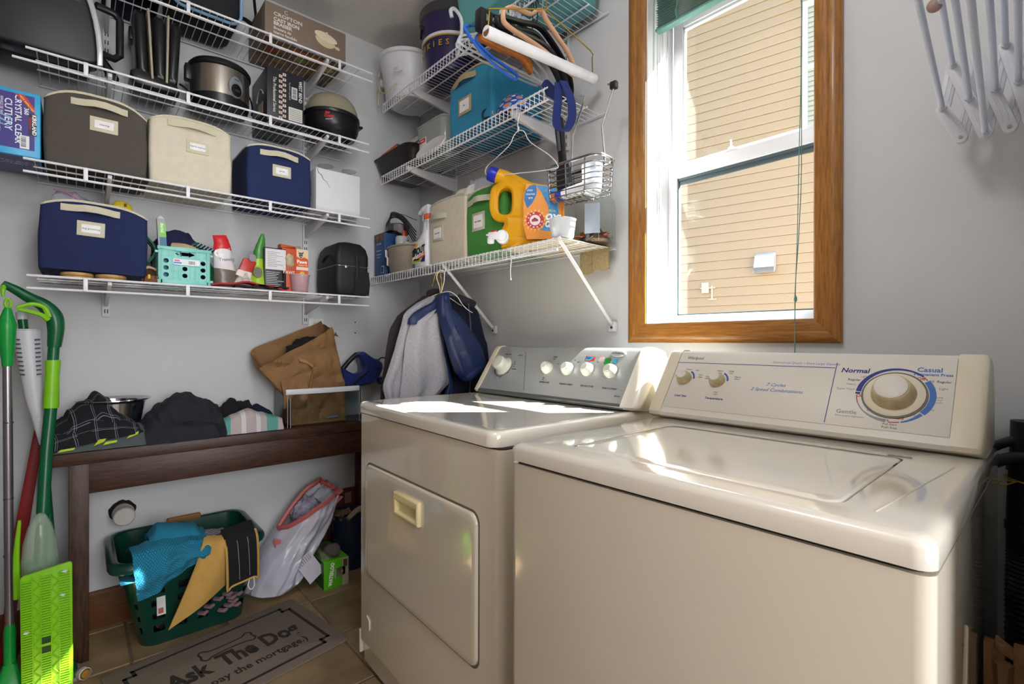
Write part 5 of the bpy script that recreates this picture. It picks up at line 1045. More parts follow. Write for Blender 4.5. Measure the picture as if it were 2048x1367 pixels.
with thing('lanyard_strap','royal blue strap draped over the right end of the middle shelf','strap',(1.372,-.293,1.80),0) as o:
    SB=fab('#1c2c66')
    B().grid(lambda u,v:(-.055+.085*u+.010*v,-.016-.01*u+.02*v,.20-.030*u*u-.045*v+.012*sin(u*5+v*2)),12,8).done('draped_band',SB,o,solid=.003)
    B().strip(smooth([Vector(p) for p in((.03,-.02,.175),(.030,-.022,.12),(.022,-.022,.05),(.036,-.022,.018),(.062,-.02,.006),(.085,-.018,.035),(.082,-.015,.09),(.062,-.012,.14),(.040,-.01,.180))],4),(.014,.024,0),(.003,-.002,0)).done('strap_loop',SB,o)
with thing('wire_hanger','white wire clothes hanger hooked on the lip of the middle shelf','hanger',(1.19,-.312,1.70),0,'clothes hangers on the window-wall shelves') as o:
    B().tube([(.0,.004,.238),(.012,.0,.262),(.022,-.002,.240),(.014,-.002,.215),(.012,.0,.19),(.012,.0,.180)],.0016,6,sub=4).done('hook',MWHT,o)
    B().tube([(.012,0,.182),(-.016,.004,.172),(-.04,.004,.145),(-.12,.004,.118),(-.17,.004,.103),(-.182,.004,.08),(-.15,.004,.062),(.0,.006,.032),(.18,.008,.001),(.20,.008,.010),(.16,.006,.055),(.07,.004,.125),(.04,.004,.172),(.012,0,.182)],.0016,6,sub=3).done('hanger_wire',MWHT,o)
    B().tube([(.012,.0,.196),(.015,.003,.19),(.010,.003,.184),(.014,0,.178)],.0024,6).done('twist',MWHT,o)
with thing('shower_caddy','chrome wire basket hanging from the right end of the middle shelf','basket',(1.395,-.20,1.612),0) as o:
    def lp(z,k=1):return[(x*k,y*k,z) for x,y in rrect(-.115,.115,-.055,.055,.03,5)]
    with frame(TR(0,0,0,6)):
        B().tube(lp(.120),.005,8,closed=True).done('top_rim',CHR,o)
        for k in range(6):B().tube(lp(.100-k*.018,.985-.012*k),.0022,6,closed=True).done('basket_hoop',CHR,o)
        for x,y in((-.095,-.054),(-.02,-.055),(.06,-.055),(.112,-.02),(.11,.04),(.03,.055),(-.06,.055),(-.113,.02)):
            B().tube([(x,y,.120),(x*.95,y*.93,.02),(x*.90,y*.9,.004)],.0022,6).done('upright',CHR,o)
        b=B()
        for k in range(9):b.tube([(-.09+.022*k,-.05,.006),(-.09+.022*k,.05,.006)],.0018,5)
        b.done('base_wires',CHR,o,kind='stuff')
        for x,zt in((-.07,.375),(.075,.372)):B().tube([(x,.05,.12),(x*.85,.045,.25),(x*.80+.055,.04,zt),(x*.8+.03,.04,zt+.012)],.0038,8).done('hanging_arm',CHR,o)
        B().box(.10,.125,.03,.05,.36,.385).done('arm_clip',BLK,o,bev=.004)
with thing('scrub_brush','black-handled brush standing in the chrome wire basket','brush',(1.338,-.205,1.632),0) as o:
    with frame(TR(0,0,0,0,0,-7)):
        B().loft([[(x,y,z) for x,y in rrect(-w,w,-.010,.010,.008,4)] for z,w in((.13,.016),(.16,.015),(.25,.019),(.285,.019),(.297,.012))]).done('handle',BLK,o,ang=50)
        B().loft([[(x,y,z) for x,y in rrect(-w,w,-.014,.014,.010,4)] for z,w in((.0,.022),(.03,.030),(.10,.028),(.13,.016))]).done('brush_head',pm('#17171a',.5),o,ang=50);B().box(-.006,.006,-.013,-.009,.17,.26).done('handle_inlay',pm('#5d6066',.4),o,bev=.002)
with thing('toothpaste_tube','white tube with a blue and orange end in the chrome wire basket','tube',(1.375,-.215,1.630),0) as o:
    with frame(TR(0,0,.012,6,0,84)):
        B().loft([[(.019*cos(a)*(1-k*.9),.019*sin(a)*(1+k*.3),z) for a in[2*pi*i/20 for i in range(20)]] for z,k in((-.06,0),(.06,.1),(.11,.95))]).done('tube_body',pm('#dfe1e8',.3),o)
        B().lathe([(.0195,-.062),(.0197,-.06),(.0197,-.035)],(0,0,0),20).done('blue_band',pm('#2b3f9e',.35),o);B().lathe([(.015,-.082),(.017,-.08),(.017,-.06)],(0,0,0),18).done('tube_cap',pm('#dc7a4a',.35),o)
with thing('frosted_cup','frosted clear cup in the right half of the chrome wire basket','cup',(1.448,-.195,1.624),0) as o:
    B().lathe([(0,0),(.030,0),(.032,.003),(.036,.095),(.034,.095),(.029,.005),(0,.004)],(0,0,0),24,c0=False,c1=False).done('cup_wall',cloudy('frosted_clear','#cfd6de',.4,.15),o)
# top shelf
ZD=2.3635
ROPE=pm('#c9bfa0',.85)
with thing('ice_bucket','white plastic bucket with a rope handle on the highest shelf','bucket',(.208,-.190,ZD),0) as o:
    WP=mat('bucket_white','#d6d8e0',.35,ns=8,na=.02)
    B().lathe([(0,0),(.105,0),(.112,.006),(.148,.205),(.158,.208),(.160,.224),(.150,.226),(.145,.215),(.108,.008),(0,.006)],(0,0,0),48,c0=False,c1=False).done('bucket_wall',WP,o)
    B().lathe([(.113,.0),(.117,.002),(.122,.05),(.118,.052)],(0,0,0),48,c0=False,c1=False).done('foot_ring',WP,o)
    for a in(208,20):
        with frame(TR(.150*cos(R(a)),.150*sin(R(a)),.150,a)):
            B().lathe([(.020,0),(.024,.006),(.024,.020),(.016,.026)],(0,0,0),16,ax='x').done('handle_boss',WP,o)
            B().box(-.012,.018,-.02,.02,.03,.052).done('lug',pm('#b8b4a8',.4),o,bev=.004)
    c,s=cos(R(208)),sin(R(208))
    B().tube([(.17*c,.17*s,.155),(.180*c,.18*s-.01,.10),(.178*c,.18*s-.012,.03)],.0045,6,sub=3).done('rope_end',ROPE,o)
    B().tube([(.168*c,.168*s-.006,.17),(.14*c+.01,.15*s-.05,.135),(.10*c+.02,.14*s-.06,.06),(.03,-.145,.015),(.10,-.125,.04)],.0035,6,sub=4).done('rope_handle',ROPE,o)
    B().tube([(.168*c,.168*s-.006,.17),(.15*c+.005,.16*s-.03,.20),(.14*c+.01,.15*s-.045,.16)],.0035,6,sub=4).done('rope_knot',ROPE,o)
    txt(o,'Ice',.022,basis((.09,-.125,.118),(.85,.35,.06),(-.02,-.2,1)),ink('#8f93a0'));txt(o,'Cream',.022,basis((.10,-.121,.096),(.85,.35,.06),(-.02,-.2,1)),ink('#8f93a0'))
PUR=mat('purple_plastic','#28204f',.3,ns=8,na=.06)
with thing('team_bucket','purple party bucket with a dark rim and gold print, right of the white bucket','bucket',(.560,-.155,ZD),0) as o:
    B().lathe([(0,0),(.118,0),(.125,.006),(.150,.255),(.0,.255)],(0,0,0),48,c0=False,c1=False).done('bucket_wall',PUR,o)
    B().lathe([(.150,.250),(.156,.254),(.157,.292),(.150,.300),(.12,.302),(0,.302)],(0,0,0),48,c0=False,c1=False).done('dark_rim',pm('#3a3b3f',.4),o)
    B().lathe([(.1418,.148),(.1437,.152),(.1445,.160),(.1425,.162)],(0,0,0),48,c0=False,c1=False).done('white_band',pm('#d9d6e2',.4),o);B().lathe([(.1406,.142),(.1425,.144),(.1428,.148),(.1406,.150)],(0,0,0),48,c0=False,c1=False).done('gold_band',pm('#a98a2f',.4),o)
    B().lathe([(.1232,.024),(.1252,.028),(.1260,.035),(.1242,.037)],(0,0,0),48,c0=False,c1=False).done('white_band',pm('#d9d6e2',.4),o)
    for k,ch in enumerate('HUSKIES'):
        a=R(-128+k*14);r=.1405;txt(o,ch,.036,basis((r*cos(a),r*sin(a),.110),(-sin(a),cos(a),0),(.02*cos(a),.02*sin(a),1)),ink('#b08c2a'),bold=.0008)
    with frame(TR(0,0,0,-28)):B().prism([(x,z) for x,z in rrect(-.045,.045,.205,.228,.011,5)],-.152,-.140,'y').done('hand_slot',pm('#0d0c16',.7),o)
    B().lathe([(.012,.300),(.012,.316),(.006,.325),(.005,.345),(0,.346)],(-.06,-.09,0),12,c1=False).done('peg',pm('#222226',.5),o)
TT=cloudy('teal_tub_plastic','#5fa3a8',.9,.25)
with thing('storage_tub','large translucent teal tub on the window end of the highest shelf','tub',(1.12,-.165,ZD),0) as o:
    def rg(z,i):return[(x,y,z) for x,y in rrect(-.245+i,.245-i,-.215+i,.155-i,.04,5)]
    B().loft([rg(0,.03),rg(.01,.018),rg(.20,.0),rg(.21,-.008),rg(.22,-.008),rg(.22,.004),rg(.02,.024)]).done('tub_wall',TT,o,ang=50)
    b=B();pile(b,[(-.18,.05),(-.1,.13),(.1,.15),(.2,.06)],-.17,.12,.024,.012,9,2,12,.5,24);b.done('folded_contents',fab('#3c6f74'),o)
with thing('black_hat','black hat brim poking over the left edge of the teal tub','hat',(.90,-.20,ZD+.20),0) as o:
    b=B();blob(b,(0,0,.05),(.07,.06,.05),.05,3,2,20,12,.0);b.done('crown',fab('#15161a'),o);B().grid(lambda u,v:(-.055-.06*v*sin(pi*u)**.6,-.055+.11*u,.010+.006*v),12,5).done('brim',fab('#15161a'),o,solid=.003)
# ---------------------------------------------------------------- hangers on the front rail of the highest shelf (each hangs in a plane across the rail)
def yz(x,P):return[(x,y,z) for y,z in P]
HG='clothes hangers on the window-wall shelves'
with thing('tube_hanger','gold wire trouser hanger with a thick white cardboard tube','hanger',(1.36,-.33,2.04),0,HG) as o:
    with frame(I4,True):
        GW=mat('gold_wire','#a88a35',.3,.9)
        B().tube([(1.36,-.585,2.05),(1.36,-.076,2.088)],.0175,18).done('cardboard_tube',pm('#dcdce2',.55),o)
        B().tube([(1.36,-.5853,2.05),(1.36,-.583,2.05)],.0135,14).done('tube_hole',pm('#6b4a2a',.8),o)
        B().tube(yz(1.36,[(-.577,2.055),(-.572,2.117),(-.560,2.130),(-.36,2.218),(-.330,2.228),(-.30,2.222),(-.101,2.185),(-.089,2.163),(-.086,2.10)]),.0022,6,sub=2).done('wire_frame',GW,o)
        B().tube(yz(1.36,[(-.330,2.226),(-.328,2.26),(-.335,2.29),(-.322,2.325),(-.295,2.322),(-.290,2.30)]),.0022,6,sub=4).done('hook',GW,o)
def hanger(label,x,prof,r,m,hookm,flat=1,extra=None,name='hanger'):
    with thing(name,label,'hanger',(x,-.33,min(p[1] for p in prof)),0,HG) as o:
        with frame(I4,True):
            B().tube(yz(x,prof),r,8,closed=True,sub=4,fl=flat).done('shoulder_frame',m,o)
            n=max(prof,key=lambda p:p[1])
            B().tube(yz(x,[(n[0],n[1]),(n[0]+.004,n[1]+.045),(n[0]-.004,2.300),(n[0]+.006,2.328),(-.300,2.327),(-.290,2.305)]),.0022,6,sub=4).done('hook',hookm,o)
            if extra:extra(o)
TAN=mat('tan_velvet','#d3a888',.85)
hanger('tan velvet hanger, foremost of the hangers above the blue bin',1.33,[(-.483,2.178),(-.451,2.198),(-.373,2.211),(-.345,2.236),(-.318,2.243),(-.295,2.222),(-.235,2.185),(-.187,2.155),(-.145,2.105),(-.155,2.085),(-.239,2.10),(-.338,2.118),(-.472,2.128),(-.493,2.150)],.0105,TAN,CHR,.5)
for k,(x,dz,l) in enumerate(((1.285,-.010,'shiny black plastic hanger just behind the tan one'),(1.262,-.022,'second shiny black plastic hanger, behind and below the other black one'))):
    hanger(l,x,[(-.470,2.19+dz),(-.374,2.215+dz),(-.300,2.235+dz),(-.250,2.222+dz),(-.165,2.165+dz),(-.125,2.105+dz),(-.120,2.055+dz),(-.140,2.06+dz),(-.165,2.12+dz),(-.25,2.18+dz),(-.40,2.175+dz),(-.475,2.165+dz)],.013,BLK,BLK,.6)
hanger('bright blue plastic hanger hanging low at the left of the cluster',1.20,[(-.535,2.165),(-.535,2.14),(-.50,2.115),(-.44,2.085),(-.34,2.062),(-.318,2.07),(-.325,2.085),(-.44,2.105),(-.50,2.140),(-.42,2.205),(-.32,2.238),(-.36,2.225)],.0055,pm('#1f5fc4',.35),pm('#1f5fc4',.35))
with thing('wooden_hanger','honey-brown wooden hanger tilted below the clear hangers','hanger',(1.215,-.37,2.09),0,HG) as o:
    with frame(I4,True):
        B().loft([[(1.215+dx,y+s,z) for dx,s,z in((-.012,0,a),(.012,0,a),(.012,0,b_),(-.012,0,b_))] for y,a,b_ in((-.50,2.125,2.155),(-.40,2.125,2.185),(-.335,2.135,2.205),(-.30,2.130,2.175),(-.26,2.095,2.130))]).done('hanger_body',mat('honey_wood','#b0691f',.45,ns=20,st=(8,1,8),c2='#8a4d12'),o,bev=.005)
        B().tube(yz(1.215,[(-.335,2.20),(-.333,2.26),(-.340,2.30),(-.318,2.329),(-.298,2.32)]),.0022,6,sub=3).done('hook',CHR,o)
CLR=cloudy('clear_hanger_plastic','#dfe3e8',.42,.08)
def clear(x,dy,dz,l):
    with thing('hanger',l,'hanger',(x,-.33+dy,2.08+dz),0,HG) as o:
        with frame(TR(0,dy,dz),True):
            B().tube(yz(x,[(-.330,2.275),(-.345,2.24),(-.42,2.205),(-.50,2.165),(-.520,2.145),(-.505,2.13),(-.33,2.125),(-.15,2.128),(-.135,2.142),(-.155,2.165),(-.24,2.205),(-.315,2.24)]),.0046,6,closed=True,sub=3).done('shoulder_frame',CLR,o)
            B().tube(yz(x,[(-.330,2.272),(-.330,2.30),(-.338,2.320-dz),(-.318,2.331-dz),(-.296,2.325-dz)]),.0042,6,sub=3).done('hook',CLR,o)
clear(1.175,.01,-.005,'clear plastic hanger, nearest the blue hanger');clear(1.15,-.015,.0,'clear plastic hanger, middle one of the three');clear(1.118,.0,.006,'clear plastic hanger, deepest of the three behind the blue one')
with thing('clip_hanger','black trouser hanger with two boxy clips at the left of the cluster','hanger',(1.235,-.43,2.15),0,HG) as o:
    with frame(I4,True):
        B().tube(yz(1.235,[(-.52,2.205),(-.43,2.222),(-.33,2.242),(-.24,2.215)]),.006,8,sub=3).done('bar',BLK,o);B().tube(yz(1.235,[(-.33,2.24),(-.33,2.29),(-.336,2.318),(-.316,2.33),(-.297,2.32)]),.0024,6,sub=3).done('hook',CHR,o)
        for y,z in((-.495,2.165),(-.405,2.185)):
            c=B().box(1.217,1.253,y-.026,y+.026,z-.022,z+.048).done('clip',BLK,o,bev=.006);B().box(1.254,1.257,y-.006,y+.004,z+.005,z+.028).done('clip_spring',CHR,c,bev=.001)
with thing('hook_piece','clear plastic hanger hook sticking out above the purple bucket side','hanger',(1.12,-.52,2.20),0,HG) as o:
    with frame(I4,True):B().tube(yz(1.10,[(-.505,2.12),(-.49,2.20),(-.49,2.255),(-.515,2.278),(-.535,2.268),(-.530,2.245)]),.0065,6,sub=4).done('hook_body',CLR,o);B().tube(yz(1.10,[(-.505,2.12),(-.42,2.17),(-.33,2.24),(-.325,2.30),(-.312,2.328),(-.297,2.32)]),.0035,6,sub=3).done('hook_arm',CLR,o)
# ---------------------------------------------------------------- clothes hanging from the lowest shelf
def drape(b,L,x0,th,fold,k,seed,n=36,nl=22):
    # cloth hanging in the y-z plane: levels (z, y left, y right) with vertical folds that grow downwards
    def at(t):
        q=t*(len(L)-1);i=min(int(q),len(L)-2);f=q-i;return[L[i][c]+(L[i+1][c]-L[i][c])*f for c in range(3)]
    def fn(u,v):
        z,a,c=at(v);s=u*2 if u<.5 else 2-u*2;y=a+(c-a)*s;e=(max(0,sin(pi*s)))**.5
        f=fold*(.25+v)*sin(s*k+seed+1.5*noise.noise(Vector((s*2,v*2,seed))))
        x=x0+(e*th if u<.5 else -e*th*.8)+f*(1 if u<.5 else .6)
        return(x+nz(y,z,seed,14,.006),y,z)
    return b.grid(fn,n,nl)
NV=mat('navy_satin','#17264f',.45,ns=12,na=.12,bs=60,bd=.15);GRF=mat('grey_marl','#9b9aa2',.95,ns=220,na=.18,bs=500,bd=.4)
DKF=fab('#2b2629');NVD=fab('#151a30')
with thing('dark_jacket','dark brown-black jacket hanging behind the grey sweatshirt','jacket',(.62,-.30,.80),0,'clothes hanging from the shelf') as o:
    with frame(I4,True):
        b=B();drape(b,[(1.325,-.345,-.25),(1.236,-.473,-.16),(1.178,-.511,-.10),(1.09,-.529,-.09),(1.0,-.542,-.08),(.88,-.556,-.08),(.76,-.56,-.08)],.615,.05,.010,14,2);b.done('jacket_body',DKF,o)
        B().tube([(.62,-.305,1.32),(.62,-.32,1.335),(.62,-.27,1.345),(.62,-.23,1.325)],.016,8,sub=4).done('collar',DKF,o)
        GW=D.materials['gold_wire'];B().tube([(.62,-.318,1.33),(.645,-.318,1.375),(.655,-.312,1.415),(.66,-.302,1.434),(.665,-.296,1.42)],.0018,6,sub=3).done('hanger_hook',GW,o)
with thing('navy_jacket','dark navy zipped jacket hanging nearest the window wall','jacket',(.69,-.13,.80),0,'clothes hanging from the shelf') as o:
    with frame(I4,True):
        b=B();drape(b,[(1.325,-.27,-.225),(1.30,-.25,-.14),(1.262,-.24,-.085),(1.175,-.235,-.062),(1.11,-.23,-.035),(1.03,-.24,-.022),(.95,-.26,-.02),(.86,-.30,-.03),(.76,-.32,-.03)],.672,.028,.010,10,5);b.done('jacket_body',NVD,o)
        B().tube([(.725,-.24,1.315),(.74,-.20,1.30),(.735,-.16,1.29)],.018,8,sub=4).done('collar',fab('#2a2433'),o)
        B().tube([(.75,-.20,1.30),(.76,-.19,1.15),(.755,-.19,.95),(.75,-.20,.80)],.003,5,sub=3).done('zip_line',pm('#3a3d4c',.4,.5),o)
        B().tube([(.74,-.335,1.33),(.745,-.325,1.375),(.745,-.322,1.41),(.742,-.312,1.435),(.735,-.298,1.43),(.73,-.294,1.415)],.0018,6,sub=3).done('hanger_hook',MWHT,o)
        B().tube([(.745,-.334,1.33),(.755,-.30,1.335),(.76,-.265,1.315),(.76,-.24,1.285),(.76,-.21,1.262),(.755,-.18,1.25)],.0018,6,sub=3).done('hanger_arm',MWHT,o)
with thing('sweatshirt','heather grey sweatshirt with navy yoke and navy sleeve on a wire hanger','sweatshirt',(.72,-.40,.80),0,'clothes hanging from the shelf') as o:
    with frame(I4,True):
        b=B();drape(b,[(1.314,-.362,-.340),(1.285,-.425,-.335),(1.242,-.486,-.340),(1.185,-.503,-.38),(1.09,-.532,-.42),(.99,-.566,-.44),(.935,-.584,-.455),(.895,-.574,-.47),(.80,-.57,-.47)],.690,.030,.010,9,1);b.done('rear_sleeve',GRF,o)
        b=B();drape(b,[(1.266,-.365,-.346),(1.24,-.415,-.338),(1.20,-.478,-.334),(1.11,-.503,-.322),(1.01,-.513,-.30),(.94,-.522,-.284),(.89,-.528,-.345),(.82,-.528,-.36)],.735,.022,.011,13,4);b.done('front_panel',GRF,o)
        b=B();drape(b,[(1.318,-.350,-.322),(1.29,-.372,-.318),(1.262,-.425,-.320),(1.235,-.470,-.345),(1.212,-.488,-.40),(1.19,-.488,-.46)],.730,.024,.004,5,3,30,14);b.done('yoke',NV,o)
        P=smooth([Vector(p) for p in((.765,-.345,1.325),(.785,-.348,1.25),(.795,-.312,1.18),(.80,-.268,1.10),(.80,-.232,1.035),(.80,-.205,.992))],4);W=[.022,.034,.056,.076,.084,.070]
        rr=[]
        for i,p in enumerate(P):
            t=i/(len(P)-1);q=t*5;k=min(int(q),4);w=W[k]+(W[k+1]-W[k])*(q-k);d=Vector((0,.62,.78))
            d=Vector((0,.80,.60)) if t>.2 else Vector((0,.95,.3))
            rr.append([p+d*w*cos(a)+Vector((1,0,0))*(.030+.012*t)*sin(a)+Vector((nz(p.z,a,1,4,.012),nz(a,p.z,2,3,.006),0)) for a in[2*pi*j/24 for j in range(24)]])
        b=B().loft(rr,True,False);sl=b.done('navy_sleeve',NV,o,ang=70)
        B().loft([[p+(Vector((.80,-.205,.992))-p)*.0 for p in rr[-3]],[p+(p-P[-3])*.03 for p in rr[-2]],[p*1 for p in rr[-1]],[P[-1]+(p-P[-1])*.82+Vector((0,.006,-.012)) for p in rr[-1]]],False,True).done('cuff',mat('navy_cuff','#1a2c5a',.55,bs=200,bd=.4),sl,ang=70)
        b=B();drape(b,[(1.20,-.335,-.318),(1.08,-.326,-.300),(.98,-.296,-.275),(.93,-.29,-.262),(.82,-.33,-.26)],.715,.02,.004,6,8,24,12);b.done('side_seam_panel',NV,o)
        B().tube([(.70,-.312,1.325),(.70,-.318,1.36),(.70,-.332,1.395),(.70,-.328,1.418),(.702,-.312,1.433),(.705,-.297,1.42)],.0024,6,sub=4).done('hanger_hook',pm('#d8cdb0',.4),o)
        B().tube([(.70,-.405,1.29),(.70,-.354,1.316),(.70,-.315,1.330),(.70,-.281,1.322),(.70,-.222,1.293),(.70,-.18,1.272)],.0022,6,sub=3).done('hanger_arm',pm('#d8cdb0',.4),o)
with thing('empty_hanger','twisted gold wire hanger hooked beside the white one over the clothes','hanger',(.70,-.30,1.30),0,HG) as o:
    with frame(I4,True):B().tube([(.688,-.30,1.33),(.69,-.30,1.38),(.683,-.302,1.42),(.688,-.298,1.432),(.692,-.294,1.42)],.0017,6,sub=3).done('hook',GW,o);B().tube([(.688,-.34,1.318),(.688,-.30,1.332),(.688,-.26,1.316)],.0017,6).done('arm',GW,o)
# ---------------------------------------------------------------- bench
WAL=mat('walnut_along','#4d3022',.42,ns=16,st=(10,.9,16),c2='#25130c',bs=40,bd=.15);WALV=mat('walnut_upright','#4d3022',.45,ns=16,st=(10,10,.9),c2='#25130c',bs=40,bd=.15)
ZT=.733
with thing('bench','dark walnut console bench against the wall under the shelves','bench',(.13,-1.03,0)) as o:
    with frame(I4,True):
        B().box(.012,.250,-1.574,-.33,ZT-.042,ZT).done('bench_top',WAL,o,bev=.0025)
        B().box(.222,.244,-1.472,-.40,.585,ZT-.042).done('apron',WAL,o,bev=.0015);B().box(.03,.048,-1.472,-.40,.585,ZT-.042).done('apron',WAL,o,bev=.0015)
        for y in(-1.524,-.402):
            for x in(.018,.194):B().box(x,x+.053,y,y+.054,0,ZT-.042).done('leg',WALV,o,bev=.002)
        for y in(-1.515,-.393):B().box(.071,.194,y,y+.02,.585,ZT-.042).done('side_rail',WAL,o,bev=.0015)
ZS=ZT+.0015
with thing('steel_bowl','shiny stainless steel bowl behind the plaid cloth on the bench','bowl',(.130,-1.398,ZS),0) as o:
    B().lathe([(0,0),(.055,0),(.068,.012),(.080,.07),(.096,.156),(.113,.166),(.1125,.169),(.094,.160),(.077,.072),(.064,.016),(0,.005)],(0,0,0),48,c0=False,c1=False).done('bowl_wall',mat('stainless','#b9bbc2',.12,1),o)
PLD=uvmat('plaid_cloth',lambda u,v,ma,mix:(lambda L:mix(L,'#0f0f16','#8f919d'))(ma('MAXIMUM',*[ma('MAXIMUM',ma('LESS_THAN',ma('ABSOLUTE',ma('SUBTRACT',ma('FRACT',ma('MULTIPLY',c,s)),.50)),.011),ma('LESS_THAN',ma('ABSOLUTE',ma('SUBTRACT',ma('FRACT',ma('MULTIPLY',c,s)),.60)),.007)) for c,s in((u,5.0),(v,4.5))])),.95,bs=300)
with thing('shorts','folded grey shorts with lime trim under the plaid cloth','shorts',(.244,-1.565,ZS),90) as o:
    b=B();pile(b,[(.0,.006),(.03,.022),(.10,.046),(.18,.058),(.235,.075),(.262,.055),(.268,.01)],-.002,.16,0,.006,18,3,18,.32,44);b.done('shorts_body',fab('#4e5858'),o)
    LM=fab('#b9cf3c')
    for P,z in(([(.012,.002),(.055,.006),(.06,.016),(.02,.012)],-.002),([(.105,.012),(.135,.024),(.142,.036),(.12,.034)],-.004),([(.13,.012),(.17,.018),(.172,.026),(.14,.024)],-.0045),([(.195,.026),(.232,.040),(.234,.052),(.205,.038)],-.003)):
        B().prism([(px_,pz+.004) for px_,pz in P],z-.0085,.012,'y').done('lime_trim',LM,o,bev=.003)
with thing('plaid_shirt','crumpled black and white plaid shirt heaped at the bench end','shirt',(.246,-1.575,ZS+.002),90,None,0,-9) as o:
    b=B();pile(b,[(-.003,.030),(.004,.074),(.040,.086),(.062,.101),(.07,.124),(.115,.146),(.155,.176),(.185,.145),(.21,.100),(.235,.062),(.252,.015)],.012,.150,.004,.018,11,12,30,.62,70);b.done('shirt_body',PLD,o)
    b=B();pile(b,[(-.005,.03),(.03,.062),(.12,.085),(.19,.070),(.25,.040),(.262,.015)],-.002,.07,.006,.012,16,5,20,.6,44);b.done('shirt_fold',PLD,o)
with thing('purple_cloth','sliver of purple cloth under the plaid shirt','cloth',(.12,-1.56,ZS),90) as o:
    b=B();pile(b,[(.0,.02),(.03,.10),(.08,.10),(.12,.02)],.0,.09,0,.006,16,3,10,.5,16);b.done('cloth_body',fab('#5b1d4a'),o)
with thing('black_sweatshirt','big black folded sweatshirt in the middle of the bench','sweatshirt',(.246,-1.312,ZS),90) as o:
    b=B();pile(b,[(.0,.06),(.022,.100),(.05,.132),(.10,.154),(.155,.156),(.205,.142),(.240,.110),(.262,.080),(.264,.03)],.0,.20,0,.034,9,21,34,.45,70);b.done('sweatshirt_body',fab('#1f222a'),o)
    b=B();pile(b,[(.03,.02),(.06,.056),(.16,.062),(.225,.058),(.240,.02)],-.012,.05,0,.012,12,9,18,.5,44);b.done('hem_roll',fab('#23262f'),o)
with thing('black_tshirt','crumpled black cloth against the wall behind the striped towel','t-shirt',(.115,-1.045,ZS),90) as o:
    b=B();pile(b,[(.0,.08),(.03,.115),(.055,.130),(.085,.108),(.12,.118),(.14,.085),(.15,.02)],.0,.09,0,.016,18,7,18,.5,36);b.done('tshirt_body',fab('#141318'),o)
with thing('navy_tshirt','crumpled navy cloth between black cloth and the clear box','t-shirt',(.12,-.925,ZS),90) as o:
    b=B();pile(b,[(-.02,.05),(.0,.085),(.04,.095),(.085,.062),(.105,.02)],.0,.09,0,.012,18,2,16,.5,30);b.done('tshirt_body',fab('#141a33'),o)
TWL=uvmat('striped_towel',lambda u,v,ma,mix:mix(ma('MAXIMUM',ma('LESS_THAN',u,.12),ma('MULTIPLY',ma('GREATER_THAN',u,.70),ma('LESS_THAN',u,.90))),mix(ma('LESS_THAN',ma('ABSOLUTE',ma('SUBTRACT',ma('FRACT',ma('MULTIPLY',u,4.2)),.35)),.16),'#b3a7a9','#cfcdd0'),'#5d9c96'),.95,bs=260,bd=.6)
with thing('striped_towel','folded towel with teal, beige and white stripes on the bench','towel',(.236,-1.055,ZS),90) as o:
    b=B();pile(b,[(.0,.025),(.006,.062),(.05,.078),(.10,.096),(.15,.075),(.20,.060),(.226,.052),(.232,.015)],.0,.105,0,.006,14,4,18,.28,44);b.done('towel_body',TWL,o)
ACR=glass('acrylic_box','#eef2f2',.02,1.45)
with thing('clear_storage_box','clear acrylic box with a white front bar, holding the paper bag','box',(.225,-.803,ZS),90) as o:
    b=B();W_,D_,H_,t=.345,.200,.152,.003
    b.box(0,W_,0,t,0,H_);b.box(0,W_,D_-t,D_,0,H_+.006);b.box(0,t,t,D_-t,0,H_);b.box(W_-t,W_,t,D_-t,0,H_);b.box(t,W_-t,t,D_-t,0,t);b.done('acrylic_walls',ACR,o,sm=False)
    b=B()
    for x in(0,.012,W_-.012,W_):b.tube([(x,-.0005,0),(x,-.0005,H_)],.0013,5)
    b.tube([(0,D_,H_+.006),(0,0,H_)],.0016,5);b.tube([(0,D_,H_+.006),(W_,D_,H_+.006)],.0016,5);b.done('bright_edges',cloudy('acrylic_edge','#c9cdd2',.6,.1),o)
    B().loft([[(x,-.004-.014*sin(pi*min(1,max(0,x/.34))),z) for x in[.34*k/14-.008 for k in range(15)]]+[(x,.004-.006*sin(pi*min(1,max(0,x/.34))),z) for x in[.34*k/14-.008 for k in range(14,-1,-1)]] for z in(H_-.004,H_+.020)]).done('white_bar',mat('white_bar_plastic','#cfd2da',.35),o,bev=.002)
PAP=mat('kraft_paper','#86633e',.75,ns=9,na=.16,bs=45,bd=.9)
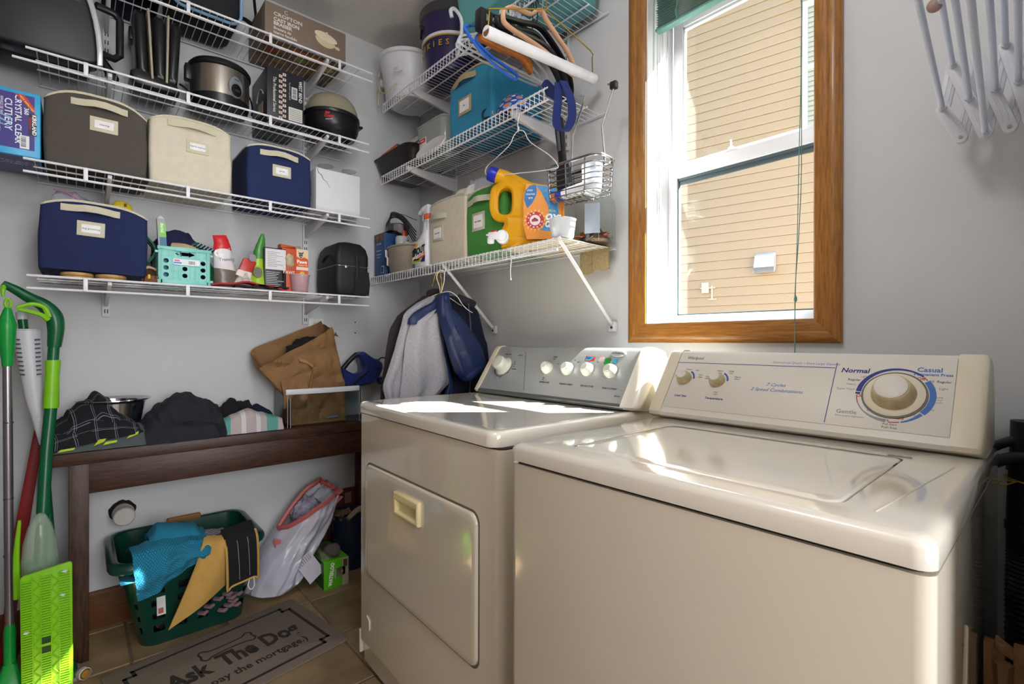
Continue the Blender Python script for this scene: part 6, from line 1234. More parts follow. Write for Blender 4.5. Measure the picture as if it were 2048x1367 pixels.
with thing('paper_bag','crumpled brown paper bag with a twisted handle, standing in the clear box','bag',(.188,-.778,ZS+.004),90) as o:
    def bagring(t,i=0):
        r=[];w0,w1=.004,.262
        P=rrect(w0+i,w1-i,.0+i,.140-i,.012,2);Q=[]
        for a,p in enumerate(P):
            q=P[(a+1)%len(P)];L=math.hypot(q[0]-p[0],q[1]-p[1]);k=30 if L>.15 else(14 if L>.05 else 1)
            Q+=[(p[0]+(q[0]-p[0])*s/k,p[1]+(q[1]-p[1])*s/k) for s in range(k)]
        for x,y in Q:
            u=(x-w0)/(w1-w0);top=.255+.205*u**.8-.02*(u>.97)+(.03+.05*(1-u))*(y/.14);z=top*t
            k=1 if t<.4 else 1+(t-.4)*.9*(1-u)
            xx=w1-(w1-x)*k-(.075*max(0,t-.35)*u*1.3);n=noise.fractal(Vector((x*15,y*15,z*13)),1,2,5);cr=1-2*abs(noise.noise(Vector((x*13+4,y*9,z*14))))+.6*(1-2*abs(noise.noise(Vector((x*31+9,y*20,z*29)))))
            yy=y+(n*.009+cr*.009)*(1 if .02<t else .1)*(1 if y<.08 else .6)
            r.append((xx+n*.004*t,yy,z+.004*n*t))
        return r
    T=[k/36 for k in range(37)]
    b=B().loft([bagring(t) for t in T],True,False);b.done('bag_body',PAP,o,solid=.0012,ang=25)
    b=B();blob(b,(.115,.075,.325),(.115,.05,.075),.18,6,3,26,16,None,1,.25);b.done('dark_clothes_inside',fab('#18161a'),o)
    b=B();blob(b,(.055,.07,.27),(.05,.05,.05),.2,6,6,18,12,None,1,.2);b.done('dark_clothes_inside',fab('#1d1b22'),o)
    B().strip([(.035,-.004,.298),(.065,-.010,.288),(.094,-.014,.266),(.090,-.014,.23),(.078,-.010,.16),(.068,-.006,.15)],(.0,.004,.014),(0,-.0025,0)).done('paper_handle',mat('kraft_handle','#9d7850',.75),o,bev=.0006)
    B().grid(lambda u,v:(-.045+.10*u+.012*v,-.004-.030*sin(pi*v)-.010*u+.006*sin(9*u+5*v),.205-.125*v+.035*u*(1-v)),12,10).done('folded_flap',PAP,o,solid=.0012,ang=25)
    B().prism([(.042,.168),(.060,.186),(.088,.180),(.078,.158),(.05,.150)],-.0085,-.006,'y').done('red_print',pm('#8e1f1c',.6),o,sm=False)
    B().prism([(.160,.018),(.215,.022),(.215,.028),(.160,.024)],-.006,-.004,'y').done('blue_print',pm('#6c8cb5',.6),o,sm=False)
    B().loft([[(.225,.07,.41),(.245,.06,.405),(.245,.061,.405),(.225,.071,.41)],[(.235,.08,.43),(.262,.07,.385),(.262,.071,.385),(.235,.081,.43)]]).done('torn_edge',PAP,o)
with thing('hand_steamer','navy blue handheld steamer with an open loop handle in the clear box','steamer',(.125,-.508,ZS+.155),90) as o:
    BS=mat('steamer_blue','#27336e',.25,ns=6,na=.08)
    with frame(TR(0,0,0)):
        body=[(.012,.0),(.10,.0),(.165,.012),(.205,.055),(.222,.10),(.205,.130),(.17,.145),(.140,.165),(.118,.178),(.095,.175),(.085,.16),(.100,.135),(.112,.10),(.10,.075),(.07,.066),(.035,.08),(.012,.098),(.0,.085),(-.002,.03)]
        S_=[(p.x,p.y) for p in smooth([Vector((x,z,0)) for x,z in body],4,True)]
        def ins(P,t):
            n=len(P);Q=[]
            for i in range(n):
                a,c=Vector(P[i-1]),Vector(P[(i+1)%n]);d=c-a;q=Vector((-d.y,d.x)).normalized();Q.append((P[i][0]+q.x*t,P[i][1]+q.y*t))
            return Q
        rr=[[(x,.045+y,z) for x,z in ins(S_,t)] for y,t in((-.045,.014),(-.038,.005),(-.02,0),(.02,0),(.038,.005),(.045,.014))]
        tri=tessellate_polygon([[Vector((p[0],p[2],0)) for p in rr[0]]]);b=B();b.loft(rr,False,False);b.add(rr[0],[tuple(t) for t in tri]);b.add(rr[-1],[tuple(t) for t in tri]);b.done('steamer_body',BS,o,ang=60)
    B().tube([(.014,.04,.092),(.035,.04,.118),(.062,.04,.145),(.088,.04,.165)],[.014,.012,.013,.014],10,sub=3).done('grip',BLK,o)
    b=B()
    for k in range(6):b.tube([(.045+k*.007,.024,.136+k*.006),(.052+k*.007,.024,.127+k*.006)],.002,5)
    b.done('grip_ribs',pm('#2a2b31',.6),o)
    B().box(.026,.040,.028,.05,.108,.122).done('switch',BLK,o,bev=.003)
    B().tube([(.035,-.003,.0),(.075,-.004,.035),(.13,-.003,.08)],.0045,6).done('dark_seam',pm('#111319',.6),o)
    b=B()
    for k in range(3):b.tube([(.168+k*.012,-.001,.085+k*.004),(.190+k*.008,.0,.070+k*.012)],.002,5)
    b.done('vents',pm('#101216',.6),o)
    B().tube([(.205,.045,.125),(.225,.04,.145),(.255,.03,.135),(.27,.02,.11)],.0035,6,sub=3).done('cord',BLK,o);B().lathe([(.012,0),(.010,.02)],(.198,.045,.118),10).done('cord_collar',BLK,o)
    with frame(TR(.235,.02,.0)):b=B();blob(b,(0,.03,.02),(.03,.03,.022),.02,3,1,16,10);b.done('nozzle',BS,o)
# ---------------------------------------------------------------- under the bench
with thing('drain_pipe','capped white plastic pipe stub sticking out of the wall under the bench','pipe',(0,-1.365,.44),90) as o:
    PVC=mat('pvc_white','#b9b4ad',.45,ns=10,na=.06)
    with frame(TR(0,0,0)):
        B().lathe([(.030,0),(.030,-.07)],(0,0,0),26,ax='y').done('pipe_stub',PVC,o)
        B().lathe([(.034,-.040),(.036,-.042),(.036,-.048),(.0345,-.050),(.0345,-.098),(.031,-.102),(0,-.103)],(0,0,0),30,ax='y',c1=False).done('pipe_cap',PVC,o)
        b=B();b.loft([[(.044*cos(a)*(1+.25*noise.noise(Vector((cos(a)*2,sin(a)*2,0)))),y,.044*sin(a)*(1+.25*noise.noise(Vector((cos(a)*2,sin(a)*2,4))))) for a in[2*pi*k/24 for k in range(24)]] for y in(-.001,-.003)]);b.done('wall_hole',pm('#1d1612',.95),o)
GBK=mat('green_basket_plastic','#0a3a2e',.28,ns=6,na=.12,coat=.2)
with thing('laundry_basket','dark green plastic laundry basket full of cloths under the bench','basket',(.20,-1.16,0),90) as o:
    n=96;LV=[0,.006,.03,.055,.085,.11,.135,.165,.19,.215,.245,.275,.305,.335,.36]
    def P(t):    # local: x along the wall, y to the wall; foot smaller than rim
        k=t/.36;x0,x1=-.168-.072*k,.172+.030*k;y0,y1=-.092-.112*k,.115+.055*k
        base=rrect(x0,x1,y0,y1,.055,6);Q=[];per=[math.hypot(base[(i+1)%len(base)][0]-p[0],base[(i+1)%len(base)][1]-p[1]) for i,p in enumerate(base)];L=sum(per)
        for j in range(n):
            d=L*j/n;i=0
            while d>per[i] and i<len(per)-1:d-=per[i];i+=1
            p,q=base[i],base[(i+1)%len(base)];f=d/per[i] if per[i] else 0;Q.append((p[0]+(q[0]-p[0])*f,p[1]+(q[1]-p[1])*f,t))
        return Q
    R_=[P(t) for t in LV];b=B();V=[p for r in R_ for p in r];F=[]
    for i in range(len(LV)-1):
        for j in range(n):
            x,y,z=R_[i][j];k=(j+1)%n
            slot=i in(3,5,7,9) and (j%5)!=0 and not(abs(x)>.215 and False)
            if i in(3,5,7,9) and j%6 in(1,2,3):
                mid=[(R_[i][j][c]+R_[i][k][c])/2 for c in range(2)]
                if abs(R_[i][j][0])<.165+.05*LV[i]/.36*1.0 or abs(R_[i][j][1])<.06:continue
            if i in(12,) and y>.12 and -.055<x<.055:continue
            F.append((i*n+j,i*n+k,(i+1)*n+k,(i+1)*n+j))
    F.append(tuple(range(n))[::-1]);b.add(V,F);b.done('basket_wall',GBK,o,solid=.003,ang=50)
    r0=P(.345);r1=P(.366)
    def off(r,s,dz):return[(p[0]*(1+s/.24),(p[1]-.0)*(1+s/.2),p[2]+dz) for p in r]
    B().loft([off(r0,.001,-.004),off(r0,.026,-.012),off(r0,.030,-.002),off(r0,.026,.012),off(r1,.004,.0),off(r1,-.004,-.004)],False,False).done('rolled_rim',GBK,o,ang=60)
    B().prism(rrect(-.060,.060,.352,.378,.006),.168,.188,'y').done('handle_grip',mat('ochre_grip','#8d5d1c',.5,ns=12,na=.15),o,bev=.003)
    B().prism(rrect(-.056,.056,.296,.334,.012),.155,.190,'y').done('handle_slot',pm('#9a96a0',.8),o) if False else None
    with frame(TR(-.115,-.160,.17,0,-17)):
        B().box(-.013,.013,-.004,.002,-.03,.035).done('hang_tag',pm('#b8bab9',.5),o,sm=False);B().box(-.009,.006,-.005,-.003,-.024,-.006).done('tag_red',pm('#8e2f22',.5),o,sm=False)
CHN=mat('chenille','#5a4048',.95,ns=30,na=.2)
with thing('chenille_mat','knobbly mauve bath mat stuffed in the laundry basket','bath mat',(.20,-1.16,.02),90) as o:
    b=B();blob(b,(0,.0,.13),(.155,.085,.14),.06,4,3,30,18,.0);b.done('mat_backing',fab('#2c2228'),o)
    b=B();random.seed(9)
    def knobs(b,it):
        for k in range(it):
            a=random.uniform(0,2*pi);q=random.uniform(-1.1,1.2);d=Vector((cos(a)*cos(q),sin(a)*cos(q),sin(q)));c=Vector((d.x*.158,d.y*.088,.13+d.z*.145))
            if c.z<.01:continue
            e=c+(d+Vector((random.uniform(-.6,.6),random.uniform(-.6,.6),random.uniform(-.3,.5)))).normalized()*.020
            b.tube([c-(e-c)*.2,c+(e-c)*.5,e],[.0065,.0075,.004],6)
    knobs(b,330);b.done('chenille_knobs',CHN,o,kind='stuff')
    b=B()
    for x,y,z in((.105,-.165,.075),(.118,-.170,.09),(.128,-.165,.07),(.112,-.168,.105),(.085,-.158,.06),(.07,-.160,.11),(.02,-.152,.07),(.04,-.158,.09),(.135,-.165,.11),(.10,-.165,.12)):b.tube([(x-.012,y+.03,z-.006),(x,y,z),(x+.010,y-.006,z+.008)],[.008,.008,.005],6)
    b.done('chenille_knobs',mat('chenille_pale','#8a6d74',.95),o,kind='stuff')
def fishnet(u,v,ma,mix):
    f=lambda e:ma('LESS_THAN',ma('ABSOLUTE',ma('SUBTRACT',ma('FRACT',e),.5)),.10)
    return mix(ma('MAXIMUM',f(ma('MULTIPLY',ma('ADD',u,v),9)),f(ma('MULTIPLY',ma('SUBTRACT',u,v),9))),'#a59da6','#1b161c')
with thing('net_cloth','dark cloth with a pale fishnet patch on top of the laundry','cloth',(.17,-1.12,.28),90) as o:
    b=B();pile(b,[(-.12,.01),(-.06,.035),(.02,.05),(.10,.04),(.16,.01)],-.08,.09,0,.010,16,4,14,.6,30);b.done('dark_cloth',fab('#171318'),o)
    B().grid(lambda u,v:(-.06+.15*u,.06-.10*v,.036+.022*sin(pi*u)*sin(pi*v)+.004),14,10).done('net_patch',uvmat('fishnet',fishnet,.9),o,solid=.003)
def weave(c0,c1,s=60):
    return lambda u,v,ma,mix:mix(ma('LESS_THAN',ma('MULTIPLY',ma('SINE',ma('MULTIPLY',u,s*2.6)),ma('SINE',ma('MULTIPLY',v,s*2.2))),.25),c0,c1)
with thing('teal_towel','bright teal waffle towel hanging over the front corner of the laundry basket','towel',(.40,-1.27,.22),90) as o:
    TM_=uvmat('teal_waffle',weave('#2189ad','#12627f',70),.95,bs=420,bd=.6)
    def fn(u,v):   # over the rim: v 0 inside, .45 on the rim, 1 hanging outside; local x along the wall from left
        x=-.10+.235*u;rim=.165;s=v
        if s<.42:t=s/.42;y=.16*(1-t)-.005;z=rim+.005+.028*sin(pi*t)*(.6+.4*sin(u*5))-.035*(1-t)*(1-u)
        else:
            t=(s-.42)/.58;L=.150-.085*u;y=-.005-.035*min(1,t*3)-.012*sin(pi*t)+.020*t;z=rim-L*t-.012*t*sin(u*7)
        x+=.022*v*(1-u)*1.0-.05*(1-v)*0
        return(x+nz(u*2,v*2,1,3,.006),y+nz(u*3,v*3,5,2,.010)*(1 if v>.3 else .5),z+nz(u*3,v*2,9,2,.007))
    B().grid(fn,34,36).done('towel_cloth',TM_,o,solid=.006,ang=60)
    b=B();pile(b,[(-.125,.03),(-.11,.075),(-.085,.095),(-.07,.08),(-.055,.03)],-.045,.05,.09,.006,20,5,14,.5,24);b.done('folded_corner',TM_,o)
    b=B();pile(b,[(-.04,.19),(-.01,.225),(.04,.215),(.10,.20),(.13,.17)],.05,.16,.16,.006,16,8,12,.5,24);b.done('folded_corner',TM_,o)
YELC=fab('#b9934e')
with thing('oven_glove','yellow and black oven glove draped over the basket front, with a white hanging loop','oven glove',(.415,-1.12,.10),90) as o:
    def fy(u,v):
        xl=-.03-.109*v;xr=.025+.014*v;x=xl+(xr-xl)*u;zt=.292;zb=-.005+.105*u
        z=zt+(zb-zt)*v+(.014*sin(pi*min(1,v*4)) if v<.25 else 0);y=(.05*(1-v*5)**2 if v<.2 else 0)-.030+.010*sin(u*5+v*2)-.012*sin(pi*v)+.03*v
        return(x,y,z)
    B().grid(fy,18,28).done('yellow_side',YELC,o,solid=.005,ang=60)
    def fb(u,v):
        a=2*pi;x=.028+.105*u+.012*v;r=.02
        z=.305-.205*v+.018*u-(.014*(abs(2*u-1)**6)*(1 if v>.5 else .5))+.0;y=(.075*(1-v*4)**2 if v<.25 else 0)-.045-.006*sin(pi*u)-.010*sin(pi*v)+.022*v
        return(x,y,z)
    B().grid(fb,14,22).done('black_side',fab('#141214'),o,solid=.007,ang=60)
    E=[fb(u/10,1) for u in range(0,11)];E=[fb(0,v/10) for v in range(1,11)]+E[1:]+[fb(1,v/10) for v in range(9,0,-1)]
    B().tube(E,.0045,6,sub=2).done('yellow_binding',YELC,o)
    for u in(.33,.66):B().tube([tuple(Vector(fb(u+.04*(v/12),v/12))+Vector((0,-.005,0))) for v in range(2,12)],.0008,4).done('white_stitching',pm('#a9a59d',.8),o)
    e=Vector(fb(.72,1));B().tube([e+Vector((0,0,.004)),e+Vector((-.008,-.002,-.025)),e+Vector((.002,-.004,-.042)),e+Vector((.014,-.002,-.030)),e+Vector((.012,0,.003))],.0026,6,sub=4).done('hanging_loop',pm('#c9c6be',.8),o)
# trash bag, drinks carton, bin
TB=cloudy('trash_film','#d8d8e8',.72,.22)
with thing('trash_bag','white plastic drawstring trash bag slumped between basket and bench leg','trash bag',(.15,-.82,0)) as o:
    with frame(I4,True):
        LRs=[((-.945,.012),(-.82,.006)),((-.958,.035),(-.78,.008)),((-.935,.10),(-.73,.03)),((-.905,.165),(-.69,.11)),((-.865,.225),(-.64,.19)),((-.81,.29),(-.60,.25)),((-.745,.365),(-.575,.315)),((-.685,.42),(-.555,.36)),((-.635,.452),(-.548,.385)),((-.618,.458),(-.556,.392))]
        dep=[.03,.105,.12,.12,.11,.10,.085,.070,.055,.045]
        def fn(u,v):
            a0=2*pi*u;v=v*(1-.46*(1-(1-cos(a0))/2)*(1 if sin(a0)>0 else 1-abs(sin(a0))*.75));q=v*(len(LRs)-1);i=min(int(q),len(LRs)-2);f=q-i
            A=[(LRs[i][0][k]*(1-f)+LRs[i+1][0][k]*f) for k in(0,1)];C_=[(LRs[i][1][k]*(1-f)+LRs[i+1][1][k]*f) for k in(0,1)];d=dep[i]*(1-f)+dep[i+1]*f
            a=2*pi*u;s=(1-cos(a))/2;y=A[0]+(C_[0]-A[0])*s;z=A[1]+(C_[1]-A[1])*s
            fo=.011*(1-2*abs(noise.noise(Vector((u*11,v*3.2,2)))))+.006*noise.noise(Vector((u*25,v*9,7)))
            x=.155+sin(a)*(d+fo*2.2);return(x,y+fo*.8,max(.004,z+fo*.9))
        B().grid(fn,84,60).done('bag_film',TB,o,ang=25)
        PK=pm('#b5615e',.4)
        rim=[Vector(fn(k/56,.985))+Vector((.005 if 0<k<28 else -.004,0,0)) for k in range(56)];B().tube(rim,.0115,6,closed=True).done('drawstring_hem',PK,o)
        B().tube([(.213,-.553,.378),(.225,-.60,.350),(.232,-.66,.315),(.235,-.735,.278),(.232,-.775,.262),(.225,-.825,.235)],[.012,.012,.010,.008,.010,.008],8,sub=3,fl=.4).done('drawstring',PK,o)
        B().tube([(.232,-.755,.275),(.243,-.765,.285),(.240,-.775,.265),(.230,-.765,.262)],.007,6,closed=True).done('drawstring_knot',PK,o)
        B().strip([(.222,-.83,.236),(.215,-.858,.248),(.222,-.850,.225)],(.0,.004,.018),(.003,0,0)).done('drawstring_end',PK,o)
        b=B();blob(b,(.155,-.69,.30),(.05,.07,.09),.2,5,3,22,14,None,1,.25);b.done('crumpled_contents',mat('grey_wrap','#6a6780',.6,ns=60,c2='#9c9aac'),o)
        b=B();blob(b,(.15,-.80,.10),(.08,.10,.085),.15,5,8,22,14,.01,1,.2);b.done('crumpled_contents',mat('pale_paper','#b3b0bf',.8,ns=10,na=.15),o)
        with frame(basis((.272,-.725,.115),(-.15,.72,.42),(-.1,-.42,.72))):
            B().box(-.04,.04,-.065,.055,0,.0015).done('paper_receipt',pm('#c6c3d2',.8),o,sm=False)
            b=B()
            for k in range(7):b.box(-.032+k*.0095,-.029+k*.0095,.022,.048,.0015,.002)
            b.done('receipt_print',ink('#7d7b8e'),o,sm=False)
with thing('drinks_carton','lime green drinks carton with a can picture on the floor under the bench','carton',(.310,-.672,0),90) as o:
    LG=mat('lime_carton','#57b01a',.4,ns=8,na=.05)
    B().box(0,.112,0,.235,0,.128).done('carton_body',LG,o,bev=.002)
    B().box(-.0008,.0004,.004,.23,.004,.124).done('dark_side',mat('dark_green_card','#1d5a1c',.45,ns=20,na=.2),o,sm=False)
    B().box(.084,.1125,-.001,.0004,.0,.128).done('cream_edge',pm('#a89f8b',.6),o,sm=False)
    B().box(.088,.106,-.0015,-.0006,.085,.118).done('edge_print',ink('#4b4438'),o,sm=False)
    txt(o,'WATERLOO',.0225,basis((.034,-.0008,.066),(.12,0,1),(-1,0,.12)),ink('#eef2ea'),bold=.0011,sx=.82);txt(o,'SPARKLING',.0085,basis((.052,-.0008,.064),(.05,0,1),(-1,0,.05)),ink('#cfe0c6'))
    B().loft([[(.054,-.001,.046),(.097,-.001,.050),(.097,.0,.050),(.054,.0,.046)],[(.052,-.001,.086),(.097,-.001,.090),(.097,.0,.090),(.052,.0,.086)]]).done('can_picture',mat('can_print','#7b7667',.4,ns=30,c2='#4d4a42'),o,sm=False);B().prism(ell(.083,.068,.005,.005,10),-.002,-.0008,'y').done('can_dot',pm('#b7a03a',.4),o,sm=False)
    b=B();b.prism([(.02,.0),(.075,.0),(.09,.045),(.04,.06)],-.0,.03,'y')
    B().loft([[(.0,.03,.128),(.085,.02,.128),(.085,.13,.128),(.0,.15,.128)],[(.002,.06,.150),(.07,.05,.156),(.075,.12,.150),(.002,.14,.158)]]).done('torn_top_flap',mat('torn_top','#24561f',.5,ns=26,c2='#7f7b68'),o)
    with frame(TR(.05,.06,.152,0,70,10)):B().lathe([(.026,0),(.030,.006),(.030,.085),(.024,.095),(0,.095)],(0,0,-.04),24,c1=False).done('can_in_carton',mat('can_grey','#6e6b62',.35,.5,ns=20,na=.2),o)
with thing('waste_bin','dark blue plastic bin holding wood scraps behind the bench leg','bin',(.132,-.478,0)) as o:
    NB=mat('dark_blue_plastic','#1a2238',.4,ns=6,na=.1)
    B().lathe([(0,0),(.066,0),(.072,.006),(.086,.262),(.090,.264),(.090,.270),(.083,.270),(.070,.01),(0,.008)],(0,0,0),44,c0=False,c1=False).done('bin_wall',NB,o)
    b=B();random.seed(6)
    for k in range(9):
        a=random.uniform(0,2*pi);c=Vector((.05*cos(a),.05*sin(a),.245+.03*random.random()));d=Vector((random.uniform(-1,1),random.uniform(-1,1),random.uniform(-.2,.4))).normalized()*.045
        b.tube([c-d,c,c+d],[.010,.013,.009],7)
    b.done('wood_scraps',mat('scrap_wood','#7d6648',.8,ns=20,c2='#54422c'),o)
    B().tube([(.085,-.045,.262),(.07,.0,.285),(.045,.06,.29),(.0,.09,.275)],[.012,.015,.016,.012],8,sub=3).done('rag',fab('#8d7a62'),o)
with thing('red_box','dark red box with a beige tag against the wall behind the blue bin','box',(.012,-.545,0)) as o:
    with frame(TR(0,0,0,90)):
        B().box(0,.145,-.006,.005,0,.352).done('box_body',mat('dark_red_card','#4c1a1a',.6,ns=12,na=.15),o,bev=.002);B().box(.09,.125,-.008,-.005,.275,.33).done('beige_tag',pm('#7a6a50',.7),o,sm=False)
# ---------------------------------------------------------------- door mat
MATB=mat('coir_mat','#7a6e63',.95,ns=260,c2='#8f8274',bs=700,bd=1)
BKI=mat('mat_print','#231f20',.95,ns=300,c2='#3a3432',bs=600,bd=.6)
with thing('door_mat','grey-beige doormat with black lettering and a bone, on the tile floor','doormat',(.291,-.806,.0005)) as o:
    rz=math.degrees(math.atan2(.986,-.167))
    with frame(basis((.291,-.806,.0),(-.167,.986,0),(-.986,-.167,0)),True):
        B().prism(rrect(-.648,0,-.446,0,.018,4),.0005,.0075).done('mat_pile',MATB,o,bev=.002)
        z0,z1=.0074,.0082
        def border(P,w):
            n=len(P);b=B()
            for i in range(n):
                a,c=Vector(P[i]),Vector(P[(i+1)%n]);d=(c-a).normalized();q=Vector((-d.y,d.x))*w/2;e=d*w/2
                b.prism([tuple(a-e-q),tuple(c+e-q),tuple(c+e+q),tuple(a-e+q)],z0,z1)
            return b
        x0,x1,y0,y1,s=-.60,-.048,-.40,-.048,.028
        border([(x0+s,y1),(x1-s,y1),(x1-s,y1-s),(x1,y1-s),(x1,y0+s),(x1-s,y0+s),(x1-s,y0),(x0+s,y0),(x0+s,y0+s),(x0,y0+s),(x0,y1-s),(x0+s,y1-s)],.0115).done('border_print',BKI,o,sm=False)
        bo=[];cx,cy=-.312,-.142
        bone=[(-.055,.014),(-.075,.026),(-.090,.018),(-.088,.003),(-.092,-.012),(-.078,-.024),(-.058,-.016),(0,-.012),(.058,-.016),(.078,-.024),(.092,-.012),(.088,.003),(.090,.018),(.075,.026),(.055,.014),(0,.012)]
        pts=[(cx+p.x*.98,cy-.004+p.y*1.35,.0078) for p in smooth([Vector((x,y,0)) for x,y in bone],3,True)]
        B().tube(pts,.0038,5,closed=True,fl=.25).done('bone_print',BKI,o)
        for s,x,z in(('Ask',-.462,.116),('The',-.308,.116),('Dog',-.158,.116)):txt(o,s,z,Matrix.Translation((x,-.222,.0079)),BKI,bold=.0042,ex=.0003,sx=.66)
        txt(o,'(I just pay the mortgage.)',.050,Matrix.Translation((-.320,-.318,.0079)),BKI,bold=.0008,ex=.0003,sx=.86)
# ---------------------------------------------------------------- mops and handles in the corner
GD=mat('dark_green_plastic','#0c5a34',.3,ns=8,na=.1);LIME=mat('lime_plastic','#7fc21e',.35,ns=8,na=.08);GRN=mat('bright_green_plastic','#12953a',.3,ns=8,na=.08)
ALU=mat('aluminium_pole','#a7a3ad',.28,.9)
with thing('spray_mop','dark green spray mop with a bent handle, lime grip and lime trigger','mop',(.30,-1.60,0)) as o:
    with frame(I4,True):
        B().tube([(.335,-1.592,.36),(.27,-1.578,.75),(.255,-1.566,.92)],.0165,14).done('pole',GD,o)
        B().tube([(.258,-1.568,.895),(.2575,-1.5675,.905),(.254,-1.565,1.0),(.252,-1.563,1.05),(.252,-1.563,1.056)],[.0205,.021,.019,.0205,.0205],14).done('lime_grip',LIME,o)
        B().tube([(.252,-1.563,1.055),(.250,-1.560,1.125)],.0155,14).done('upper_pole',GD,o)
        B().tube([(.250,-1.560,1.10),(.250,-1.556,1.165),(.249,-1.562,1.205),(.248,-1.585,1.238),(.247,-1.62,1.262),(.247,-1.655,1.288),(.247,-1.682,1.304)],[.0185,.023,.0245,.021,.017,.014,.011],14,sub=4).done('bent_handle',GD,o)
        B().tube([(.265,-1.572,1.200),(.272,-1.585,1.232),(.276,-1.615,1.240),(.278,-1.648,1.226)],[.010,.007,.007,.006],8,sub=4).done('trigger',LIME,o)
        B().tube([(.268,-1.575,1.190),(.274,-1.59,1.205),(.276,-1.615,1.215),(.277,-1.645,1.222)],[.009,.008,.007,.006],8,sub=4).done('trigger_lower',LIME,o)
        B().tube([(.25,-1.678,1.30),(.262,-1.680,1.285),(.262,-1.680,1.262)],[.007,.007,.004],8).done('hang_hook',LIME,o)
        TKM=cloudy('tank_clear','#b9cdb8',.42,.1)
        def rg(z,w,d,cx=0):return[(.345+cx+d*cos(a),-1.590+w*sin(a),z) for a in[2*pi*k/28 for k in range(28)]]
        B().loft([rg(.30,.040,.03),rg(.36,.043,.034),rg(.42,.044,.036),rg(.48,.040,.034),rg(.53,.029,.027),rg(.565,.014,.016),rg(.572,.003,.004)]).done('fluid_tank',TKM,o,ang=70)
        B().loft([rg(.302,.037,.027),rg(.36,.040,.031),rg(.418,.041,.033),rg(.42,.030,.025)]).done('green_fluid',cloudy('mop_fluid','#2f8a66',.6,.1),o,ang=70)
        B().tube([(.35,-1.636,.56),(.352,-1.643,.45),(.356,-1.640,.32)],[.004,.008,.010],8,sub=3).done('tank_frame',LIME,o)
with thing('mop_head','lime green rectangular mop head plate standing on edge on the floor','mop head',(.402,-1.628,0),90-4) as o:
    with frame(TR(0,0,0,0,5)):
        w,h=.118,.412
        poly=rrect(0,w,.006,h,.010,4);poly=[(x,z-.010*(x/w-1)*0+(x/w)*.020*(z/h)) for x,z in poly]
        B().prism(poly,0,.010,'y').done('plate',LIME,o,bev=.002)
        r=B()
        for c0,c1 in((.004,.026),(.047,.068),(.089,.113)):
            for k in range(48):
                z=.018+k*.0080
                if c0==.047 and .155<z<.215:continue
                r.box(c0,c1,-.0055,.0,z+.016*(c0/w)*(z/h),z+.0036+.016*(c0/w)*(z/h))
        r.done('ridges',LIME,o,sm=False,kind='stuff')
        b=B()
        for c0,c1 in((.028,.045),(.070,.087)):
            for k in range(9):
                z=.016+k*.043
                b.tube([(c0,-.0015,z),(c1,-.0015,z+.020)],.0022,4);b.tube([(c1,-.0015,z+.020),(c0,-.0015,z+.042)],.0022,4)
            for x in(c0-.001,c1+.001):b.box(x-.001,x+.001,-.005,0,.014,h-.006)
        b.done('zigzag_ribs',LIME,o,sm=False)
        b=B();b.box(.048,.067,-.0062,.0002,.158,.212);b.done('joint_slot',pm('#0f3a1a',.6),o,sm=False)
        b=B();b.box(.047,.068,-.0075,.0,.181,.189);b.box(.047,.068,-.0075,0,.211,.215);b.box(.047,.068,-.0075,0,.155,.159);b.done('joint_bars',LIME,o,sm=False)
        for x,z in((.10,.405),(.012,.235),(.095,.33)):
            b=B();b.prism([(x-.006,z),(x+.004,z-.004),(x+.008,z+.004),(x-.002,z+.006)],-.006,-.003,'y');b.done('lint_fleck',pm('#c9d6c0',.9),o)
with thing('flat_mop','silver pole mop with bright green grip at the left edge','mop',(.30,-1.665,0)) as o:
    with frame(I4,True):
        B().tube([(.302,-1.660,.215),(.298,-1.664,.60),(.297,-1.667,1.055)],.0115,14).done('silver_pole',ALU,o)
        for z in(.62,.86,.44):B().tube([(.298,-1.664,z),(.298,-1.664,z+.004)],.0122,14).done('pole_ring',pm('#77737d',.3,.8),o)
        B().tube([(.297,-1.667,1.04),(.297,-1.667,1.06),(.297,-1.668,1.12),(.297,-1.668,1.17),(.297,-1.667,1.21),(.297,-1.666,1.225)],[.0125,.014,.020,.023,.012,.007],14,sub=3).done('green_grip',GRN,o)
        B().tube([(.297,-1.666,1.222),(.297,-1.673,1.238),(.297,-1.666,1.254),(.297,-1.659,1.238)],.004,8,closed=True,sub=3).done('hang_loop',LIME,o)
        B().tube([(.303,-1.660,.225),(.304,-1.660,.20),(.306,-1.660,.09)],[.0125,.015,.014],14).done('green_socket',GRN,o)
        B().prism([(-.018,.0),(.018,.0),(.016,.09),(.010,.12),(-.010,.12),(-.016,.09)],-.012,.012,'y') if False else None
        with frame(TR(.306,-1.660,.0,0)):
            B().loft([[(x,y,z) for x,y in rrect(-a,a,-b_,b_,.008,3)] for z,a,b_ in((.030,.03,.030),(.055,.022,.026),(.085,.016,.020),(.105,.014,.015))]).done('swivel_joint',GRN,o)
            B().loft([[(x,y,z) for x,y in rrect(-.045+i,.045-i,-.03+i,.16-i,.012,3)] for z,i in((.012,0),(.024,.002),(.030,.008))]).done('mop_base',pm('#0f5a2a',.5),o)
            B().prism(rrect(-.05,.05,-.033,.165,.014,3),.001,.012).done('mop_pad',fab('#8a8680'),o)
WPL=mat('white_duster_plastic','#c9cad2',.35,ns=8,na=.03)
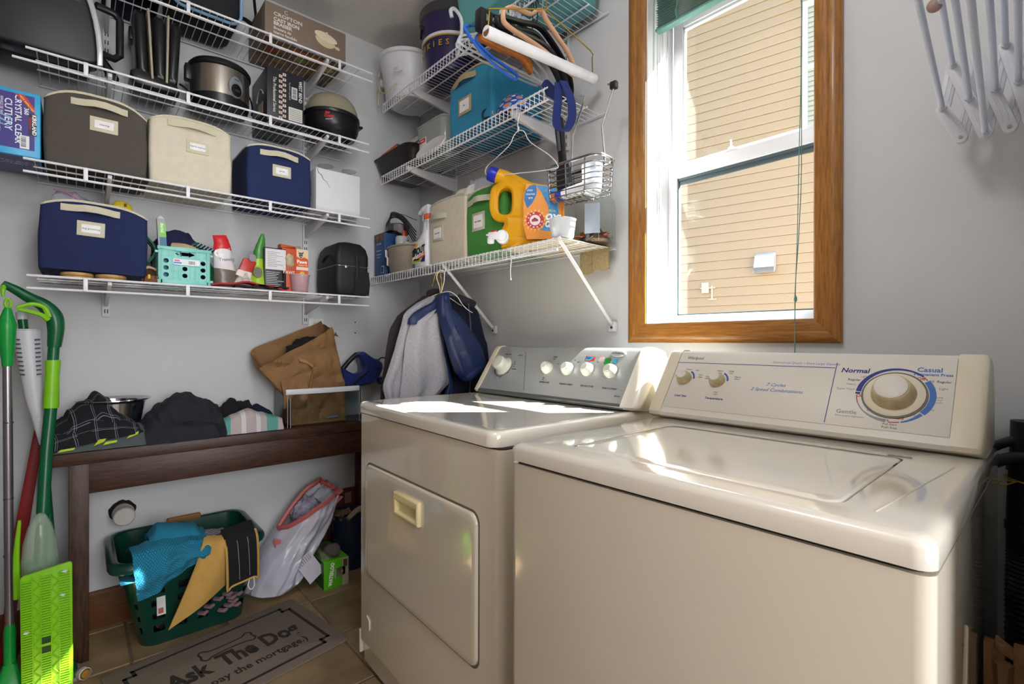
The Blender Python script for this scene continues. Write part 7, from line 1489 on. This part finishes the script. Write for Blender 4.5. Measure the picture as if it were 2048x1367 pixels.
with thing('duster_sleeve','white tapered slotted plastic sleeve hanging on a dark green stick','duster',(.19,-1.615,.76)) as o:
    with frame(I4,True):
        LVs=[(1.158,-1.629,.037,.026),(1.15,-1.629,.036,.025),(1.06,-1.622,.0315,.022),(.98,-1.615,.026,.019),(.93,-1.610,.024,.017),(.90,-1.606,.0215,.016),(.86,-1.601,.016,.012),(.81,-1.596,.011,.009),(.768,-1.592,.006,.006)]
        b=B().loft([[(.195+d*cos(a)+.03*(1.158-z),y+w*sin(a),z) for a in[2*pi*k/28 for k in range(28)]] for z,y,w,d in LVs],False,True);b.done('sleeve_shell',WPL,o,ang=70)
        B().tube([(.195+.0265*cos(a),-1.629+.0375*sin(a),1.158) for a in[2*pi*k/28 for k in range(28)]],.0022,6,closed=True).done('sleeve_rim',WPL,o)
        b=B()
        for k in range(9):
            z=1.125-k*.0145;w=.0365-.055*(1.158-z);yc=-1.629+.075*(1.158-z)
            for s in(-1,1):b.tube([(.218+.03*(1.158-z)-(.008 if s<0 else .002),yc+s*(w*.88),z),(.2225+.03*(1.158-z)-.0015,yc+s*(w*.52),z-.001)],.0024,6)
        b.done('side_slots',pm('#55565c',.8),o)
        b=B()
        for k in range(26):
            z=1.0-k*.0085;q=max(0,(1.158-z)/.39);w=.037-.031*q;yc=-1.629+.037*q*1.0
            b.tube([(.195+.018*(1-q*.6)+.03*(1.158-z),yc-w*.6,z-.006),(.195+.0225*(1-q*.62)+.03*(1.158-z)+.001,yc,z),(.195+.018*(1-q*.6)+.03*(1.158-z),yc+w*.6,z-.006)],.0012,4)
        b.done('moulded_ribs',WPL,o,kind='stuff')
        B().tube([(.19,-1.632,1.10),(.187,-1.640,1.196)],.0125,12).done('green_stick',GD,o);B().tube([(.187,-1.640,1.192),(.186,-1.642,1.216)],.0150,12).done('white_end',WPL,o)
with thing('red_stick','flat red stick leaning behind the mops','stick',(.09,-1.66,0)) as o:
    with frame(I4,True):
        B().loft([[(.10,y-w,z),(.10,y+w,z),(.086,y+w,z),(.086,y-w,z)] for y,z,w in((-1.690,.012,.013),(-1.655,.40,.019),(-1.602,.81,.013),(-1.596,.86,.008))]).done('bar',mat('red_plastic','#8c1a1f',.4,ns=8,na=.1),o,bev=.003)
for k,(a,c,l) in enumerate((((.04,-1.600,.01),(.05,-1.590,.80),'dark green stick behind the spray mop pole, close to the wall'),((.125,-1.548,.01),(.040,-1.592,.72),'dark green stick leaning behind the left bench leg'))):
    with thing('broom_stick',l,'stick',(a[0],a[1],0)) as o:
        with frame(I4,True):B().tube([a,c],.0115,12).done('stick_pole',GD,o);B().tube([c,(c[0],c[1],c[2]+.012)],[.0115,.006],12).done('stick_tip',pm('#0a3320',.5),o)
with thing('small_bottle','small tipped bottle with a white collar lying on the floor by the bench leg','bottle',(.352,-1.487,.018)) as o:
    with frame(TR(0,0,0,25,0,82)):
        B().lathe([(0,-.03),(.010,-.028),(.015,-.018),(.016,.0)],(0,0,0),18,c0=False).done('bottle_body',pm('#b98f76',.3),o)
        B().lathe([(.0175,-.004),(.018,-.002),(.018,.016),(.016,.018)],(0,0,0),20,c0=False,c1=False).done('white_collar',pm('#c9c9c6',.35),o);B().lathe([(.014,.0),(.0145,.012),(.012,.020),(.004,.022)],(0,0,0),18).done('bottle_mouth',mat('amber_liquid','#b0652a',.25,ns=40,c2='#5f7a2a'),o)
# ---------------------------------------------------------------- right of the washer
RUB=mat('black_rubber','#1d1f26',.5,ns=30,na=.2)
for k,(P,r,l) in enumerate((([(2.36,-.06,.78),(2.375,-.06,.84),(2.40,-.06,.888),(2.44,-.06,.918),(2.48,-.055,.925),(2.492,-.05,.90)],.0095,'upper of two black water hoses behind the washer'),([(2.36,-.075,.76),(2.378,-.075,.82),(2.405,-.075,.862),(2.44,-.075,.885),(2.48,-.07,.89),(2.492,-.06,.86)],.0115,'lower of two black water hoses behind the washer'))):
    with thing('water_hose',l,'hose',(2.37,-.07,.75)) as o:
        with frame(I4,True):B().tube(P,r,12,sub=5).done('hose_tube',RUB,o);B().tube([P[0],P[1]],r*1.25,12).done('hose_collar',pm('#4c4d52',.4,.6),o)
VP=[(x+.012,-.048,z) for x,z in((2.455,.96),(2.454,.90),(2.450,.80),(2.449,.70),(2.447,.60),(2.447,.45),(2.447,.25),(2.45,.02))]
with thing('vacuum_hose','thick ribbed black vacuum hose standing between washer and wall','hose',(2.46,-.048,0)) as o:
    with frame(I4,True):
        B().tube(VP[:4],.030,20,sub=4).done('smooth_tube',mat('matte_black','#131316',.45,ns=20,na=.2),o)
        B().tube([(2.4655,-.048,.872),(2.464,-.048,.855)],.034,20).done('tube_collar',BLK,o);B().tube([(2.4615,-.048,.75),(2.461,-.048,.735)],.033,20).done('tube_collar',BLK,o)
        b=B();q=smooth([Vector(p) for p in VP[3:]],24);n=len(q)
        b.tube(q,[.0305 if i%2 else .0275 for i in range(n)],18);b.done('ribbed_hose',D.materials['matte_black'],o)
with thing('twist_tie','yellow wire tie looped round the black vacuum hose','tie',(2.45,-.08,.82)) as o:
    with frame(I4,True):
        TY=pm('#9a8a2e',.5)
        B().tube([(2.4635+.0345*cos(a),-.048+.0345*sin(a),.838-.006*cos(a)) for a in[2*pi*k/20 for k in range(20)]],.0017,6,closed=True).done('tie_ring',TY,o)
        B().tube([(2.446,-.080,.838),(2.435,-.092,.842),(2.424,-.096,.838),(2.425,-.095,.831),(2.436,-.092,.834),(2.448,-.082,.840)],.0016,6,sub=4).done('tie_loop',TY,o);B().tube([(2.475,-.083,.832),(2.479,-.088,.822),(2.477,-.088,.808),(2.483,-.086,.804)],.0016,6,sub=3).done('tie_end',TY,o)
LWD=mat('pale_pine','#ab8058',.6,ns=14,st=(8,8,1.3),c2='#8c643f')
with thing('wooden_rack','folded pale wooden rack standing beside the washer','rack',(2.455,-.44,0)) as o:
    with frame(I4,True):
        for x,y,h in((2.441,-.43,.655),(2.474,-.435,.662)):
            B().box(x-.012,x+.012,y-.010,y+.010,0,h).done('upright',LWD,o,bev=.002)
        for x,y,h in((2.441,-.43,.655),(2.474,-.435,.662)):B().prism([(-.014,h),(.014,h-.006),(.018,h+.006),(-.010,h+.016)],y-.012,y+.022,'y') and None
        B().box(2.43,2.49,-.425,-.410,.58,.60).done('crossbar',LWD,o,bev=.002);B().box(2.43,2.49,-.425,-.410,.20,.22).done('crossbar',LWD,o,bev=.002)
        b=B();b.loft([[(2.440,-.442,.650),(2.462,-.446,.640),(2.462,-.428,.640),(2.440,-.42,.650)],[(2.442,-.442,.662),(2.466,-.446,.650),(2.466,-.428,.652),(2.442,-.42,.664)]]);b.done('slanted_arm',LWD,o,bev=.002)
        B().tube([(2.452,-.45,.635),(2.452,-.45,.60),(2.458,-.45,.57)],[.012,.010,.014],6).done('slanted_arm',LWD,o)
RKM=mat('rack_white_plastic','#c6c8d0',.4,ns=10,na=.02);ROD=mat('rack_rod','#b9bfd0',.3,ns=10,na=.02)
with thing('drying_rack','white folding accordion drying rack hanging at the upper right','drying rack',(2.40,-.14,1.53)) as o:
    with frame(I4,True):
        y0=-.12;d=Vector((-.06,1.441,-.243)).normalized()
        rods=[(2.339,1.618),(2.355,1.703),(2.381,1.623),(2.405,1.546),(2.420,1.626),(2.434,1.709),(2.452,1.630),(2.468,1.552)]
        for x,z in rods:
            e=Vector((x,y0,z));B().tube([e,e-d*.62],.0052,12).done('rod',ROD,o);B().tube([e-d*.002,e-d*.010],.0072,14).done('rod_ferrule',RKM,o)
        def arm(a,c,y):
            A,C_=Vector((a[0],0,a[1])),Vector((c[0],0,c[1]));t=(C_-A).normalized();q=Vector((t.z,0,-t.x))*.0112;P=[]
            for k in range(7):
                an=pi*k/6;P.append(A-t*.0112*sin(an)+q*cos(an))
            for k in range(7):
                an=pi*k/6;P.append(C_+t*.0112*sin(an)-q*cos(an))
            b=B().loft([[p+Vector((0,y,0)) for p in P],[p+Vector((0,y+.006,0)) for p in P]]);m=b.done('scissor_arm',RKM,o,bev=.001)
            b=B()
            for s in(-.35,.35):b.loft([[A+t*.016+q*s+Vector((0,y-.0012,0)),C_-t*.016+q*s+Vector((0,y-.0012,0)),C_-t*.016+q*(s+.16)+Vector((0,y-.0012,0)),A+t*.016+q*(s+.16)+Vector((0,y-.0012,0))],[A+t*.016+q*s+Vector((0,y+.001,0)),C_-t*.016+q*s+Vector((0,y+.001,0)),C_-t*.016+q*(s+.16)+Vector((0,y+.001,0)),A+t*.016+q*(s+.16)+Vector((0,y+.001,0))]])
            b.done('arm_ridge',RKM,m,sm=False)
            B().lathe([(.0035,-.0015),(.0035,.0)],(c[0],y,c[1]),12,ax='y').done('rivet',pm('#8d8078',.4,.5),m)
        for s,yy in((0,y0-.004),(1,y0-.62*d.y-.004)):
            dz=-.62*d.z*s;dx=-.62*d.x*s
            T=lambda p:(p[0]+dx,p[1]+dz)
            for a,c in(((2.339,1.618),(2.368,1.548)),((2.355,1.703),(2.405,1.546)),((2.394,1.700),(2.440,1.546)),((2.434,1.709),(2.470,1.550))):arm(T(a),T(c),yy)
            for a,c in(((2.339,1.618),(2.355,1.703)),((2.394,1.700),(2.368,1.548)),((2.434,1.709),(2.405,1.546)),((2.472,1.700),(2.440,1.546))):arm(T(a),T(c),yy+.008)
        B().box(2.478,2.4995,-.72,-.06,1.60,1.66).done('mounting_rail',RKM,o,bev=.003)
        B().lathe([(.009,0),(.012,.002),(.012,.008),(.008,.010)],(2.354,-.33,1.738),16,ax='y').done('end_cap',pm('#8c6f66',.5),o)
